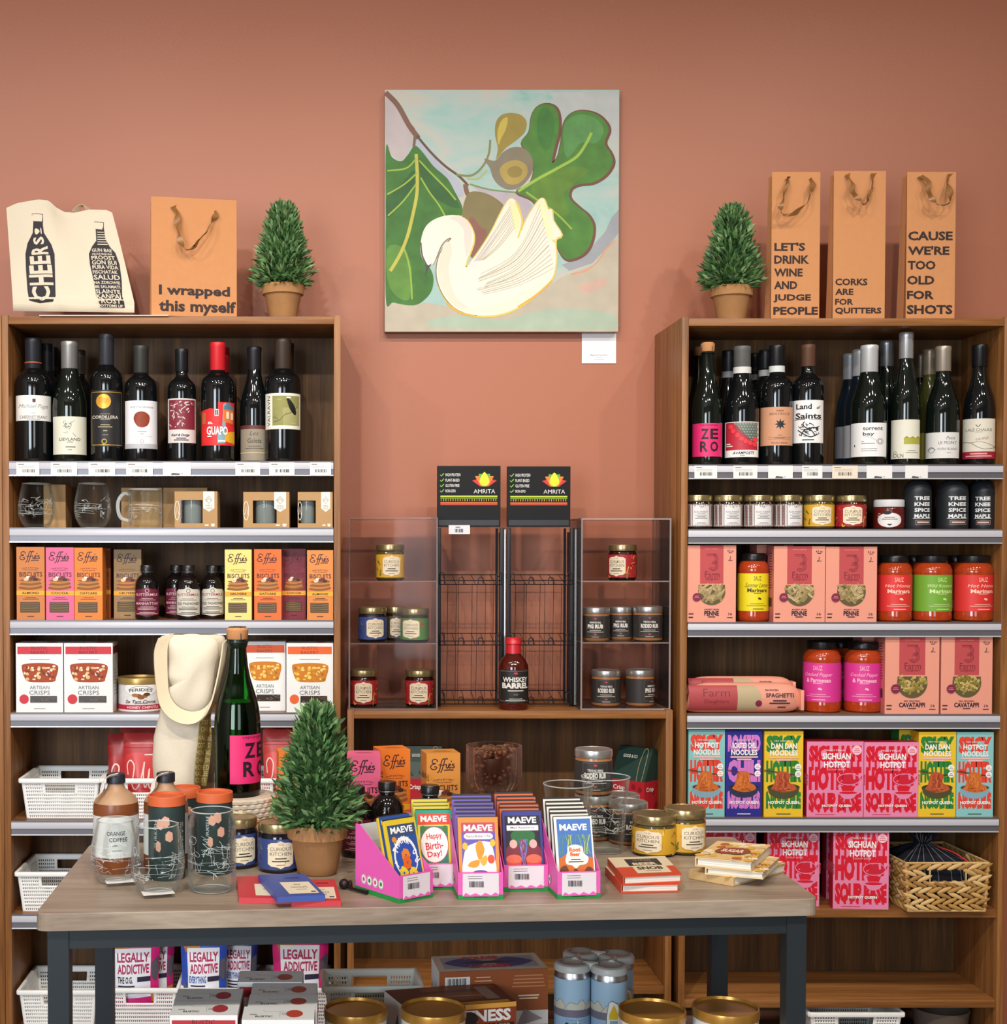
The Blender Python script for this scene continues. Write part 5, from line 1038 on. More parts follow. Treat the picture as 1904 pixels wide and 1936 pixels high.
gl_shelf('clear stemless glass in front of a kraft box at the shelf\'s left end', 35, 105, 914, 11); gl_shelf('clear stemless glass standing alone left of the glass mug', 141, 211, 914, 12)
Y0 = YF + 0.012; xa, xb = PX(243, Y0 + .04), PX(305, Y0 + .04); r = (PX(308, Y0) - PX(243, Y0)) / 2; Yc = Y0 + r; H = ZY(925, Yc) - z
o = thing('glass_mug', 'clear glass mug with handle on its left before two kraft boxes', 'mug', (PX(275.5, Yc), Yc, z), 0, None)
MB().lathe(glass_lathe([(0, 0), (r * .93, 0), (r * .98, .003), (r, .012), (r, H * .97), (r * .99, H)], .003), GLASS, 40).tube([(r * .985 * cos(k * pi / 24), r * .985 * sin(k * pi / 24), H - .001) for k in range(48)], .0014, RIMG, 6, True).build('glass_body', o)
MB().tube(catmull([(-r * .96, 0, H * .86), (-r * 1.25, -0.006, H * .88), (-r * 1.55, -0.008, H * .7), (-r * 1.58, -0.008, H * .45), (-r * 1.4, -0.006, H * .25), (-r * .97, 0, H * .18)], 6), 0.005, RIMG, 10).build('handle', o)
A = Art(4 * r, H * .6); etched(A, 13); MB().art(A, cyl(r, 0, H * .2, w=4 * r), du=.005, step=0.000002).build('etched_map', o)
PACKG = thin_glass('whitened_packed_glass', (0.8, 0.85, 0.84, 1), 1.5, '#e3ece9', 0.62, 0.06, 0.05)  # clear glass whitened: bright reflections put into its colour
KB = C('#b48f63', 0.7, 0, .2, 0, .06, 60)
def kraft(label, x0, x1, top, dy=0.0, win=None, d=0.08, rz=0.0):
    Y = YF + 0.01 + dy; cx, w, h = px_box(x0, x1, top, Y, z); m = MB(); o = thing('mug_box', label, 'box', (cx, Y, z), rz, 'kraft glassware boxes on the left unit')
    if win:
        u0, u1, v0, v1 = (win[0] - x0) / (x1 - x0), (win[1] - x0) / (x1 - x0), 0.12, 0.76; a, b, c_, e = -w / 2 + w * u0, -w / 2 + w * u1, h * v0, h * v1; t = .0015
        for q in ((-w / 2, a, 0, h), (b, w / 2, 0, h), (a, b, 0, c_), (a, b, e, h)): m.box(q[0], q[1], 0, t, q[2], q[3], KB)
        m.box(-w / 2, w / 2, d - t, d, 0, h, KB); m.box(-w / 2, -w / 2 + t, t, d - t, 0, h, KB); m.box(w / 2 - t, w / 2, t, d - t, 0, h, KB); m.box(-w / 2 + t, w / 2 - t, t, d - t, 0, t, KB); m.box(-w / 2 + t, w / 2 - t, t, d - t, h - t, h, KB)
        A = Art(w, h); W_ = C('#e1dcd2'); k = C('#6b655c'); tx = 0.80
        A.poly([(tx - .13, 1), (tx - .13, 0.54), (tx, 0.44), (tx + .13, 0.54), (tx + .13, 1)], W_); A.stroke([(tx - .08, .77), (tx, .87), (tx + .08, .77), (tx, .67), (tx - .08, .77)], 0.012, k); A.stroke([(tx - .05, .75), (tx, .81), (tx + .05, .75)], 0.012, k); A.text('WELL', tx, .61, .16, .045, k); A.text('TOLD', tx, .54, .16, .045, k)
        A.ring(0.06, 0.47, 0.055, 0.014, C('#e6ded0'), 20, 0.26); A.stroke([(0.03, .36), (0.06, .6), (.1, .36)], 0.012, C('#e6ded0')); A.lines(.68, .82, .05, 1, .1, C('#e6ded0'), .04); A.poly([(.86, .03), (.93, .03), (.94, .11), (.85, .11)], C('#e6ded0')); m.art(A, front(w)); m.build('carton', o)
        rg = min((b - a) * .75, d * .8) / 2 * 1.15; g = MB(); g.lathe(glass_lathe([(0, 0), (rg * .9, 0), (rg, .004), (rg, h * .78)], .003), PACKG, 32, c=((a + b) / 2, d * .5), xf=Matrix.Translation((0, 0, t))); g.build('packed_glass', o)
        MB().box(a - .002, b + .002, t, t + .0005, c_ - .002, e + .002, FILMW).build('window', o)
    else: m.box(-w / 2, w / 2, 0, d, 0, h, KB, .0008, seg=1).build('carton', o)
    return o
kraft('plain kraft box behind the stemless glass at the shelf\'s left end', 82, 124, 916, 0.10); kraft('plain kraft box behind the glass mug, left one', 229, 306, 922, 0.10); kraft('plain kraft box behind the mug and the first window box', 308, 392, 922, 0.11)
kraft('kraft window box right beside the glass mug', 330, 411, 929, 0, (341, 383)); kraft('kraft window box in the gap left of the last one', 460, 547, 930, 0, (478, 523)); kraft('kraft window box at the right end of the glass shelf', 563, 629, 930, 0, (564, 597))
# nut tin
def tin(label, cx, Yc, z, r, H, lid, art, group=None, clear=False):
    o = thing('nut_tin', label, 'tin', (cx, Yc, z), 0, group)
    MB().lathe([(0, .002), (r * .95, .001), (r * .985, 0), (r * .985, .003), (r * .965, .005), (r * .965, H - .012), (0, H - .012)], C('#dcd9d6', 0.4, 0, .4, 0, .1, 60), 48).build('tin_body', o)
    MB().lathe([(r * .955, H - .016), (r * .995, H - .016), (r, H - .014), (r, H - .003), (r * .985, H), (r * .95, H), (r * .93, H - .005), (0, H - .005)], lid, 48).build('lid', o)
    A = Art(5.8 * r, H - .022); art(A); MB().art(A, cyl(r * .965, 0.0, .005, w=5.8 * r), du=.006).build('label', o); return o
def tin_art(band):
    def f(A):
        A.bg(C('#dfdcda', 0.5, 0, .4, 0, .12, 90)); r = random.Random(4)
        for i in range(40): x, y = r.uniform(.05, .95), r.uniform(.1, .95); A.stroke([(x, y), (x + r.uniform(-.02, .02), y + r.uniform(-.1, .1))], .004, C('#c7c4c3'))
        cx = .53
        if band: A.rect(0, 0, 1, .19, C('#b5283f')); A.text('HONEY CHIPOTLE', cx + .02, .09, .26, .10, C('#f0d5d5'), .02)
        A.ell(cx, .85, .13, .3, C('#eceae7'), 24); A.stroke([(cx - .10, .8), (cx - .06, .92), (cx, .96), (cx + .06, .92), (cx + .1, .8)], .003, INK, 5); A.text('FERIDIES', cx, .82, .18, .13, C('#332d2a'), .02, arch=.05)
        for x, y, c_ in ((cx - .02, .58, '#7b4a22'), (cx + .025, .56, '#96602c'), (cx, .5, '#8a5426'), (cx + .045, .63, '#5e3a1c'), (cx - .045, .6, '#a06a34')): A.ell(x, y, .026, .07, C(c_), 10)
        A.text('So Tart Cocoa' if band else 'Classic', cx, .33, .24, .13, INK, .01, 0, .3); A.lines(cx - .08, cx + .08, .25, 1, .1, GREYT, .03)
    return f
LIDW = C('#b99a5c', 0.35, 0.6)
z = SHZ['L4']; Y0 = YF + .015; r = 42 / S(Y0 + .05); Yc = Y0 + r
tin('white nut tin with gold lid and red bottom band on crisps shelf', PX(265, Yc, 1320), Yc, z, r, ZY(1283, Yc - r) - z, LIDW, tin_art(True))

# ------------------------------------------------------------------ price tags in the channels
def tag_at(label, x0, x1, shelf, kind, drop=3, mat=None):
    z = SHZ[shelf]; Y = YF - .0062; a, b = PX(x0, Y, 890), PX(x1, Y, 890); w, h = b - a, .0315; A = Art(w, h); A.bg(mat or C('#e4e2df', .6))
    if kind: A.lines(.08, .5, .82, 1, .1, INK, .05, 1, False); A.lines(.08, .8, .7, 2, .12, C('#9a9896'), .03, 2, False); A.bars(.25, .8, .22, .48, INK, 12, int(x0))
    else: A.poly([(.28, .02), (.33, .2), (.6, .14), (.6, .02)], C('#55565a')); A.lines(.6, .75, .1, 1, .1, C('#7a7a7a'), .05)
    m = MB().box(-w / 2, w / 2, 0, .0006, 0, h, mat or C('#e4e2df', .6)); m.art(A, front(w), lift=.0001, step=.00003); o = m.build('price_tag'); o.location = ((a + b) / 2, Y, z - .0345); tag(o, label, 'price tag', 'price tags on the shelf edges')
for x0, x1, k, t in ((31, 74.5, 1, 'the white script label bottle'), (96, 146, 1, 'the silver capsule bottle'), (167.5, 218, 1, 'the gold medal bottle'), (238.5, 289, 1, 'the rust red blot bottle'), (308, 361, 0, 'the burgundy label bottle, torn picture at its foot'), (445, 492, 1, 'the dark brown label bottle'), (509, 557, 1, 'the bird label bottle'), (586, 626, 1, 'no bottle, at the right end of the left unit\'s edge')):
    tag_at('white price tag under ' + t, x0, x1, 'L1', k)
for x0, x1, k, t in ((1313, 1356, 1, 'the magenta label bottle'), (1386.5, 1432, 1, 'the red grape label bottle'), (1452.5, 1499, 0, 'the copper star bottle'), (1516.5, 1555, 1, 'the hand lettered label bottle'), (1573.5, 1622, 1, 'the white capped row, cream paper'), (1638.5, 1687, 0, 'the lower case label bottle'), (1711.5, 1754.5, 0, 'the low white label bottle')):
    tag_at('price tag under ' + t, x0, x1, 'R1', k, 3, C('#e3d5c2', .6) if 'cream' in t else None)

# ------------------------------------------------------------------ perforated plastic baskets
PLW = C('#f3f3f0', .45, 0, .4)
_bk = {}
def basket_mesh(w, d, h, mat, handle=True, nu=34, nv=11, side=True):
    m = MB(); tp = .88
    def wall(fn, L, nu_, hnd):
        U, V = 2 * nu_ + 1, 2 * nv + 1; vs = []; fs = []
        for j in range(V + 1):
            for i in range(U + 1): vs.append(fn(i / U, j / V))
        for j in range(V):
            for i in range(U):
                u, v = (i + .5) / U, (j + .5) / V
                if hnd and abs(u - .5) < .19 and .66 < v < .86: continue
                if i % 2 == 1 and j % 2 == 1 and v < .88 and not (hnd and abs(u - .5) < .22 and v > .6) and .03 < u < .97: continue
                a = j * (U + 1) + i; fs.append((a, a + 1, a + U + 2, a + U + 1))
        m.add(vs, fs, mat)
    def k(v): return tp + (1 - tp) * v
    W2, D2 = w / 2, d / 2
    wall(lambda u, v: ((-W2 + w * u) * k(v), D2 - D2 * k(v), h * v), w, nu, handle); wall(lambda u, v: ((W2 - w * u) * k(v), D2 + D2 * k(v), h * v), w, nu, handle)
    ns = max(8, int(nu * d / w)); wall(lambda u, v: (-W2 * k(v), D2 + (D2 - d * u) * k(v), h * v), d, ns, False); wall(lambda u, v: (W2 * k(v), D2 + (-D2 + d * u) * k(v), h * v), d, ns, False)
    m.box(-W2 * tp, W2 * tp, D2 - D2 * tp, D2 + D2 * tp, 0, .003, mat)
    t = .006
    for q in ((-W2 - t / 2, W2 + t / 2, -t, 0), (-W2 - t / 2, W2 + t / 2, d, d + t)): m.box(q[0], q[1], q[2], q[3], h - .010, h, mat, .002)
    for q in ((-W2 - t, -W2), (W2, W2 + t)): m.box(q[0], q[1], -t / 2, d + t / 2, h - .010, h, mat, .002)
    return m
def basket(label, x0, x1, y0, shelf, d=.2, dy=0.0, Y=None, zb=None, h=None, rz=0.0, group='white plastic baskets', mat=PLW, w=None, cx=None):
    Y = Y or YF + .012 + dy; z = zb if zb is not None else SHZ[shelf]; c_, w_, h_ = px_box(x0, x1, y0, Y, z); h = h or h_; w = w or w_
    key = (round(w, 2), round(h, 2), round(d, 2), mat.name)
    if key not in _bk:
        o = basket_mesh(round(w, 3) - .012, d, h, mat).build('plastic_basket'); md = o.modifiers.new('wall', 'SOLIDIFY'); md.thickness = .0022; md.offset = 0; _bk[key] = o
    else: o = _bk[key].copy(); COL.objects.link(o)
    o.location = (cx if cx is not None else c_, Y, z); o.rotation_euler.z = rz
    for k in ('group',):
        if k in o: del o[k]
    return tag(o, label, 'basket', group)
basket('empty white perforated basket at the left of the red pouches', 36, 191, 1472, 'L5'); basket('white perforated basket holding the left red pouches behind the amber bottles', 191.5, 347, 1472, 'L5'); basket('white perforated basket holding the red pouches behind the plant', 466, 622, 1472, 'L5')
basket('empty white basket half hidden by the table\'s left edge', 28, 184, 1649, 'L6'); basket('empty white basket behind the table\'s front left leg', 32, 187, 1872, 'L7'); basket('white basket with the pink pouches near the table legs', 190, 338, 1868, 'L7'); basket('white basket with the blue pouches under the table', 341, 488, 1868, 'L7', .19, .02); basket('white basket with the single pink pouch under the table', 490, 627, 1868, 'L7', .19, .02)
basket('pale basket on the unit\'s floor at lower right', 1528, 1710, 1914, 'R8', .19)
# pouches
def pouch(label, x0, x1, top, Y, z, col, art, lean=.0, rz=0.0, group=None, h=None, cat='pouch'):
    c_, w, h_ = px_box(x0, x1, top, Y, z); h = h or h_; m = MB(); mat = C(col, .35, 0, .5)
    def bul(u, v): return (.016 * sin(pi * u) ** .6 * sin(pi * min(1, .1 + .86 * (1 - v) + .04)) ** .7) if 0 < u < 1 and v < .97 else .0006
    def F(sgn): return lambda u, v: (-w / 2 + w * u + .003 * sin(9 * v) * (u - .5), sgn * (bul(u, v) + (.012 * (1 - v) if v < 1 else 0) * sin(pi * u)) + lean * v * h + .0025 * sin(7 * u + 5 * v), h * v)
    m.grid(F(-1), 18, 20, mat); m.grid(F(1), 18, 20, mat, True, True)
    A = Art(w, h); art(A); g = F(-1)
    m.art(A, lambda u, v, n: tuple(Vector(g(min(max(u / w, 0), 1), min(max(v / h, 0), 1))) + Vector((0, -n - .0012, 0))), du=w / 14, dv=h / 14)
    o = m.build('pouch'); o.location = (c_, Y, z); o.rotation_euler.z = rz; return tag(o, label, cat, group)
def nut_pouch(A):
    w_ = C('#f0cfc8'); A.rect(.03, .83, .97, .835, C('#8c1f24')); A.rect(.2, .88, .8, .89, C('#e0a49c'))
    A.stroke([(.12, .5), (.1, .62), (.2, .68), (.3, .62), (.28, .5), (.24, .4), (.34, .33), (.46, .4), (.55, .58), (.58, .66), (.56, .5), (.6, .36), (.66, .4), (.72, .58), (.7, .38), (.78, .34), (.86, .44)], .035, w_, 6); A.lines(.5, .9, .74, 1, .1, w_, .014); A.lines(.35, .8, .2, 2, .06, w_, .012)
z5 = SHZ['L5'] + .004; GPU = 'red nut pouches in the white baskets'
pouch('dark red pouch turned aside, leftmost in its basket', 201, 240, 1390, YF + .06, z5, '#a83234', lambda A: A.stroke([(.45, .45), (.3, .55), (.45, .64), (.65, .6), (.6, .45), (.55, .3)], .07, C('#f0cfc8'), 5), .1, -.1, GPU); pouch('red pouch with white script beside the canvas bottle bag', 233, 303, 1388, YF + .05, z5, '#cc4040', nut_pouch, .1, 0, GPU)
pouch('red pouch standing behind the other two with its top strip showing', 226, 300, 1372, YF + .12, z5, '#b53a3a', lambda A: None, .1, 0, GPU); pouch('red pouch right behind the tabletop plant and green bottle', 497, 562, 1381, YF + .05, z5, '#d24a48', nut_pouch, .1, 0, GPU); pouch('red pouch further back behind the plant', 500, 585, 1372, YF + .12, z5, '#b53a3a', lambda A: None, .1, 0, GPU)
def legal(second, bgc, l3):
    def f(A):
        A.poly([(.05, .93), (.3, .97), (.42, .88), (.3, .8), (.1, .83)], C('#b5702c', .6, 0, .3, 0, .4, 120)); A.rect(.14, .34, .84, .87, C('#e2e4ec', .5)); k = C('#a51f55'); A.text('LEGALLY', .5, .775, .62, .105, k, .035); A.text('ADDICTIVE', .5, .65, .62, .105, k, .035)
        if second: A.text('EVERYTHING', .36, .535, .38, .075, C('#2c5aa8'), .03); 
        else: A.text(l3, .34, .535, .3, .075, INK, .03)
        A.rect(.58, .51, .84, .565, C('#2a2740')); A.lines(.2, .7, .46, 3, .035, C('#2a2740'), .016, 3, False); A.poly([(.86, .72), (.98, .78), (1, .62), (.95, .5), (.87, .55)], C('#55505a')); A.poly([(.85, .4), (.98, .42), (.97, .28), (.85, .28)], C('#c9762c')); A.poly([(0, .45), (.1, .5), (.13, .36), (.02, .3)], C('#55505a'))
    return f
z7 = SHZ['L7'] + .004; GL = 'snack pouches under the table'
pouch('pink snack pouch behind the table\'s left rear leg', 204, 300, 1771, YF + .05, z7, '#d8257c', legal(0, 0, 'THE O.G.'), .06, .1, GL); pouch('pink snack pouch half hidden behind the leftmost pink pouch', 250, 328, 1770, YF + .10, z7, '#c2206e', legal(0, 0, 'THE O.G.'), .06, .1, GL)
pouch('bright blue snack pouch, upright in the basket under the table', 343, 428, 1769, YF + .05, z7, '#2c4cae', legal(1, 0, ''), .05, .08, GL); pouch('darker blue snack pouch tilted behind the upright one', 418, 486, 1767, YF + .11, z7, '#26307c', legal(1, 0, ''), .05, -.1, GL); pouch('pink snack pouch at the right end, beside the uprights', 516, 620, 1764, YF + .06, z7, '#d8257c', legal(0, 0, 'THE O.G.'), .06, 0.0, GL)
pouch('blue snack pouch in deep shade left of the bright blue one', 356, 404, 1768, YF + .12, z7, '#22296a', lambda A: None, .05, 0, GL)  # darker copy of the blue pouch colour, painted as shade

# ------------------------------------------------------------------ middle unit: clear cases, wire racks, jars
def case(label, x0, x1, top, Y, d, shy):
    z = CTOP + .0005; c_, w, h = px_box(x0, x1, top, Y, z); t = .004; o = thing('display_case', label, 'display case', (c_, Y, z), 0, 'clear acrylic display cases'); a, b = -w / 2, w / 2
    m = MB()
    for q in ((a, a + t, 0, d, 0, h), (b - t, b, 0, d, 0, h), (a + t, b - t, 0, d, 0, t), (a + t, b - t, 0, d, h - t, h), (a + t, b - t, d - t, d, t, h - t)): m.box(*q, ACRYL, edge=ACRYE)
    m.build('shell', o); MB().box(a + t, b - t, .0005, .0035, t, h - t, ACRYL, edge=ACRYE).build('front_door', o); zs = [z + t]
    for py in shy: zz = ZY(py, Y) - z; MB().box(a + t, b - t, .004, d - t, zz - .003, zz, ACRYL, edge=ACRYE).build('shelf', o); zs.append(zz + z)
    return zs
YC = YF + .02; DC = .19
zl = case('tall clear acrylic case at the left with five jars on its shelves', 659, 828, 978, YC, DC, (1098, 1216)); zr = case('tall clear acrylic case at the right with six jars on its shelves', 1099, 1269.5, 979.5, YC, DC, (1098, 1214.5))
def cj(label, x0, x1, top, z, c, dy=.03, rot=0.0): return jar_at(label, x0, x1, top, YC + dy, z, ck(c), C(CK[c][2], .08, 0, .5, .3), LIDG, rot, 'jars in the clear cases', H=None if ZY(top, YC + .06) > HC else None)
cj('jar with yellow label alone on the left case\'s top shelf', 711, 764.5, 1029, zl[1], 'yellow', .03, .1); cj('jar with blue label on the left case\'s middle shelf', 677.5, 731, 1146.5, zl[2], 'blue', .03, .22); cj('jar half hidden between blue and green label jars', 729, 766, 1146, zl[2], 'grey', .09, .1); cj('jar with green and red label on the left case\'s middle shelf', 757.5, 811, 1149, zl[2], 'green', .02, -.3)
cj('jar with red label on the left case\'s floor, left one', 660.5, 714, 1263, zl[0], 'red', .02, .0); cj('jar with red label on the left case\'s floor, right one', 766, 821, 1263.5, zl[0], 'red', .02, -.07); cj('jar with red label alone on the right case\'s top shelf', 1149.5, 1203, 1029.5, zr[1], 'red', .03, -.4)
def rj(label, x0, x1, top, z, t1, t2, dy=.03, rot=0.0): return jar_at(label, x0, x1, top, YC + dy, z, rub_art(t1, t2), RUB, LIDS, rot, 'spice rub jars', lidh=.013, lab=(.1, .76), neck=.94)
rj('spice rub jar at the left of the right case\'s middle shelf', 1102, 1152.5, 1147, zr[2], 'MEMPHIS BBQ', 'PIG RUB', .02, -.05); rj('spice rub jar in the centre of the right case\'s middle shelf', 1151, 1197, 1146, zr[2], 'MEMPHIS BBQ', 'PIG RUB', .07, .0); rj('spice rub jar at the right of the right case\'s middle shelf', 1197.5, 1253.5, 1145, zr[2], 'TEXAS BBQ', 'RODEO RUB', .03, .12)
rj('spice rub jar on the right case\'s floor, label to the front', 1119.5, 1174, 1264, zr[0], 'TEXAS BBQ', 'RODEO RUB', .03, .02); rj('spice rub jar on the right case\'s floor, label turned aside', 1184.5, 1238.5, 1263, zr[0], 'MEMPHIS BBQ', 'PIG RUB', .03, .95)
# wire racks
WIRE = C('#17161a', .4, .3)
def rack(label, x0, x1, hx0, hx1, htop, price):
    z = CTOP + .0005; Y = YC + .076; c_ = PX((x0 + x1) / 2, Y, 1200); a, b = PX(x0, Y, 1200) - c_, PX(x1, Y, 1200) - c_; d = .125
    o = thing('wire_rack', label, 'display rack', (c_, Y, z), 0, 'black wire snack racks'); zz = lambda py: ZY(py, Y) - z
    top = zz(998)
    for x in (a, b): MB().box(x - .005, x + .005, .0, .012, 0, top, WIRE, .001).build('post', o); MB().box(x - .003, x + .003, d - .004, d + .002, 0, top, WIRE).build('post', o)
    g = MB(); g.box(b + .0055, b + .0075, .012, d - .004, .0, top - .01, WIRE); g.box(b + .0056, b + .0085, .001, .01, .004, top - .004, C('#b9b7b5', .25, .8)); g.build('side_panel', o)  # silver strip stands in for the highlight on the black sheet metal
    for k, py in enumerate((1105, 1219.5, 1331)):
        s = MB(); z0 = max(zz(py), .003); zb = z0 + .010
        for zq in (z0, zb): s.tube([(a, -.0, zq), (b, -.0, zq)], .0014, WIRE, 6)
        s.tube([(a, d - .006, zb + .012), (b, d - .006, zb + .012)], .0012, WIRE, 6)
        for x in (a, b): s.tube([(x, 0, zb), (x, d - .006, zb + .012)], .0012, WIRE, 6)
        for i in range(4):
            x = a + (b - a) * (.045, .35, .66, .955)[i]; hh = .020 if i in (0, 3) else .008; w_ = .0062
            s.tube([(x - w_, -.002, z0)] + [(x - w_ * cos(t * pi / 8), -.002, zb + hh - .006 + w_ * sin(t * pi / 8)) for t in range(9)] + [(x + w_, -.002, z0)], .0013, WIRE, 6)
        for i in range(6): x = a + (b - a) * (i + .7) / 6.4; s.tube([(x, .001, z0), (x, d - .006, zb + .012)], .0008, WIRE, 5)
        s.build('wire_shelf', o)
    bw = MB()
    for fx in (.05, .18, .32, .36, .58, .66, .8, .93): x = a + (b - a) * fx; bw.tube([(x, d - .004, .01), (x + .003, d - .004, zz(1105))], .0006, WIRE, 5)
    bw.build('back_wire', o)
    h0, h1 = zz(996.5), zz(htop); xa, xb = PX(hx0, Y, 940) - c_, PX(hx1, Y, 940) - c_; w, h = xb - xa, h1 - h0; A = Art(w, h); BK = C('#0b0a0b', .5, 0, .25); A.bg(BK); W_ = C('#d9d6d2')
    for i, t in enumerate(('HIGH PROTEIN', 'PLANT-BASED', 'GLUTEN FREE', 'NON-GMO')):
        y = .855 - i * .088; A.text(t, .13 + (.235, .22, .22, .16)[i] / 2, y, (.235, .22, .22, .16)[i], .05, W_, .01); A.stroke([(.045, y), (.065, y - .022), (.105, y + .025)], .012, C('#7fc23e'))
    cx, cy = .745, .75
    for dx, col, ht, sp in ((.17, '#c8322c', .10, .09), (-.17, '#c8322c', .10, .09), (.13, '#e07a2c', .17, .07), (-.13, '#e07a2c', .17, .07), (.08, '#5fa83a', .21, .06), (-.08, '#5fa83a', .21, .06)):
        A.poly([(cx, cy - .09), (cx + dx * .45, cy - .08), (cx + dx * 1.15, cy - .09 + ht), (cx + dx * .5, cy - .03 + ht * .7), (cx, cy - .02)], C(col), 0)
    A.poly([(cx, cy + .15), (cx - .075, cy + .02), (cx - .06, cy - .05), (cx, cy - .075), (cx + .06, cy - .05), (cx + .075, cy + .02)], C('#ecd42e'), 4)
    A.text('AMRITA', .745, .585, .34, .065, W_); A.rect(.05, .49, .95, .515, C('#b5c83a')); A.rect(.05, .465, .95, .48, C('#7f9a2a')); A.rect(.05, .385, .95, .405, C('#d9702c')); A.rect(.05, .36, .95, .38, C('#b53a24'))
    for i in range(24): A.poly([(.055 + i * .0375, .455), (.07 + i * .0375, .455), (.0625 + i * .0375, .415)], C('#d9c23a' if i % 3 else '#d97a3a'))
    m = MB(); m.box(xa, xb, -.004, .008, h0, h1, BK, .0015); ctr = (xa + xb) / 2; m.art(A, lambda u, v, n: (xa + u, -.004 - n, h0 + v)); m.box(xa + .004, xb - .004, -.006, -.004, h0 + .004, h0 + .018, C('#232123', .3)); m.build('header_sign', o)
    if price:
        p0, p1 = PX(848, Y, 1000) - c_, PX(888, Y, 1000) - c_; q = MB(); q.box(p0, p1, -.0085, -.0065, zz(1010), zz(993), C('#d3d3d6', .4)); B = Art(p1 - p0, zz(993) - zz(1010)); B.bars(.28, .7, .2, .6, INK, 10); B.lines(.25, .6, .75, 1, .1, INK, .06); q.art(B, lambda u, v, n: (p0 + u, -.0085 - n, zz(1010) + v)); q.build('price_holder', o)
rack('empty black wire rack with sign, the left one carrying a price holder', 830, 949, 826.5, 946, 881, True); rack('empty black wire rack with sign, right one beside the right case', 962, 1082, 958.5, 1078, 882, False)
# hot sauce
r = 28.5 / S(YF + .05); Yc = YF + .012 + r; z = CTOP; H = ZY(1205, Yc) - z; o = thing('sauce_bottle', 'brown sauce bottle with red wax top in front of the wire racks', 'bottle', (PX(970.5, Yc, 1300), Yc, z))
MB().lathe([(0, .003), (r * .92, 0), (r, .006), (r * .985, H * .1), (r * .985, H * .52), (r, H * .55), (r * .97, H * .62), (r * .8, H * .7), (r * .55, H * .755), (r * .44, H * .79), (r * .42, H * .95), (0, H * .95)], C('#4a140c', .07, 0, .5, .4, .3, 90), 36).build('glass_body', o)
MB().lathe([(r * .43, H * .775), (r * .5, H * .78), (r * .475, H * .9), (r * .54, H * .91), (r * .54, H * .94), (r * .5, H * .95), (r * .5, H - .002), (r * .45, H), (0, H)], C('#c21f2b', .35, 0, .5), 28).build('wax_cap', o)
A = Art(2.9 * r, H * .46); A.bg(C('#23201f', .5)); A.frame(.08, .05, .92, .97, .008, C('#8a837a')); A.ell(.5, .9, .05, .035, C('#c8343a'), 8); A.text('WHISKEY', .5, .71, .62, .15, C('#ddd8cf'), .03); A.text('BARREL', .5, .53, .66, .17, C('#ddd8cf'), .05); A.lines(.2, .8, .36, 1, .1, C('#c9c2b6'), .03); A.ell(.5, .26, .06, .03, C('#5d564d')); A.lines(.25, .75, .12, 2, .05, C('#c9c2b6'), .02)
MB().art(A, cyl(r * .99, .05, H * .1, w=2.9 * r), du=.005).build('label', o)
# ------------------------------------------------------------------ paper bags, tote and plants on top of the units
def paper_bag(label, x0, x1, top, Y, z, d, lines, rz=0.0, handle=None, fx=1.0, name='gift_bag', grp='brown paper wine bags'):
    c_, w, h = px_box(x0, x1, top, Y, z); w *= fx; t = .0008; o = thing(name, label, 'paper bag', (c_, Y, z), rz, grp); m = MB(); dt = d * .55
    def sheet(a, b, c, e): m.add([a, b, c, e], [(0, 1, 2, 3)], KRAFT)
    F = [(-w / 2, 0, 0), (w / 2, 0, 0), (w / 2, 0, h), (-w / 2, 0, h)]; B = [(-w / 2, d, 0), (w / 2, d, 0), (w / 2 - .001, dt, h * .985), (-w / 2 + .001, dt, h * .985)]
    mid = [(-w / 2 + .006, d * .5, .0), (-w / 2 + .004, dt * .5, h * .985)]
    sheet(*F); sheet(*reversed(B))
    for s in (1, -1):
        a, b = (0, 3) if s == 1 else (1, 2); x = s * (.006)
        m0, m1 = (F[a][0] + x, d * .5, 0), (F[a][0] + x, dt * .5, h * .985)
        sheet(F[a], F[b], m1, m0); sheet(m0, m1, B[b], B[a])
    sheet(F[0], B[0], B[1], F[1])
    b = m.build('bag_body', None); b.parent = o; md = b.modifiers.new('paper', 'SOLIDIFY'); md.thickness = t; md.offset = 0
    A = Art(w, h); k = C('#2a1512', .6)
    for tx, u0, u1, v0, v1 in lines: A.text(tx, (u0 + u1) / 2, (v0 + v1) / 2, u1 - u0, v1 - v0, k, .035)
    MB().art(A, front(w, -t / 2), lift=.0005).build('printed_text', o, label='dark lettering on the front')
    RB = C('#8f6236', .35, 0, .5, 0, .15, 30)
    if handle:
        pts = [(-w / 2 + u * w, y, v * h) for u, v, y in handle]; n = len(pts); q = catmull(pts, 5)
        wd = [Vector((.0085 * cos(1.5 * sin(i * .45)), .006 * sin(1.5 * sin(i * .45) + .4), .0035 * sin(i * .3))) for i in range(len(q))]
        wd = [Vector((v.x, v.y if abs(v.y) > .001 else .001, v.z + .004)) for v in wd]
        MB().ribbon(q, wd, RB, .0009).build('ribbon_handle', o)
        q2 = [(x * .8, dt + .004 + abs(y) * .3, zz_ - h * .02) for x, y, zz_ in q]
        MB().ribbon(q2, wd, RB, .0009).build('ribbon_handle', o)
    return o
z = RTOP + .0005; Yb = YF + .03
def rows(w0, w1, top, bot, data): return [(t, (a - w0) / (w1 - w0), (b - w0) / (w1 - w0), (601.5 - d) / (601.5 - top), (601.5 - c) / (601.5 - top)) for t, a, b, c, d in data]
HU = lambda pts, x0, x1, top: [((a - x0) / (x1 - x0), (601.5 - b) / (601.5 - top), y) for a, b, y in pts]
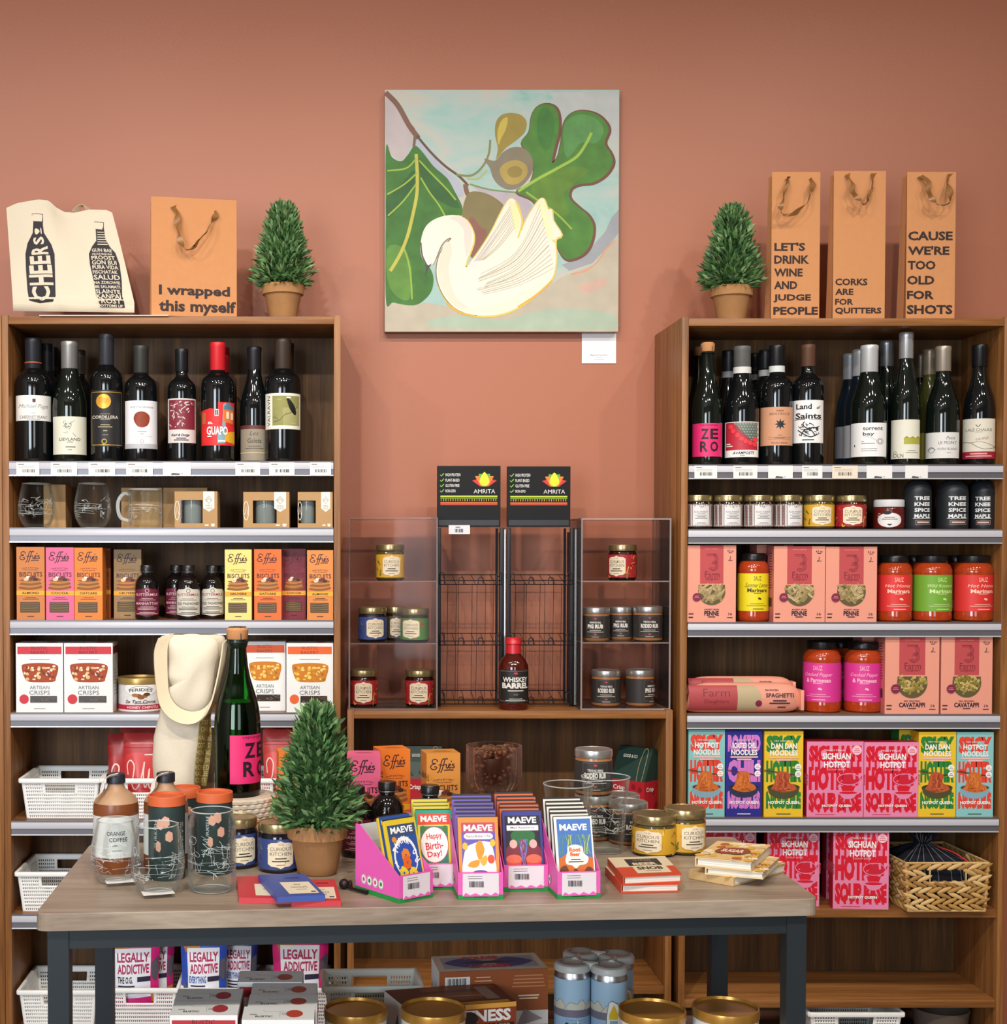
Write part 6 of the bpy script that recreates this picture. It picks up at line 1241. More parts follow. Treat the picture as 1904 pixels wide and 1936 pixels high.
paper_bag('brown wine bag with six lines of lettering, left of the three', 1460, 1551, 325, Yb, z, .055, rows(1460, 1551, 325, 601, [("LET'S", 1465, 1523.5, 457, 472.5), ('DRINK', 1465, 1531, 481, 496.5), ('WINE', 1465, 1519, 505.5, 520.5), ('AND', 1465, 1509, 529, 544), ('JUDGE', 1464, 1535, 553.5, 569), ('PEOPLE', 1464, 1548.5, 577, 592)]),
          handle=HU([(1490, 337, -.002), (1484, 345, -.02), (1476, 375, -.03), (1468, 400, -.035), (1475, 412, -.04), (1500, 405, -.04), (1520, 385, -.03), (1532, 355, -.02), (1531, 338, -.002)], 1460, 1551, 325))
paper_bag('brown wine bag with four lines of smaller lettering, middle of the three', 1577, 1675, 323.5, Yb, z, .05, rows(1577, 1675, 323.5, 601, [('CORKS', 1581, 1642, 524, 537), ('ARE', 1581, 1615.5, 543, 555), ('FOR', 1581, 1615.5, 562, 573.5), ('QUITTERS', 1581, 1669, 578.5, 591.5)]),
          handle=HU([(1603, 329, -.002), (1604, 350, -.02), (1606, 370, -.03), (1616, 385, -.035), (1624, 392, -.04), (1632, 382, -.035), (1643, 355, -.02), (1652, 328, -.002)], 1577, 1675, 323.5))
paper_bag('brown wine bag with large lettering, right of the three', 1715.5, 1807.5, 325, Yb, z, .06, rows(1715.5, 1807.5, 325, 601, [('CAUSE', 1718, 1802.5, 436, 453), ("WE'RE", 1718, 1796.5, 463.5, 480), ('TOO', 1718, 1770.5, 491, 507.5), ('OLD', 1717, 1768.5, 519, 535.5), ('FOR', 1717, 1768, 547, 563), ('SHOTS', 1717, 1803.5, 573.5, 591)]),
          handle=HU([(1740, 333, -.002), (1747, 345, -.02), (1748, 370, -.03), (1756, 388, -.035), (1772, 394, -.04), (1788, 380, -.035), (1784, 352, -.02), (1797, 329, -.002)], 1715.5, 1807.5, 325))
lt = [('I wrapped', .085, .92, .153, .262), ('this myself', .085, .99, .01, .135)]
paper_bag('wide brown gift bag with lower case lettering beside the canvas tote', 288, 446, 375, YF + .03, LTOP + .004, .06, lt, .2, [(.26, .925, -.002), (.29, .86, -.012), (.3, .72, -.022), (.34, .58, -.03), (.42, .545, -.03), (.52, .60, -.03), (.64, .72, -.022), (.74, .85, -.012), (.74, .9, -.002)], 1.02, 'gift_bag', None)
CLAY, CLAYD = C('#a87b50', .85, 0, .15, 0, .2, 35, .3), C('#5a3b25', .9)
GRN = [C(h, .5, 0, .3) for h in ('#527a44', '#668a52', '#426639', '#7c9a66', '#385530')]
def plant_parts():
    p = MB(); R = .0485; p.lathe([(0, 0), (.030, 0), (.0325, .003), (R * .87, .056), (R * .9, .0575), (R, .0585), (R * 1.02, .078), (R * 1.0, .081), (R * .9, .081), (R * .86, .07), (0, .07)], CLAY, 40)
    f = MB(); r = random.Random(7); f.tube([(0, 0, .06), (.002, 0, .15), (0, 0, .26)], .004, C('#2f3a22', .8), 8); f.lathe([(0, .085)] + [(.60 * (.062 * (1 - t / 10) ** .52), .09 + .018 * t) for t in range(10)] + [(0, .268)], C('#2c4526', .8, 0, .1, 0, .3, 80), 20)
    def R_(t): return .062 * (1 - t) ** .52 * (.93 + .07 * sin(9 * t)) + .010 if t > .08 else .045 + .25 * t
    for i in range(1800):
        t = r.random() ** 1.12; a = r.uniform(0, 2 * pi); q = r.uniform(.45, 1.0); b = Vector((R_(t) * q * cos(a), R_(t) * q * sin(a), .078 + .188 * t))
        up = r.uniform(.25, 1.3) if t > .12 else r.uniform(-.35, .7); d = Vector((cos(a) + r.uniform(-.6, .6), sin(a) + r.uniform(-.6, .6), up + 1.6 * t ** 3)).normalized(); L = r.uniform(.017, .030) * (1 - .25 * t); w = d.cross(Vector((r.uniform(-1, 1), r.uniform(-1, 1), .6))).normalized() * r.uniform(.0027, .0043)
        n = d.cross(w).normalized() * .0016; dr = Vector((0, 0, -.004 * r.random()))
        vs = [b - w * .4, b + w * .4, b + d * L * .45 + w, b + d * L * .45 + n, b + d * L * .45 - w, b + d * L + dr]
        f.add(vs, [(0, 1, 2, 3), (0, 3, 4), (3, 2, 5), (4, 3, 5)][:4], GRN[r.randrange(5)], True)
    return [('pot', p), ('foliage', f)]
for lb, px, base, top, Y, z, rz in (('small potted rosemary bush on the left unit beside the brown gift bag', 535, 597, 372, YF + .06, LTOP, 0), ('small potted rosemary bush on the right unit left of the wine bags', 1383, 601, 377, YF + .06, RTOP, 2.1)):
    o = place('plant', plant_parts, 'potted_plant', lb, 'plant', (PX(px, Y, 590), Y, z + .0005), rz, 'potted rosemary bushes'); s = (ZY(top, Y) - z) / .288; o.scale = (s, s, s)
# canvas tote
CANV = C('#d6cab4', .85, 0, .15, 0, .05, 250, .15); CANVD = C('#d6c5a6', .9, 0, .1, 0, .08, 300)
def lerp_curve(pts, u):
    for (x0, y0), (x1, y1) in zip(pts, pts[1:]):
        if x0 <= u <= x1: return y0 + (y1 - y0) * (u - x0) / (x1 - x0)
    return pts[-1][1] if u > pts[-1][0] else pts[0][1]
def tote_px(u, v):
    """u across, v up: photo position of a point of the tote's front"""
    xl = lerp_curve([(0, 25), (.12, 24), (.5, 19), (1, 12)], v); xr = lerp_curve([(0, 254), (.1, 254), (.5, 236), (.8, 222), (1, 212)], v)
    yt = lerp_curve([(0, 393), (.1, 384), (.3, 377), (.4, 379), (.47, 392), (.55, 401), (.65, 402), (.78, 396), (.95, 397), (1, 402)], u); yb = lerp_curve([(0, 588), (1, 591)], u)
    return xl + (xr - xl) * u, yb + (yt - yb) * v
def tote_pt(u, v, n=0.0, back=0.0):
    px, py = tote_px(u, v); Y = YF + .045 + .05 * v - .016 * sin(pi * u) * sin(pi * min(1, v * 1.05)) ** .7 + .006 * sin(8 * u + 3 * v) * v + .003 * sin(17 * u - 7 * v) * (1 - v) - .004 * sin(pi * min(1, abs(u - .42) * 6)) * (v < .35) * (.35 - v) * 2 - (.012 * sin(pi * min(1, v / .12)) if v < .12 else 0) + back * (.045 * sin(pi * min(max(u, 0), 1)) ** .5 * (1 - v) ** .6 + .003) - n
    return tuple(P(px, py, Y))
tt = thing('tote_bag', 'cream canvas tote printed with two black bottle shapes on the left unit', 'tote bag', (0, 0, 0)); m = MB(); m.grid(lambda u, v: tote_pt(u, v), 36, 30, CANV); m.grid(lambda u, v: tote_pt(u, v, 0, 1), 36, 30, CANV, True, True); m.build('bag_body', tt)
A = Art(.30, .26); K = C('#2c272e', .7); CR = CANV
def tp(x, y):                      # photo pixel -> tote fractions (front), inverted by a few steps
    u, v = .5, .5
    for _ in range(30):
        a, b = tote_px(u, v); u += (x - a) / 235; v -= (y - b) / 205
    return (u, v)
b1_ = [(60, 404), (81, 405), (81, 425), (83, 440), (97, 462), (103, 480), (104, 520), (105, 560), (100, 570), (75, 573), (55, 568), (52, 550), (49, 510), (48, 480), (52, 460), (62, 440), (63, 420)]
A.poly([tp(*p) for p in b1_], K); A.poly([tp(*p) for p in ((61, 405), (80, 406), (80, 412), (79, 419), (63, 418), (61, 412))], CR)
for t_, p_, w_, h_, ro in (('C', (78, 555), .145, .13, 0), ('H', (78, 529), .19, .095, 0), ('E', (77, 509), .185, .08, 0), ('E', (76, 491), .17, .075, 0), ('R', (75, 473), .14, .075, 0), ('S', (73, 455), .09, .07, 0), ('!', (72, 437), .06, .06, 0)):
    c_ = tp(*p_)
    vs, fs = text_geo(t_, .0 if t_ == '!' else .03); pts = [(c_[0] + (-(y - .5)) * w_ * 1.05, c_[1] + (x - .5) * h_) for x, y in vs]; A.items.append(([(x * A.w, y * A.h) for x, y in pts], fs, CR))
b2_ = [(178, 419), (196, 420), (196, 430), (199, 452), (208, 467), (218, 478), (226, 500), (230, 530), (231, 560), (236, 582), (190, 581), (182, 560), (177, 530), (170, 500), (168, 480), (174, 466), (182, 455), (181, 435)]
A.poly([tp(*p) for p in b2_], K); A.poly([tp(*p) for p in ((178, 420), (195, 421), (195, 428), (193, 434), (181, 433), (178, 428))], CR)
for t_, x0, x1, y, h in (('GUN BAE', 172, 213, 473, 7), ('OKOLE MALUNA', 172, 214, 480, 4), ('PROOST', 171, 219, 487, 8), ('GON BUI', 172, 222, 496, 8.5), ('PURA VIDA', 173, 225, 505, 8), ('FISCHATAK', 174, 224, 514, 7), ('SALUD', 176, 228, 524, 10), ('NA ZDROWIE', 177, 228, 534, 6), ('BE SALAMATI', 179, 228, 542, 6), ('SLAINTE', 180, 228, 551, 8), ('KANPAI', 182, 229, 560, 9), ('PROST', 183, 230, 569, 10), ('BOTTOMS UP', 186, 233, 578, 5)):
    c_ = tp((x0 + x1) / 2, y); A.text(t_, c_[0], c_[1], (x1 - x0) / 235, h / 205, CR, .02, -.03)
for i in range(6): c_ = tp(190 + i * .8, 439 + i * 4.6); A.rect(c_[0] - .03 - .003 * i, c_[1] - .004, c_[0] + .03 + .003 * i, c_[1] + .004, CR)
MB().art(A, lambda u, v, n: tote_pt(u / A.w, v / A.h, n + .0006), du=.008, dv=.008, step=.00015).build('printed_bottles', tt, label='two black printed bottle shapes')
MB().ribbon(catmull([tuple(P(140, 400, YF + .10)), tuple(P(150, 391, YF + .115)), tuple(P(160, 388, YF + .12)), tuple(P(168, 397, YF + .10))], 5), [Vector((.004, .008, 0))] * 16, CANVD).build('handle', tt)
p0, p1 = PX(75, YF + .0, 595), PX(319, YF, 595); m = MB().box(-(p1 - p0) / 2, (p1 - p0) / 2, 0, .16, 0, .0022, C('#efedea', .6), .0005); o = m.build('paper_sheet', None, ((p0 + p1) / 2, YF - .006, LTOP + .0004)); tag(o, 'thin white sheet lying on the left unit under tote and gift bag', 'paper')

# ------------------------------------------------------------------ on the table
def tbase(px, py): return PZ(px, py, ZT)
def tcyl(x0, x1, base, py_top, z=ZT):
    """round thing on the table: photo columns of its sides, row of its near foot, row of its rim centre"""
    f = PZ((x0 + x1) / 2, base, z); r = (x1 - x0) / 2 / S(f.y); r = (x1 - x0) / 2 / S(f.y + r); Yc = f.y + r
    return PX((x0 + x1) / 2, Yc, base), Yc, r, ZY(py_top, Yc) - z
GT = 'clear glasses on the table'
def tglass(label, name, prof, x0, x1, base, top, seed, sticker=None, fr=1.0):
    cx, Yc, r, H = tcyl(x0, x1, base, top)
    o = glass(label, name, prof, cx, Yc, ZT + .0003, r, H, seed, GT)
    if sticker: MB().box(sticker[0], sticker[1], -r * .98, -r * .4, .0066, .0072, PAPER, xf=Matrix.Rotation(.3, 4, 'Z')).build('paper_sticker', o)
    return o
tglass('clear stemless glass at the table\'s left, in front of the amber bottle', 'stemless_glass', STEM, 172, 265, 1678, 1549, 21, (-.02, .03))
tglass('clear stemless glass nearest the table edge, before the green tubes', 'stemless_glass', STEM, 247, 350, 1700, 1558, 22, (-.03, .02))
tglass('clear can shaped glass with etched map right of the stemless ones', 'can_glass', CAN, 355, 447, 1694, 1531, 23)
tglass('clear pint glass right behind the rightmost pink display box', 'pint_glass', PINT, 1026, 1122, 1642, 1482, 24); tglass('clear pint glass beside the spice rub jars and the beer books', 'pint_glass', PINT, 1098, 1191, 1620, 1468, 25)
# amber bottles
AMB, AMBL, FROST = C('#8a4a24', .3, 0, .4, 0, .12, 30), C('#b08a6a', .4, 0, .4, 0, .1, 30), C('#c2a084', .45)
def amber(label, x0, x1, base, top, rot):
    cx, Yc, r, H = tcyl(x0, x1, base, top); o = thing('amber_bottle', label, 'bottle', (cx, Yc, ZT), 0, 'amber bottles on the table')
    MB().lathe([(0, .003), (r * .93, 0), (r, .006), (r, H * .60)], AMB, 36).lathe([(r, H * .60), (r, H * .66), (r * .97, H * .71)], C('#7d4526', .3), 36).lathe([(r * .97, H * .71), (r * .86, H * .76), (r * .62, H * .81), (r * .42, H * .845), (r * .36, H * .88), (r * .35, H * .93), (0, H * .93)], AMBL, 36).build('glass_body', o)
    MB().lathe([(r * .36, H * .9), (r * .42, H * .905), (r * .42, H - .002), (r * .38, H), (0, H)], C('#22242c', .4), 28).build('cap', o)
    A = Art(5 * r, H * .42); A.bg(C('#dcd9d5', .6)); k = C('#3a3d40'); A.text('ORANGE', .5, .60, .16, .1, k, .01); A.text('COFFEE', .52, .45, .16, .1, k, .01); A.lines(.45, .53, .3, 1, .1, k, .02); A.lines(.44, .58, .18, 1, .1, GREYT, .015)
    MB().art(A, cyl(r, rot, H * .17, w=5 * r), du=.006).build('label', o)
    q = catmull([(r * .1, -r * .43, H * 1.0), (-r * .35, -r * .46, H * .97), (-r * .5, -r * .6, H * .9), (-r * .52, -r * .75, H * .84), (-r * .8, -r * .85, H * .77)], 5)
    MB().ribbon(q, [Vector((.004, -.006, .004))] * len(q), WHITE, .0006).build('paper_seal', o)
amber('amber bottle with black cap at the table\'s left behind the glass', 177, 263, 1655, 1462, .15); amber('amber bottle with black cap half hidden behind the green tubes', 272, 356, 1651, 1460, .3)
# green tubes with orange lids
TG = C('#2b3a38', .55)
def tube_can(label, x0, x1, base, top, rot):
    cx, Yc, r, H = tcyl(x0, x1, base, top); o = thing('paper_tube', label, 'tube', (cx, Yc, ZT), 0, 'green paper tubes on the table')
    MB().lathe([(0, .002), (r * .97, 0), (r, .002), (r, H - .014), (0, H - .014)], TG, 36).build('tube_body', o); MB().lathe([(r * .98, H - .016), (r * 1.03, H - .016), (r * 1.03, H - .001), (r * 1.0, H), (r * .93, H), (r * .92, H - .004), (0, H - .004)], C('#cf6236', .5), 36).build('lid', o)
    A = Art(5 * r, H * .8); p = C('#dda58e')
    for x, y, s in ((.47, .78, .04), (.53, .82, .045), (.57, .6, .04), (.45, .45, .03)): A.poly([(x - s, y - .06), (x + s * .3, y - .09), (x + s, y - .05), (x + s * .9, y + .05), (x - s * .2, y + .08), (x - s, y + .03)], p)
    for i in range(3): A.text(('ORGANIC TURKISH', 'DELIGHT ROSE', 'SWEETS')[i], .68 + .03 * i, .45, .5, .02, C('#c9cfca'), 0, pi / 2)
    A.text('TURKISH', .42, .62, .3, .05, C('#b9c2bc'), 0, pi / 2); MB().art(A, cyl(r, rot, H * .06, w=5 * r), du=.006).build('label', o)
tube_can('dark green tube with orange lid, nearest, behind the middle stemless glass', 281, 350.5, 1667, 1502, -.1); tube_can('dark green tube with orange lid, hindmost of three', 316, 379.5, 1632, 1488, .2); tube_can('dark green tube with orange lid behind the can shaped glass', 372, 440, 1656, 1496, .1)
# woven stand, green bottle, canvas wine bag
ROPE = C('#d8cbb8', .9, 0, .1, 0, .12, 120); wx, wy, wr = -.186, 2.558, .070
p = P(449, 1510, 2.515); ZW = p.z; o = thing('woven_basket', 'upturned round woven rope basket under the green bottle', 'basket', (wx, wy, ZT)); m = MB(); n = 13; hh = ZW - ZT
for i in range(n):
    zz_ = hh * (i + .5) / n; rr_ = wr * (1.02 - .10 * (i / n) ** 3); m.tube([(rr_ * cos(t * pi / 60) + .0012 * (-1) ** (t // 2 + i) * cos(t * pi / 60), rr_ * sin(t * pi / 60) + .0012 * (-1) ** (t // 2 + i) * sin(t * pi / 60), zz_) for t in range(120)], hh / n * .56, ROPE, 6, True)
m.build('woven_side', o); MB().lathe([(0, hh), (wr * .88, hh), (wr * .9, hh - .004), (wr * .9, hh - .01), (0, hh - .01)], ROPE, 48).build('woven_base', o)
r = 44 / S(2.557); Yc = 2.557; H = ZY(1186, Yc) - ZW; o = thing('sparkling_bottle', 'green corked sparkling bottle with magenta label on the woven stand', 'bottle', (PX(449, Yc, 1400), Yc, ZW)); nk = .36
b = MB(); b.lathe([(0, .02), (r * .5, .012), (r * .8, .001), (r * .95, .002), (r, .010)] + [(r * f, H * t) for t, f in BPROF['cava']] + [(nk * r, H * .93)], GREENG, 48); b.lathe([(0, .024), (r * .5, .016), (r * .8, .006), (r * .93, .010), (r * .95, H * .3), (r * .95, H * .40), (r * .9, H * .46), (r * .78, H * .56), (0, H * .56)], C('#07180a', .15, 0, .5), 36)
b.build('glass_body', o); put_parts(bottle_parts(H, r, 'cava', DARKGR, None, 0, None, cork=True)[1:], o)
MB().lathe([(nk * r, H * .87), (nk * r * 1.08, H * .875), (nk * r * 1.25, H * .9), (nk * r * 1.25, H * .93), (nk * r * 1.1, H * .945), (nk * r * 1.1, H * .955)], C('#101c10', .25), 28).build('neck_foil', o)
A = Art(2.1 * r, .088); b1(A); MB().art(A, cyl(r, .72 - atan2(o.location.x, Yc), ZY(1483, Yc - r) - ZW, w=2.1 * r), du=.005).build('label', o)
# wine bag
wb = thing('wine_tote', 'cream canvas bottle bag with looped strap standing on the table behind the tubes', 'bag', (0, 0, 0)); Yw = 2.615
secs = [(1601, 297, 374), (1590, 295, 377), (1540, 294, 378), (1489, 292, 378), (1440, 288, 384), (1390, 291, 392), (1340, 304, 402), (1290, 306, 418), (1250, 301, 427), (1215, 299, 428), (1203, 304, 424), (1199, 320, 412)]
def wsec(k, t):
    i = min(int(k), len(secs) - 2); f_ = k - i; py, xl, xr = (a + (b - a) * f_ for a, b in zip(secs[i], secs[i + 1])); c = P((xl + xr) / 2, py, Yw); hw = (xr - xl) / 2 / S(Yw); dp = .036 if k < 7 else .036 - .005 * (k - 7)
    return Vector((c.x + hw * (abs(cos(t)) ** .75) * (1 if cos(t) > 0 else -1), Yw - dp * sin(t) * (1 + .05 * sin(3 * t + k)), c.z))
m = MB(); m.grid(lambda u, v: tuple(wsec(v * (len(secs) - 1.001), 2 * pi * u)), 40, 40, CANV); m.add([tuple(wsec(0, 2 * pi * k / 40)) for k in range(40)], [tuple(range(40))], CANV); m.build('bag_body', wb)
def wfront(px, py, off): return tuple(P(px, py, Yw - .036 - off))
fl = [(318, 1206), (344, 1200), (372, 1199), (405, 1208), (412, 1230), (406, 1262), (402, 1300), (396, 1330), (376, 1352), (350, 1356), (326, 1342), (312, 1318), (316, 1302), (326, 1298), (316, 1280), (320, 1250)]
fc = (362, 1280); m = MB(); N = 12; q = catmull(fl, 5, True); L = len(q); vs = []; fs = []
for k in range(N + 1):
    s = 1 - k / N
    for x, y in q: vs.append(wfront(fc[0] + (x - fc[0]) * s, fc[1] + (y - fc[1]) * s, .004 + .017 * (1 - s ** 4) + .0035 * sin((fc[0] + (x - fc[0]) * s) * .09 + (fc[1] + (y - fc[1]) * s) * .05) * (1 - s)))
for k in range(N):
    for i in range(L): j = (i + 1) % L; fs.append((k * L + i, k * L + j, (k + 1) * L + j, (k + 1) * L + i))
b0 = len(vs); vs += [wfront(x, y, -.006) for x, y in q]; fs += [(b0 + i, i, (i + 1) % L, b0 + (i + 1) % L) for i in range(L)]
m.add(vs, fs, CANV, True); m.build('folded_flap', wb)
st = catmull([(314, 1202), (304, 1230), (306, 1290), (312, 1325), (330, 1348), (358, 1358), (384, 1350), (402, 1322), (414, 1280), (422, 1240), (426, 1212)], 6); wd = [Vector((.0095 * (1 - min(1, i / 30)) + .004, .006, .004 + .007 * sin(pi * i / len(st)))) for i in range(len(st))]
MB().ribbon([wfront(x, y, .010 + .016 * sin(pi * i / len(st))) for i, (x, y) in enumerate(st)], wd, CANVD, .003).build('strap', wb)
gp = [(378, 1362), (398, 1348), (401, 1400), (396, 1450), (390, 1486), (368, 1484), (370, 1440), (375, 1400)]
m = MB(); A = Art(1, 1); GOLDP = C('#8a7434', .7); A.poly([((x - 360) / 50, (1500 - y) / 150) for x, y in gp], GOLDP)
for t_, x, y, w in (('COTE', 392, 1365, 18), ('CHAR', 390, 1379, 20), ('VALLEE', 388, 1395, 24), ('COTE D', 386, 1409, 24), ('MONTAG', 384.5, 1423, 26), ('CHALON', 383.5, 1437, 26), ('ROSE D', 382, 1451, 26), ('VALLEE', 380.5, 1463, 24), ('COTE', 379.5, 1475, 20)): A.text(t_, (x - 360) / 50, (1500 - y) / 150, w / 50, 9 / 150, C('#d9c48c', .7), .0)
def gmap(u, v, n):
    px, py = 360 + 50 * u, 1500 - 150 * v; k = 0
    for i in range(len(secs) - 1):
        if secs[i][0] >= py >= secs[i + 1][0]: k = i + (secs[i][0] - py) / (secs[i][0] - secs[i + 1][0])
    i = min(int(k), len(secs) - 2); f_ = k - i; xl = secs[i][1] + (secs[i + 1][1] - secs[i][1]) * f_; xr = secs[i][2] + (secs[i + 1][2] - secs[i][2]) * f_; c = max(-1, min(1, (px - (xl + xr) / 2) / ((xr - xl) / 2)))
    t = math.acos(abs(c) ** (1 / .75)) ; return tuple(P(px, py, Yw - .038 * sin(t) - .0015 - n))
m.art(A, gmap, du=.08, dv=.03, step=.0004); m.build('printed_panel', wb, label='gold panel with cream place names')
# jars of preserves
def tjar(label, x0, x1, base, top, c, rot, stack=0):
    cx, Yc, r, H = tcyl(x0, x1, base, top); o = thing('jar', label, 'jar', (cx, Yc, ZT), 0, 'preserve jars on the table'); put_parts(jar_parts(r, H, C(CK[c][2], .08, 0, .5, .3), LIDG, ck(c), rot=rot - atan2(cx, Yc), lidh=.014, label=(.08, .70)), o)
tjar('jar with blue label and gold lid behind the can shaped glass', 411, 487, 1645, 1543, 'blue', .35); tjar('jar with blue label and gold lid right beside the tabletop plant', 488, 566, 1653, 1552, 'blue', .1)
tjar('jar with yellow label and gold lid, nearer one behind the beer books', 1195, 1278, 1623, 1537, 'yellow', -.3); tjar('jar with yellow label and gold lid, further right one', 1255, 1333, 1619, 1526, 'yellow', .5)
def trub(label, x0, x1, base, top, t1, t2, rot, z=ZT):
    cx, Yc, r, H = tcyl(x0, x1, base, top, z); o = thing('jar', label, 'jar', (cx, Yc, z), 0, 'spice rub jars on the table'); put_parts(jar_parts(r, H, RUB, LIDS, rub_art(t1, t2), rot=rot - atan2(cx, Yc), lidh=.013, label=(.1, .76), neck=.94), o); return o, H
o1, h1 = trub('spice rub jar carrying another jar, seen through the pint glasses', 1086, 1157, 1592, 1500, 'TEXAS BBQ', 'RODEO RUB', .1)
o2 = copy_tree(o1); o2.location.z += h1 + .0005; tag(o2, 'spice rub jar on top of the stack behind the pint glasses', 'jar', 'spice rub jars on the table')
trub('spice rub jar between pint glass and nearer yellow jar', 1150, 1224, 1600, 1514, 'TEXAS BBQ', 'RODEO RUB', .5); trub('spice rub jar at the back, its lid showing over another rub jar', 1140, 1209, 1577, 1500, 'MEMPHIS BBQ', 'PIG RUB', .2)
# syrup bottles and biscuit boxes at the back of the table
def tsyr(label, x0, x1, Y, top, rot): syrup(label, x0, x1, top, Y, ZT, BUR, rot, (.08, .58))
tsyr('dark syrup bottle with burgundy label behind the slanted pink display box', 700.5, 763.5, 2.50, 1477, .25); tsyr('dark syrup bottle in front of the tan biscuit box', 781, 846, 2.50, 1484, .1); tsyr('dark syrup bottle almost hidden by the tabletop plant', 644, 704, 2.50, 1486, .2)
def tbis(label, x0, x1, top, Y, col, fl, rz, fac=1.0):
    cx, w, h = px_box(x0, x1, top, Y, ZT); w *= fac; box_thing(None, label, x0, x1, top, None, biscuit_art(col, fl), C(col, .5), .055, 0, rz, 'biscuit boxes on the table', wh=(w, h), Yz=(Y, ZT), topart=lambda A: A.lines(.2, .8, .5, 2, .15, C('#3a1620'), .03), side=lambda A: (A.text("Effie's", .5, .75, .2, .6, C('#3a1620'), 0, pi / 2)))
tbis('orange biscuit box on the table half hidden by the plant', 527, 590, 1422, 2.50, '#e07a26', 'OATCAKE', .12); tbis('pink biscuit box on the table right of the plant', 656, 719.5, 1427, 2.585, '#e2648c', 'COCOA', 0.0); tbis('orange biscuit box on the table, tall one behind the syrup bottle', 718.5, 776, 1417, 2.652, '#dd7420', 'OATCAKE', .22, 1.02); tbis('tan biscuit box on the table left of the ribbed goblet', 806, 871, 1424, 2.615, '#c98234', 'ALMOND', .14)
# ribbed goblet with beans
Yc = 2.62; cx = PX(934, Yc, 1450); r = 53.5 / S(Yc); H = ZY(1409, Yc) - ZT; gz = ZY(1508, Yc) - ZT; bh = H - gz
o = thing('ribbed_goblet', 'pink ribbed footed glass filled with brown beans', 'goblet', (cx, Yc, ZT)); m = MB(); n = 72
def rib(pr):
    vs = []; fs = []
    for rr_, z_ in pr:
        for k in range(n): q = rr_ * (1 + .022 * abs(cos(k * pi * 18 / n)) ** 1.0 * (1 if rr_ > .02 else 0)); vs.append((q * cos(2 * pi * k / n), q * sin(2 * pi * k / n), z_))
    for j in range(len(pr) - 1):
        for k in range(n): q = (k + 1) % n; fs.append((j * n + k, j * n + q, (j + 1) * n + q, (j + 1) * n + k))
    m.add(vs, fs, AMBERG, True)
rib([(.010, gz - .012), (.013, gz - .004), (r * .5, gz + .006), (r * .8, gz + bh * .16), (r * .97, gz + bh * .34), (r * .985, gz + bh * .6), (r * .97, H), (r * .95, H), (r * .955, gz + bh * .6), (r * .93, gz + bh * .36), (r * .75, gz + bh * .19), (.01, gz + .012)])
m.build('bowl', o); MB().lathe([(0, 0), (.036, 0), (.036, .003), (.012, .008), (.008, .02), (.008, gz - .02), (.012, gz - .006), (0, gz - .004)], AMBERG, 32).build('stem', o)
m = MB(); rn = random.Random(3); BN = [C(h, .35, 0, .5) for h in ('#4a2c1c', '#3a2116', '#5c3a26', '#6b4a34')]
for i in range(560):
    a = rn.uniform(0, 2 * pi); t = rn.random() ** .8 if i < 400 else 1.0; z_ = gz + bh * (.14 + .78 * t); lim = (r * .9 if t > .25 else r * (.5 + 1.6 * t)) - .006; q = lim * rn.uniform(.72, 1.0) if t < .93 else lim * sqrt(rn.random()); s = rn.uniform(.0055, .0075)
    m.ell((q * cos(a), q * sin(a), z_ - (.0 if t < .93 else rn.uniform(0, .006) + (q * cos(a)) * -.12)), (s, s, s * .8), BN[rn.randrange(4)], 8, 5)
m.lathe([(0, gz + bh * .12), (r * .5, gz + bh * .16), (r * .78, gz + bh * .35), (r * .78, gz + bh * .80), (0, gz + bh * .84)], BN[1], 24); ob = m.build('beans', None, (cx, Yc, ZT)); tag(ob, 'brown roasted beans filling the ribbed goblet', 'beans', None, 'stuff')
tag(MB().box(-.012, .012, 0, .0006, 0, .05, PAPER).build('paper_tag', None, (PX(893, 2.56, 1500), 2.545, ZT)), 'small white paper tag at the left foot of the ribbed goblet', 'tag')
# gable boxes on the hidden shelf of the middle unit
def gable(label, x0, x1, top, mid, Y, rz, w, d):
    z = SHZ['C1']; o = thing('gable_box', label, 'gift box', (PX((x0 + x1) / 2, Y, 1450), Y, z), rz, 'green and red gift boxes'); h0 = ZY(mid, Y) - z; h1 = ZY(top, Y) - z; G, R = C('#1f3a34', .5), C('#b3202c', .5); a, b = -w / 2, w / 2
    m = MB(); m.box(a, b, -d / 2, d / 2, 0, h0, R); A = Art(w, h0); q = random.Random(2)
    for i in range(14): A.ell(q.uniform(.1, .9), q.uniform(.1, .9), .06, .05, C('#861722'), 8)
    A.text('Crisp', .25, .85, .35, .1, WHITE, .02); m.art(A, front(w, -d / 2)); m.art(A, lambda u, v, n: (b + n, -d / 2 + u * d / w, v)); m.build('box_body', o)
    t = MB(); t.add([(a, -d / 2, h0), (b, -d / 2, h0), (b, d / 2, h0), (a, d / 2, h0), (a, -d * .08, h1), (b, -d * .08, h1), (b, d * .08, h1), (a, d * .08, h1)], [(0, 1, 5, 4), (2, 3, 7, 6), (1, 2, 6, 5), (3, 0, 4, 7), (4, 5, 6, 7)], G)
    B = Art(w, h1 - h0); B.text('GOOD & CO', .4, .72, .42, .1, C('#dcd9d0'), .03); B.stroke([(.75, 0), (.72, .5), (.78, .95), (.88, .92), (.9, .4), (.9, 0)], .012, C('#b5a36a'), 5); t.art(B, lambda u, v, n: (a + u, -d / 2 + d * .42 * v / (h1 - h0) - n, h0 + v)); t.build('folded_top', o)
gable('dark green and red gift box beside the middle unit\'s right side', 1158, 1254, 1412, 1471, YF + .115, -.80, .10, .09); gable('dark green and red gift box peeking between two biscuit boxes', 768, 832, 1410, 1467, YF + .12, 0.0, .095, .08)
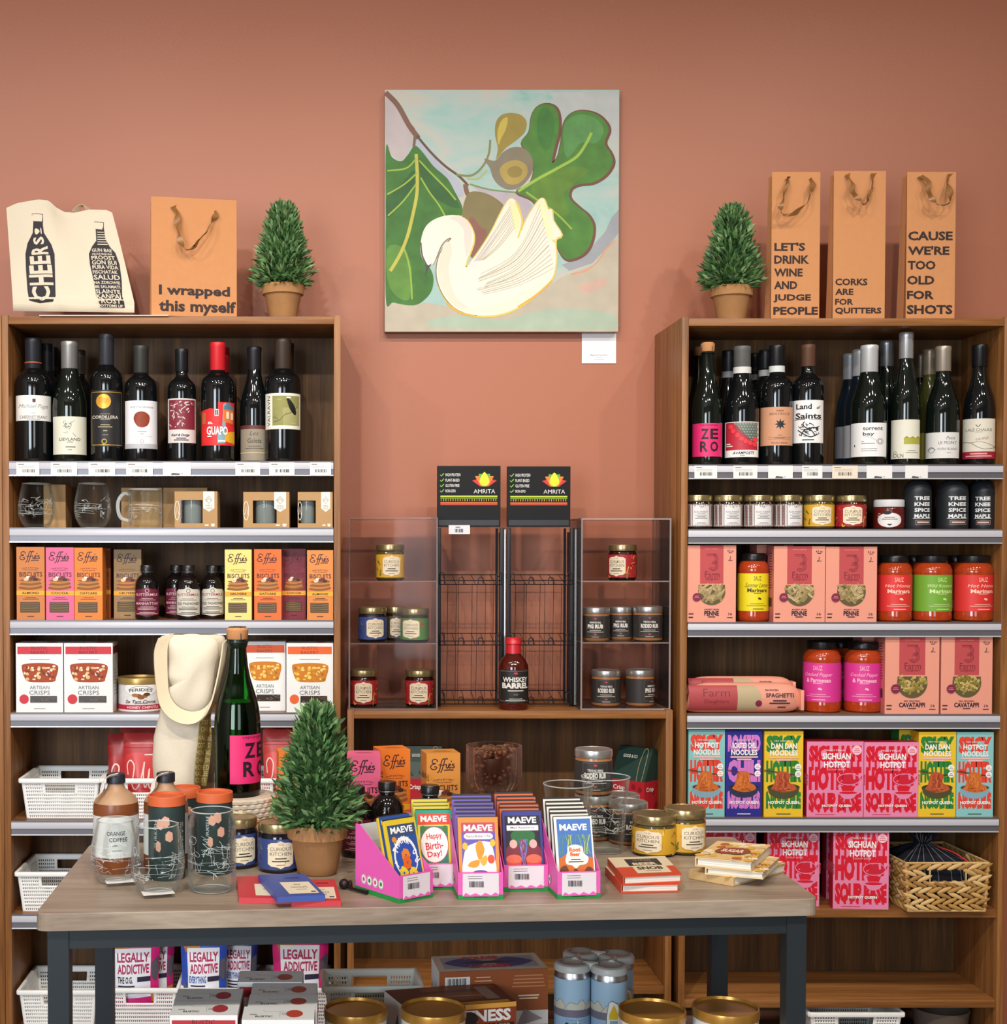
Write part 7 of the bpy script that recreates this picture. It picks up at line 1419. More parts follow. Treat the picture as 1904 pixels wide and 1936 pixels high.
# plant on the table
f = tbase(600, 1659); Yc = f.y + .034; o = place('plant', plant_parts, 'potted_plant', 'larger potted rosemary bush on the table left of the display boxes', 'plant', (PX(600, Yc, 1600), Yc, ZT + .0005), 4.0, 'potted rosemary bushes'); s = (ZY(1314, Yc) - ZT) / .288; o.scale = (s, s, s)
# slabs: flat chocolate boxes and books, given by the photo corners of their top faces
def quad_on(pts, z): return [PZ(x, y, z) for x, y in pts]
def slab_mesh(q, z0, z1, mat, m=None):
    m = m or MB(); return m.prism([(p.x, p.y) for p in q], z0, z1, mat)
def bil(q, z): return lambda A: (lambda u, v, n: tuple(((q[0] * (1 - u / A.w) + q[1] * (u / A.w)) * (1 - v / A.h) + (q[3] * (1 - u / A.w) + q[2] * (u / A.w)) * (v / A.h)) * 1.0 + Vector((0, 0, n))))
def choc(label, pts, ztop, th, col):
    q = quad_on(pts, ztop); c = sum(q, Vector()) / 4; o = thing('chocolate_box', label, 'chocolate bar', (c.x, c.y, ztop - th), 0, 'flat chocolate bars on the table'); q = [p - Vector((c.x, c.y, ztop - th)) for p in q]
    slab_mesh(q, 0, th, C(col, .45)).build('carton', o); A = Art(.12, .08); A.rect(.3, .1, .92, .62, C('#e2d6bd', .6)); k = C('#57503f'); A.text('DARK BAR', .62, .5, .14, .05, k, .01); A.text('CHOCOLATE', .62, .38, .34, .07, k); A.lines(.45, .8, .27, 1, .1, GREYT, .02); A.rect(.78, .15, .88, .19, INK); A.lines(.4, .9, .8, 1, .1, C('#00000000'[:7]), .015)
    MB().art(A, bil(q, th)(A)).build('label', o)
choc('red flat chocolate bar under the left end of the blue one', [(452, 1697), (560, 1699), (552, 1655), (447, 1657)], ZT + .009, .0088, '#c43a42'); choc('red flat chocolate bar under the right end of the blue one', [(551, 1704), (645, 1703), (633, 1662), (562, 1663)], ZT + .009, .0088, '#c43a42'); choc('blue flat chocolate bar lying across the two red ones', [(524, 1696), (615, 1692), (576, 1652), (488, 1654)], ZT + .0185, .009, '#41559c')
def book(label, pts, ztop, th, cover, art, group, spine=True, pages='#e4ddd0'):
    q = quad_on(pts, ztop); c = sum(q, Vector()) / 4; b0 = Vector((c.x, c.y, ztop - th)); q = [p - b0 for p in q]; o = thing('book', label, 'book', b0, 0, group); cm = C(cover, .45); t = .0022; ce = sum(q, Vector()) / 4
    m = MB(); slab_mesh(q, 0, t, cm, m); slab_mesh(q, th - t, th, cm, m); sp = [q[0], q[0] + (q[1] - q[0]).normalized() * t, q[3] + (q[2] - q[3]).normalized() * t, q[3]]; slab_mesh(sp, t, th - t, cm, m)
    A = Art(.15, .12); art(A); m.art(A, bil([p + Vector((0, 0, 0)) for p in q], th)(A)); m.build('cover', o)
    g = [q[0] + (q[1] - q[0]).normalized() * t, q[1], q[2], q[3] + (q[2] - q[3]).normalized() * t]; g = [p + (ce - p).normalized() * .0032 for p in g]; m = MB(); n = 7
    for i in range(n): slab_mesh([p + (ce - p).normalized() * .0002 * (i % 2) for p in g], t + (th - 2 * t) * i / n, t + (th - 2 * t) * (i + 1) / n, C(pages if i % 2 else '#d8d0c2', .7), m)
    m.build('pages', o)
def beer(A):
    A.bg(C('#e0d0ae', .5)); A.rect(0, 0, 1, .45, C('#cf4a2c', .45)); A.rect(.25, .5, .82, .88, C('#2c2a2e')); A.text('ULTIMATE', .54, .8, .3, .07, C('#b5a88c')); A.text('BEER', .54, .60, .42, .14, C('#e0d0ae'), .04); A.rect(.28, .1, .86, .5, C('#e0d0ae')); A.text('SNOB', .56, .36, .44, .16, C('#3a2c28'), .05); A.lines(.36, .8, .2, 1, .1, C('#a08a6a'), .03)
bq = [(1178, 1657), (1289, 1652), (1257, 1618.5), (1148.5, 1622)]
book('cream and red hardback on top of the pile by the rightmost pink box', bq, ZT + .029, .0142, '#cf4a2c', beer, 'cream and red books'); book('cream and red hardback at the bottom of the pile by the rightmost pink box', [(1174, 1672), (1284, 1670), (1256, 1634), (1144, 1638)], ZT + .0146, .0142, '#cf4a2c', beer, 'cream and red books')
def sugar(A):
    A.bg(C('#e3c184', .45, 0, .3, 0, .2, 60)); q = random.Random(9)
    for i in range(30):
        x, y = q.uniform(.03, .97), q.uniform(.05, .95); A.poly([(x - .08, y - .04), (x + .02, y - .07), (x + .09, y - .02), (x + .04, y + .06), (x - .06, y + .05)], C(q.choice(['#f0dcae', '#d9973f', '#b5622c', '#f4e6c4', '#e0b050']), .5), 3)
    for i in range(8): x, y = q.uniform(.05, .9), q.uniform(.1, .9); A.stroke([(x, y), (x + .1, y + .05), (x + .16, y - .04)], .008, C('#7a3a20'), 4)
    A.poly([(.2, .4), (.3, .3), (.5, .28), (.7, .3), (.82, .42), (.75, .58), (.55, .64), (.3, .6)], C('#96452a'), 5); A.text('SUGAR', .5, .46, .4, .16, C('#efe2d0'), .04)
GBK = 'patterned sugar books'
book('patterned hardback lying slanted at the bottom of the right pile', [(1387, 1660), (1485, 1633), (1396, 1618), (1302, 1645)], ZT + .0145, .0140, '#caa873', sugar, GBK); book('patterned hardback in the middle of the right pile', [(1333, 1639.5), (1443, 1649), (1474, 1621), (1366, 1612)], ZT + .0268, .0120, '#d9c39a', sugar, GBK); book('patterned hardback on top of the right pile, title in a brown oval', [(1314, 1620), (1421, 1630), (1458, 1597.5), (1357, 1590)], ZT + .0425, .0155, '#d9b884', sugar, GBK, True, '#ece8e0')
# small dark stopper
m = MB(); a = PZ(646, 1681, ZT); bq_ = PZ(694, 1692, ZT); d_ = (bq_ - a); m.tube([tuple(a + Vector((.008, 0, .006))), tuple(a + d_ * .5 + Vector((0, 0, .0045))), tuple(bq_ + Vector((0, 0, .004)))], [.003, .0025, .0035], C('#2a211f', .35, .4), 10); m.ell(a + Vector((.004, 0, .0085)), (.0085, .0085, .0085), C('#2a211f', .35, .4), 14, 10); m.ell(a + Vector((.014, -.002, .008)), (.004, .0075, .0075), C('#2a211f', .35, .4), 12, 8)
tag(m.build('bottle_stopper'), 'small dark metal stopper lying by the slanted pink display box', 'stopper')

# ------------------------------------------------------------------ pink display boxes with chocolate bars
PINK, GRB, LIN = C('#e25cae', .45), C('#1f8a3c', .45), C('#cfd9cf', .6)
def maeve(A, col=WHITE, y=.9): A.text('MAEVE', .5, y, .72, .085, col, .035)
def barart(k):
    def f(A):
        if k == 0:   # thank you
            A.bg(C('#d9b92e')); A.rect(.05, .04, .95, .93, C('#2c4f96')); A.rect(.05, .78, .95, .93, C('#3a4a6a')); maeve(A, WHITE, .86); A.ell(.5, .5, .38, .27, C('#e8e4da'), 26); A.ell(.5, .48, .33, .24, C('#2c4fa6'), 26)
            for t, x, y, ro in (('T', .2, .6, .9), ('H', .27, .67, .6), ('A', .37, .715, .25), ('N', .5, .73, 0), ('K', .63, .71, -.25), ('Y', .18, .42, .5), ('O', .8, .55, -.8), ('U', .84, .44, -1)): A.text(t, x, y, .1, .09, WHITE, .05, ro)
            for x, y, c in ((.5, .52, '#e0812c'), (.35, .3, '#e3c43a'), (.65, .27, '#e3c43a'), (.5, .43, '#d9641f')):
                for j in range(7): A.ell(x + .085 * cos(j * .9), y + .055 * sin(j * .9), .06, .04, C(c), 10)
            A.ell(.2, .74, .08, .04, C('#d98a2c'), 10); A.rect(.2, .1, .8, .16, C('#e8e4da')); A.lines(.25, .75, .12, 1, .1, INK, .012); A.poly([(.1, .04), (.4, .1), (.6, .04)], C('#e8e4da'))
        elif k == 1:
            A.bg(C('#2f8f7a')); A.rect(.06, .05, .94, .95, C('#d9c83a')); A.rect(.06, .8, .94, .95, C('#d8452c')); maeve(A, WHITE, .88); A.rect(.12, .08, .88, .78, C('#2f7f6a')); A.ell(.5, .53, .38, .24, C('#f0ebe4'), 28); A.ring(.5, .53, .38, .015, C('#c22c34'), 30, .24); R = C('#c8303a')
            for t, y, w in (('Happy', .64, .42), ('Birth-', .52, .48), ('Day!', .40, .40)): A.text(t, .5, y, w, .1, R, .02, .12)
            for x in (.2, .8): A.ell(x, .74, .07, .05, C('#3f7a3a'), 10); A.ell(x, .16, .1, .06, C('#c8303a'), 10)
            A.rect(.3, .14, .7, .2, C('#efe6dc')); A.rect(.12, .04, .88, .08, C('#efe6dc'))
        elif k == 2:
            A.bg(C('#e08a3a')); A.rect(.08, .04, .92, .93, C('#6a55a8')); A.rect(.08, .8, .92, .93, C('#b5485a')); maeve(A, WHITE, .86); A.poly([(.14, .735), (.2, .71), (.8, .71), (.86, .735), (.86, .765), (.8, .79), (.2, .79), (.14, .765)], WHITE); A.text('Peanut Butter + Pie', .5, .75, .6, .035, C('#55303a'), .01); A.poly([(.12, .1), (.88, .1), (.85, .6), (.7, .68), (.4, .66), (.15, .55)], C('#efe6e6'), 4)
            O = C('#e8912c'); A.poly([(.5, .44), (.42, .6), (.48, .68), (.58, .68), (.64, .55)], O, 4); A.poly([(.5, .44), (.3, .42), (.22, .36), (.4, .34), (.5, .38)], O, 4); A.poly([(.52, .44), (.68, .5), (.7, .42), (.6, .36)], C('#e0a63a'), 4)
            A.ell(.8, .45, .09, .06, C('#d8503a'), 12); A.poly([(.14, .1), (.2, .22), (.4, .3), (.65, .3), (.82, .22), (.88, .1)], C('#6a55a8'), 4)
            for j in range(7): A.ell(.5 + (j - 3) * .09, .2 - abs(j - 3) * .008, .07, .085, C('#dd5a2c' if j % 2 else '#e87a3a'), 12)
            A.rect(.22, .04, .78, .1, C('#efe6e6')); A.lines(.3, .7, .07, 1, .1, INK, .01)
            for x, y in ((.16, .62), (.85, .66)): A.ell(x, y, .07, .05, C('#e3b23a'), 10)
        elif k == 3:
            A.bg(C('#3a3f86')); A.rect(.06, .04, .94, .94, C('#2b2430')); maeve(A, WHITE, .88); A.rect(.1, .74, .9, .81, WHITE); A.text('Mad Raspberry', .5, .775, .6, .035, C('#4a2c3a'), .01); A.poly([(.2, .7), (.5, .74), (.8, .7), (.7, .5), (.5, .46), (.3, .5)], C('#2f6a3a'), 4)
            for x in (.25, .75): A.ell(x, .42, .22, .14, C('#7a2c3a'), 16); A.poly([(x - .2, .36), (x + .2, .36), (x + .14, .16), (x - .14, .16)], C('#d8452c'), 0); A.ell(x, .36, .2, .06, C('#e0664a'), 16); A.ell(x, .56, .1, .06, C('#e3a8a0'), 10)
            q = random.Random(5)
            for i in range(16): A.stroke([(.5 + q.uniform(-.12, .12), .62), (.5 + q.uniform(-.1, .1), .52), (.5 + q.uniform(-.05, .05), .3)], .015, C(q.choice(['#c77ab5', '#5a7ac2', '#8a3f66'])), 3)
            A.poly([(.46, .3), (.54, .3), (.56, .1), (.44, .1)], C('#4a78b5')); A.rect(.3, .05, .7, .1, C('#efe6e6')); A.ell(.12, .08, .1, .05, C('#4a58b5'), 10); A.ell(.88, .08, .1, .05, C('#4a58b5'), 10)
        else:
            A.bg(C('#e9e4dc')); A.rect(.07, .03, .96, .97, C('#4a74b5')); maeve(A, WHITE, .86); q = random.Random(6)
            for i in range(22): x = q.uniform(.1, .9); A.stroke([(x, .5), (x + q.uniform(-.06, .06), .62), (x + q.uniform(-.14, .14), .76)], .016, C(q.choice(['#8fae5a', '#c8cf6a', '#5f8f6a'])), 3)
            A.poly([(.07, .45), (.3, .52), (.6, .5), (.96, .46), (.96, .03), (.07, .03)], C('#c9692c')); A.poly([(.07, .3), (.25, .36), (.35, .24), (.5, .33), (.62, .22), (.8, .34), (.96, .28), (.96, .03), (.07, .03)], C('#6b3a22'), 3)
            A.poly([(.24, .44), (.3, .54), (.32, .6), (.5, .63), (.7, .6), (.72, .52), (.84, .46), (.78, .38), (.6, .36), (.5, .32), (.4, .36), (.26, .38)], C('#efe6da'), 4); A.text('Root', .5, .565, .3, .06, C('#d8642c'), .05); A.text('Beer', .5, .505, .26, .055, C('#d8642c'), .05); A.lines(.3, .72, .43, 2, .03, INK, .012)
            A.poly([(.15, .2), (.2, .28), (.25, .12), (.3, .05), (.2, .04)], C('#8fb0cf'), 3); A.ell(.62, .14, .09, .06, C('#d8a56a'), 12); A.poly([(.82, .22), (.88, .22), (.88, .08), (.82, .08)], C('#d8a56a'))
    return f
BACKC = [('#d9b92e', '#2c4f96'), ('#2f8f7a', '#c9b83a'), ('#b55a5a', '#6a55a8'), ('#3a3f86', '#d0603a'), ('#2a2624', '#e0d8cc')]
def bar_parts(k, w, h, full):
    def fn():
        m = MB(); m.box(-w / 2, w / 2, 0, .0085, 0, h, C(BACKC[k][0], .45), .0025); A = Art(w, h)
        if full: barart(k)(A)
        else:
            A.bg(C(BACKC[k][1], .45)); c = C(BACKC[k][0], .45); A.rect(0, .985, 1, 1, C('#2a2826', .5)) if k > 1 else None
            for i in range(5): A.rect(.05 + i * .19, .90, .14 + i * .19, .955, C('#e0805a', .45) if k in (2, 3) else c)
            maeve(A, WHITE, .82)
        m.art(A, front(w)); m.box(-w / 2 + .001, w / 2 - .001, .004, .0062, h - .001, h + .0018, C('#2a2826', .5)); return m
    return fn
def display(label, fl, fr, depth, bars, k, hb=.108, hf=.043, nm=''):
    a, b = PZ(*fl, ZT), PZ(*fr, ZT); e = (b - a); w = e.length; rz = atan2(e.y, e.x); o = thing('display_box', label, 'display box', (*((a + b) / 2).xy, ZT + .0003), rz, 'pink chocolate display boxes'); t = .0012; L, R = -w / 2, w / 2
    m = MB(); prof = [(0, 0), (depth, 0), (depth, hb), (depth * .9, hb), (t, hf), (0, hf)]
    for x0, x1 in ((L, L + t), (R - t, R)): m.prism(prof, x0, x1, PINK, 'x')
    m.box(L + t, R - t, 0, t, 0, hf, PINK); m.box(L + t, R - t, depth - t, depth, 0, hb * .98, LIN); m.box(L + t, R - t, t, depth - t, 0, t, LIN)
    m.prism([(t, .0025), (depth - t, .0025), (depth - t, .02)], L + t, R - t, LIN, 'x')
    F = Art(w, hf); F.rect(0, 0, 1, .17, GRB); F.lines(.25, .75, .07, 1, .1, C('#0f4a20'), .03); F.text('MAEVE', .52, .34, .78, .2, WHITE, .06); m.art(F, front(w))
    B = Art(depth, hf * .17); B.bg(GRB); m.art(B, lside(w, depth)); Sd = Art(depth, hb)
    for i in range(4): x = .80 - i * .135; Sd.ell(1 - x, .2, .06, .075, WHITE, 18); Sd.ring(1 - x, .2, .052, .006, INK, 18, .065); Sd.ell(1 - x, .2, .028, .035, C('#2f7a4a' if i % 2 else '#c8506a'), 8)
    m.art(Sd, lambda u, v, n: (-w / 2 - n, depth - u, v), lift=.0005); m.build('tray', o)
    q = MB(); A = Art(w * .80, hf * .84); PP = C('#d9b9c9', .5) if 0 else C('#dcd2d6', .55); A.bg(PP); A.lines(.15, .55, .86, 2, .1, INK, .02, 2, False); A.bars(.18, .58, .4, .66, INK, 22, 5); A.poly([(0, 0), (.08, .16), (.2, .05), (.35, .14), (.5, .03), (.62, .15), (.78, .04), (.9, .17), (1, .06), (1, 0)], PINK)
    q.art(A, lambda u, v, n: (-w * .4 + u, -n - .0008, hf * .12 + v)); q.build('price_label', o, label='white price label with barcode')
    bw, bh = w * .90, .121
    for i in range(bars):
        y = .010 + i * (depth - .040) / max(6, bars - 1); zb = .006 + .004 * i; lean = .28
        lb = f'front chocolate bar in the {nm} pink display box' if i == 0 else f'chocolate bar behind the front one in the {nm} pink display box'
        r_ = place(('bar', k, round(bw, 4), i == 0), bar_parts(k, bw, bh, i == 0), 'chocolate_bar', lb, 'chocolate bar', (0, 0, 0), 0, 'chocolate bars in the display boxes'); M = Matrix.Translation((*((a + b) / 2).xy, ZT)) @ Matrix.Rotation(rz, 4, 'Z') @ Matrix.Translation((.001 * (-1) ** i, y, zb)) @ Matrix.Rotation(-lean, 4, 'X')
        r_.location = M.to_translation(); r_.rotation_euler = M.to_euler()
display('slanted pink display box at the left with four round badges', (754.6, 1708.6), (818.6, 1696), .112, 2, 0, nm='slanted')
display('pink display box behind the slanted one, birthday bars', (786, 1683), (863.5, 1681.5), .105, 4, 1, nm='birthday')
display('pink display box at the centre front with butterfly bars', (866, 1701), (951.5, 1700), .11, 7, 2, nm='butterfly')
display('pink display box set back with red cup bars', (952.5, 1686), (1036.5, 1684.5), .11, 6, 3, nm='red cup')
display('rightmost pink display box with brown and blue bars', (1054, 1700), (1135, 1697.6), .11, 6, 4, nm='rightmost')

# ------------------------------------------------------------------ on the table's lower shelf
for i, (x0, x1, y, Y) in enumerate(((321, 449, 1919, 2.20), (329, 455, 1893.5, 2.272))):
    box_thing(None, ('nearer' if i == 0 else 'further') + ' crisps box of the left file under the table', x0, x1, y, None, crisps_art('#b5303a', 1), C('#e4e3e1', .5), .066, 0, 0, 'crisps boxes under the table', 'crisps_box', 'box', crisps_side, crisps_top('#a33038'), Yz=(Y, ZL))
for i, (x0, x1, y, Y) in enumerate(((457, 594, 1928, 2.178), (468, 600, 1904, 2.245), (474, 599, 1881, 2.312), (449, 572, 1857, 2.379))):
    box_thing(None, ('nearest', 'second', 'third', 'hindmost')[i] + ' crisps box of the right file under the table', x0, x1, y, None, crisps_art('#b5303a', 1), C('#e4e3e1', .5), .062, 0, 0, 'crisps boxes under the table', 'crisps_box', 'box', crisps_side, crisps_top('#b5402f'), Yz=(Y, ZL))
for x0, x1, cy, lb in ((612, 733, 1904, 'gold lidded tin under the table beside the crisps boxes'), (757, 882, 1904, 'gold lidded tin under the table in front of the orange carton'), (1170, 1297, 1906, 'gold lidded tin under the table right of the cans'), (1309, 1435, 1902, 'gold lidded tin at the right, before the rear table leg')):
    zt = ZL + .125; c = PZ((x0 + x1) / 2, cy, zt); r = (x1 - x0) / 2 / S(c.y); tin(lb, c.x, c.y, ZL, r, .125, C('#b5853a', .3, .5), tin_art(False), 'gold lidded tins under the table')
def case_box(label, pts, ztop, th, col, artf, arttop, group=None):
    q = quad_on(pts, ztop); c = sum(q, Vector()) / 4; b0 = Vector((c.x, c.y, ztop - th)); q = [p - b0 for p in q]; m = slab_mesh(q, 0, th, C(col, .5)); A = Art((q[1] - q[0]).length, th); artf(A); nn = Vector(((q[1] - q[0]).y, -(q[1] - q[0]).x, 0)).normalized()
    m.art(A, lambda u, v, n: tuple(q[0].lerp(q[1], u / A.w) * 1.0 + nn * n + Vector((0, 0, v - q[0].z)))); B = Art(.2, .1); arttop(B); m.art(B, bil(q, th)(B)); A2 = Art((q[0] - q[3]).length, th); A2.bg(C('#d9d8d4')); A2.poly([(.2, 0), (.8, 0), (.6, .8)], C('#4a62a8')); n2 = Vector(((q[0] - q[3]).y, -(q[0] - q[3]).x, 0)).normalized(); m.art(A2, lambda u, v, n: tuple(q[3].lerp(q[0], u / A2.w) + n2 * n + Vector((0, 0, v - q[3].z))))
    o = m.build('drinks_carton', None, b0); return tag(o, label, 'carton', group)
def c1f(A):
    A.bg(C('#8f4a22')); A.rect(.05, .66, .28, .92, C('#d9d6d0')); A.bars(.07, .25, .68, .90, INK, 16); A.lines(.3, .5, .9, 3, .05, C('#d9b58a'), .012, 3); A.lines(.66, .98, .9, 4, .05, C('#b5764a'), .02, 5); A.lines(.68, .96, .62, 2, .04, C('#e0c9a8'), .02, 7); A.rect(.68, 0, 1, .42, C('#c9bfb5')); A.rect(.82, .05, 1, .22, C('#b5303a')); A.poly([(.7, .2), (.78, .45), (.95, .3)], C('#8a7a78'))
def c1t(A):
    A.bg(C('#cfcabb')); A.rect(.06, .15, .94, .85, C('#9aa6b5')); A.poly([(.08, .5), (.3, .8), (.5, .55), (.7, .8), (.92, .5), (.7, .2), (.5, .45), (.3, .2)], C('#3a4a8a'), 4); A.poly([(.2, .5), (.45, .58), (.55, .58), (.8, .5), (.55, .42), (.45, .42)], C('#2a2430')); A.text('COLDER', .45, .78, .36, .2, C('#c8343e'), .05); A.text('LAGER', .5, .25, .4, .2, C('#c8343e'), .05)
case_box('brown drinks carton with blue and red top under the table', [(831, 1838), (1036, 1830), (1010, 1801), (816, 1808.5)], .517, .131, '#8a4520', c1f, c1t)
def c2f(A):
    A.bg(C('#d98a2c')); A.rect(0, .9, 1, 1, C('#e0a040')); A.rect(.3, .5, 1, .92, C('#8a3a1c')); A.text('HOTNESS', .62, .8, .66, .2, C('#ece6dc'), .04); A.ell(.56, .76, .09, .12, C('#2a1a18'), 14); A.rect(.5, .6, .98, .67, C('#2a1a18')); A.text('AMBER LAGER', .75, .635, .4, .045, C('#d98a2c'), .02); A.rect(0, 0, 1, .28, C('#c9742a'))
def c2t(A):
    A.bg(C('#5a2a1e')); A.rect(.3, .75, .98, .98, C('#7a4426')); A.poly([(.2, .3), (.5, .2), (.85, .35), (.8, .6), (.4, .65), (.2, .5)], C('#7a4a2c'), 4); A.stroke([(.25, .4), (.5, .45), (.8, .42)], .02, C('#b58a5a'), 4); A.poly([(.78, .2), (.9, .2), (.9, .85), (.78, .85)], C('#8a7a70')); A.rect(.3, .0, .95, .12, C('#d99a3a'))
case_box('orange and maroon drinks carton behind the second gold lidded tin', [(770, 1908), (976, 1893), (931, 1858), (727, 1873)], .492, .106, '#5a2a1e', c2f, c2t)
AL = C('#b9b9bb', .3, .9)
def can(label, x0, x1, top, bt, rot, house):
    zt_ = 0.524; c = PZ((x0 + x1) / 2, top, zt_); r = (x1 - x0) / 2 / S(c.y); H = zt_ - ZL; o = thing('drink_can', label, 'can', (c.x, c.y, ZL), 0, 'four pack of cans under the table')
    MB().lathe([(0, .004), (r * .75, 0), (r * .82, .002), (r * .99, .014), (r, .018), (r, H - .022), (r * .97, H - .015), (r * .82, H - .004), (r * .84, H), (r * .8, H), (r * .78, H - .005), (0, H - .005)], AL, 40).build('can_body', o)
    A = Art(6.1 * r, H - .042); A.bg(C('#9dbbd0', .35)); A.rect(0, 0, 1, .35, C('#8fafc8', .35)); k = C('#2a2a34')
    for cx_ in (.3, .5, .7): A.poly([(cx_ - .13, .42), (cx_ - .06, .58), (cx_, .55), (cx_ + .05, .63), (cx_ + .12, .42)], C('#c2bfae', .4), 4); A.stroke([(cx_ - .13, .42), (cx_ - .06, .58), (cx_, .55), (cx_ + .05, .63), (cx_ + .12, .42)], .003, k, 4)
    A.rect(0, .3, 1, .44, C('#6f6a7a', .4))
    if house: A.poly([(.43, .35), (.45, .62), (.48, .66), (.53, .6), (.56, .4), (.56, .0), (.43, 0)], C('#e8e4da', .4)); A.poly([(.455, .42), (.495, .6), (.535, .42), (.535, .32), (.455, .32)], C('#d9b52e', .4)); A.rect(.46, .02, .53, .3, C('#86a9b5', .4)); A.text('BO', .495, .14, .05, .12, k, .03); A.stroke([(.43, 0), (.43, .36), (.45, .63), (.48, .67), (.53, .61), (.565, .42), (.565, 0)], .004, k)
    else: A.poly([(.5, .08), (.5, .3), (.535, .1)], C('#e8e4da', .4)); A.stroke([(.48, .07), (.545, .07), (.53, .03), (.49, .03), (.48, .07)], .003, k); A.stroke([(.5, .07), (.5, .32), (.535, .1)], .003, k); [A.stroke([(.4, .26 - i * .05), (.5, .24 - i * .05), (.6, .26 - i * .05)], .0025, k, 4) for i in range(5)]; A.text('S', .41, .12, .04, .16, k, .02)
    MB().art(A, cyl(r, rot, .02, w=6.1 * r), du=.006).build('printed_sleeve', o); return o
cans = [can('front left can of the four pack, sailing boat picture', 1048, 1116, 1821, 0, .1, 0), can('front right can of the four pack, yellow roof picture', 1118, 1186, 1826, 0, .1, 1), can('rear left can of the four pack', 1066, 1130, 1801, 0, .4, 0), can('rear right can of the four pack', 1134, 1197, 1805.5, 0, .6, 1)]
o = thing('can_carrier', 'pale grey plastic carrier clipped over the tops of the four cans', 'can carrier', (cans[0].location.x, cans[0].location.y, .524)); GP_ = C('#b5b5b0', .4)
for c in cans:
    d_ = c.location - cans[0].location; m = MB(); m.lathe([(.0315, -.010), (.0335, -.010), (.0335, -.003), (.031, .0015), (.026, .003), (.022, .001), (0, .001)], GP_, 32, c=(d_.x, d_.y)); m.lathe([(.021, .0032), (.0235, .0038), (.026, .0032)], C('#9a9a96', .4), 28, c=(d_.x, d_.y)); m.build('can_cap', o)
a_, b_2, c_2, d_2 = [c.location - cans[0].location for c in cans]; m = MB()
for p_, q_ in ((a_, b_2), (c_2, d_2), (a_, c_2), (b_2, d_2)): m.tube([tuple(p_.lerp(q_, .3) + Vector((0, 0, -.002))), tuple(p_.lerp(q_, .7) + Vector((0, 0, -.002)))], .0075, GP_, 8)
m.build('bridge', o)
basket('large pale basket under the table behind the tins', 604, 803, 1851, None, .10, Y=2.548, zb=ZL, h=.101, rz=.04, mat=C('#d6d6ca', .5), w=.185, cx=.060)
# wicker basket with bag on the right unit's wooden shelf
WIC = [C(h, .75, 0, .2, 0, .15, 80) for h in ('#c39a5e', '#ae8448', '#d1ac74', '#9c7440')]
Y0 = YF - .022; z6 = SHZ['R6']; c_, w, h = px_box(1712, 1870, 1632, Y0, z6); d = .235; o = thing('wicker_basket', 'braided straw basket at the right end of the wooden shelf', 'basket', (c_, Y0, z6 + .0005), .04); m = MB(); rn = random.Random(5); nr = 8; rh = (h - .006) / nr
def strand(p, q, out, thk, mt):
    c = (p + q) / 2; d_ = (q - p); L = d_.length; x = d_.normalized(); zz_ = out; y = zz_.cross(x).normalized(); M = Matrix((x, y, zz_)).transposed().to_4x4(); M.translation = c; m.ell((0, 0, 0), (L * .62, thk, .0045), mt, 8, 5, M)
for j in range(nr):
    zc = .004 + rh * (j + .5); tp_ = .93 + .07 * (j / nr)
    for a, b, out in ((Vector((-w / 2 * tp_, 0, 0)), Vector((w / 2 * tp_, 0, 0)), Vector((0, -1, 0))), (Vector((-w / 2 * tp_, d, 0)), Vector((-w / 2 * tp_, 0, 0)), Vector((-1, 0, 0))), (Vector((w / 2 * tp_, 0, 0)), Vector((w / 2 * tp_, d, 0)), Vector((1, 0, 0))), (Vector((w / 2 * tp_, d, 0)), Vector((-w / 2 * tp_, d, 0)), Vector((0, 1, 0)))):
        L = (b - a).length; n = max(3, round(L / .026)); x = (b - a).normalized()
        for i in range(n):
            t = (i + .5 * (j % 2) + .25) / n; p = a + x * L * min(t, .985); u = abs(t - .5)
            if abs(out.y) > .5 and j in (5, 6) and u < .22: continue
            sl = .45 * rh * (1 if j % 2 else -1); strand(p - x * .016 + Vector((0, 0, zc - sl)), p + x * .016 + Vector((0, 0, zc + sl)), out, rh * .40, WIC[rn.randrange(4)])
m.build('braided_walls', o); fr = MB()
for zz_, k in ((h, 1.0), (.003, .93)): fr.tube([(-w / 2 * k, 0, zz_), (w / 2 * k, 0, zz_), (w / 2 * k, d, zz_), (-w / 2 * k, d, zz_)], .0032, WIC[2], 8, True)
for sx in (-1, 1):
    for yy in (0, d): fr.tube([(sx * w / 2 * .93, yy, .003), (sx * w / 2, yy, h)], .0035, WIC[0], 8)
u0, u1, v0, v1 = -w * .21, w * .23, h * .60, h * .985
for yy in (0, d): fr.tube([(u0, yy, v1), (u0, yy, v0), (u1, yy, v0), (u1, yy, v1)], .003, WIC[2], 8)
fr.build('rim_and_frame', o); MB().box(-w / 2 * .93, w / 2 * .93, 0, d, .001, .004, WIC[1]).build('base', o)
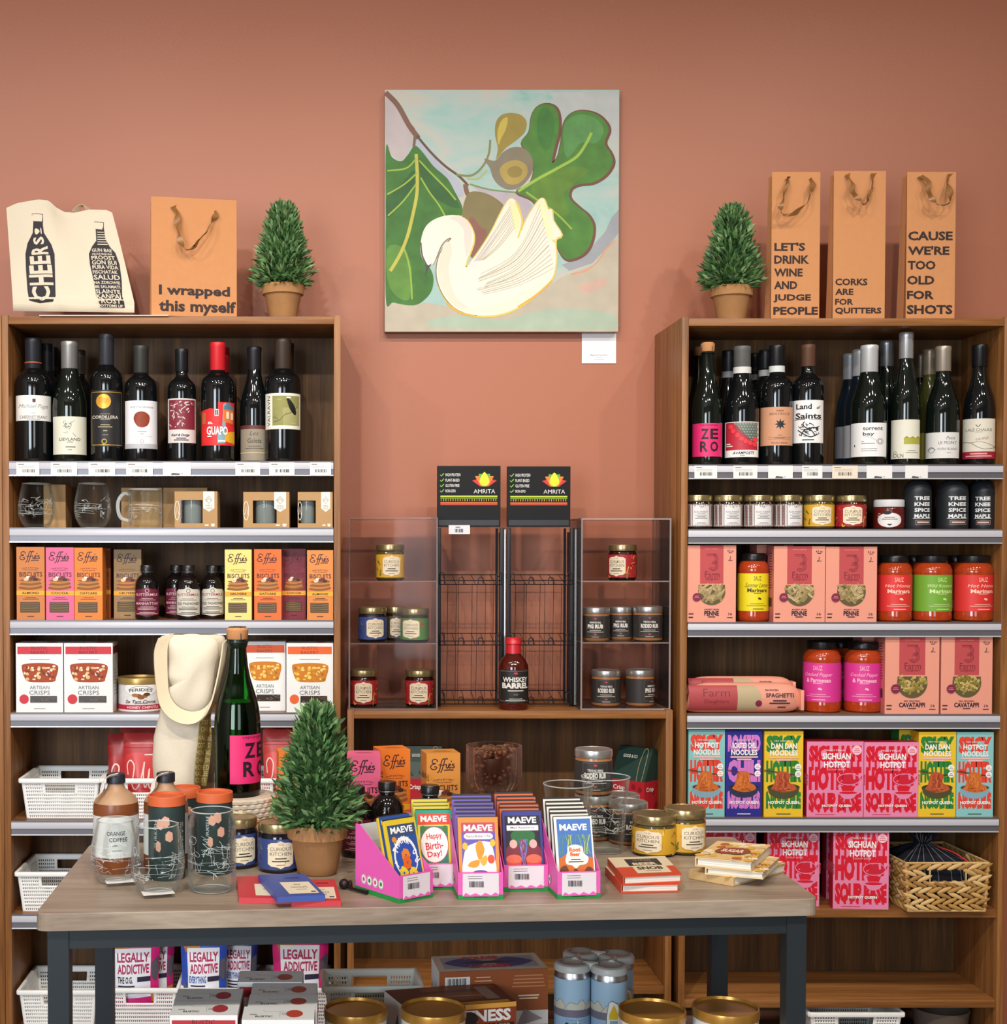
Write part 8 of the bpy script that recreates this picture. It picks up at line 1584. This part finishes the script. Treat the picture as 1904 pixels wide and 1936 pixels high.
BK = C('#1d1e26', .85, 0, .15); ba = thing('drawstring_bag', 'black striped cloth bag with gathered neck inside the straw basket', 'bag', (c_, Y0 + .02, z6 + .005), .04); 
hb_ = ZY(1578, Y0 + .09) - z6; bd = d - .045; bw = w * .9
def bagpt(u, v):
    a = 2 * pi * u; t = v; body = [(0, .92), (.3, 1.0), (.5, .98), (.62, .78), (.74, .40), (.79, .2), (.83, .15), (.88, .24), (1, .36)]
    k = lerp_curve(body, t); g = 1 + (.16 if t > .6 else .03) * sin(11 * a + 3 * t); return (bw / 2 * k * g * (abs(cos(a)) ** .7) * (1 if cos(a) > 0 else -1) - .012 * t, bd / 2 + bd / 2 * k * g * (abs(sin(a)) ** .7) * (1 if sin(a) > 0 else -1), .004 + hb_ * t + .006 * sin(5 * a) * (t > .9))
m = MB(); m.grid(bagpt, 96, 28, BK); m.add([bagpt(i / 96, 0) for i in range(96)], [tuple(reversed(range(96)))], BK); ST = C('#77777a', .8)
for u in (.62, .66, .70, .745, .78, .82, .86, .91, .57, .96, .04): m.tube([tuple(Vector(bagpt(u, .1 + .86 * k / 20)) * 1.0 + Vector((0, -.0012, 0))) for k in range(21)], .0009, ST, 5)
m.build('cloth_body', ba); MB().tube(catmull([(bw * .08, bd * .35, hb_ * .80), (bw * .25, bd * .2, hb_ * .74), (bw * .45, bd * .08, hb_ * .58), (bw * .51, bd * .0, hb_ * .52)], 6), .0018, C('#c2282e', .6), 8).build('red_cord', ba); MB().tube([(-.012 + bw * .095 * cos(t * pi / 10), bd / 2 + bd * .1 * sin(t * pi / 10), .004 + hb_ * .815) for t in range(20)], .0025, BK, 8, True).build('neck_cord', ba)
# round dark thing on the unit's floor
cx, Yc = PX(1778, YF + .11, 1930), YF + .11; zf = SHZ['R8']; r = 52 / S(Yc); H = ZY(1926, YF + .02) - zf
o = thing('round_bin', 'round grey brown bin rim just showing at the lower right', 'bin', (cx, Yc, zf)); MB().lathe([(0, .0), (r * .85, 0), (r, H - .004), (r * 1.02, H - .002), (r, H), (r * .95, H), (r * .82, .006), (0, .006)], C('#6a5d52', .6), 40).build('bin_body', o)
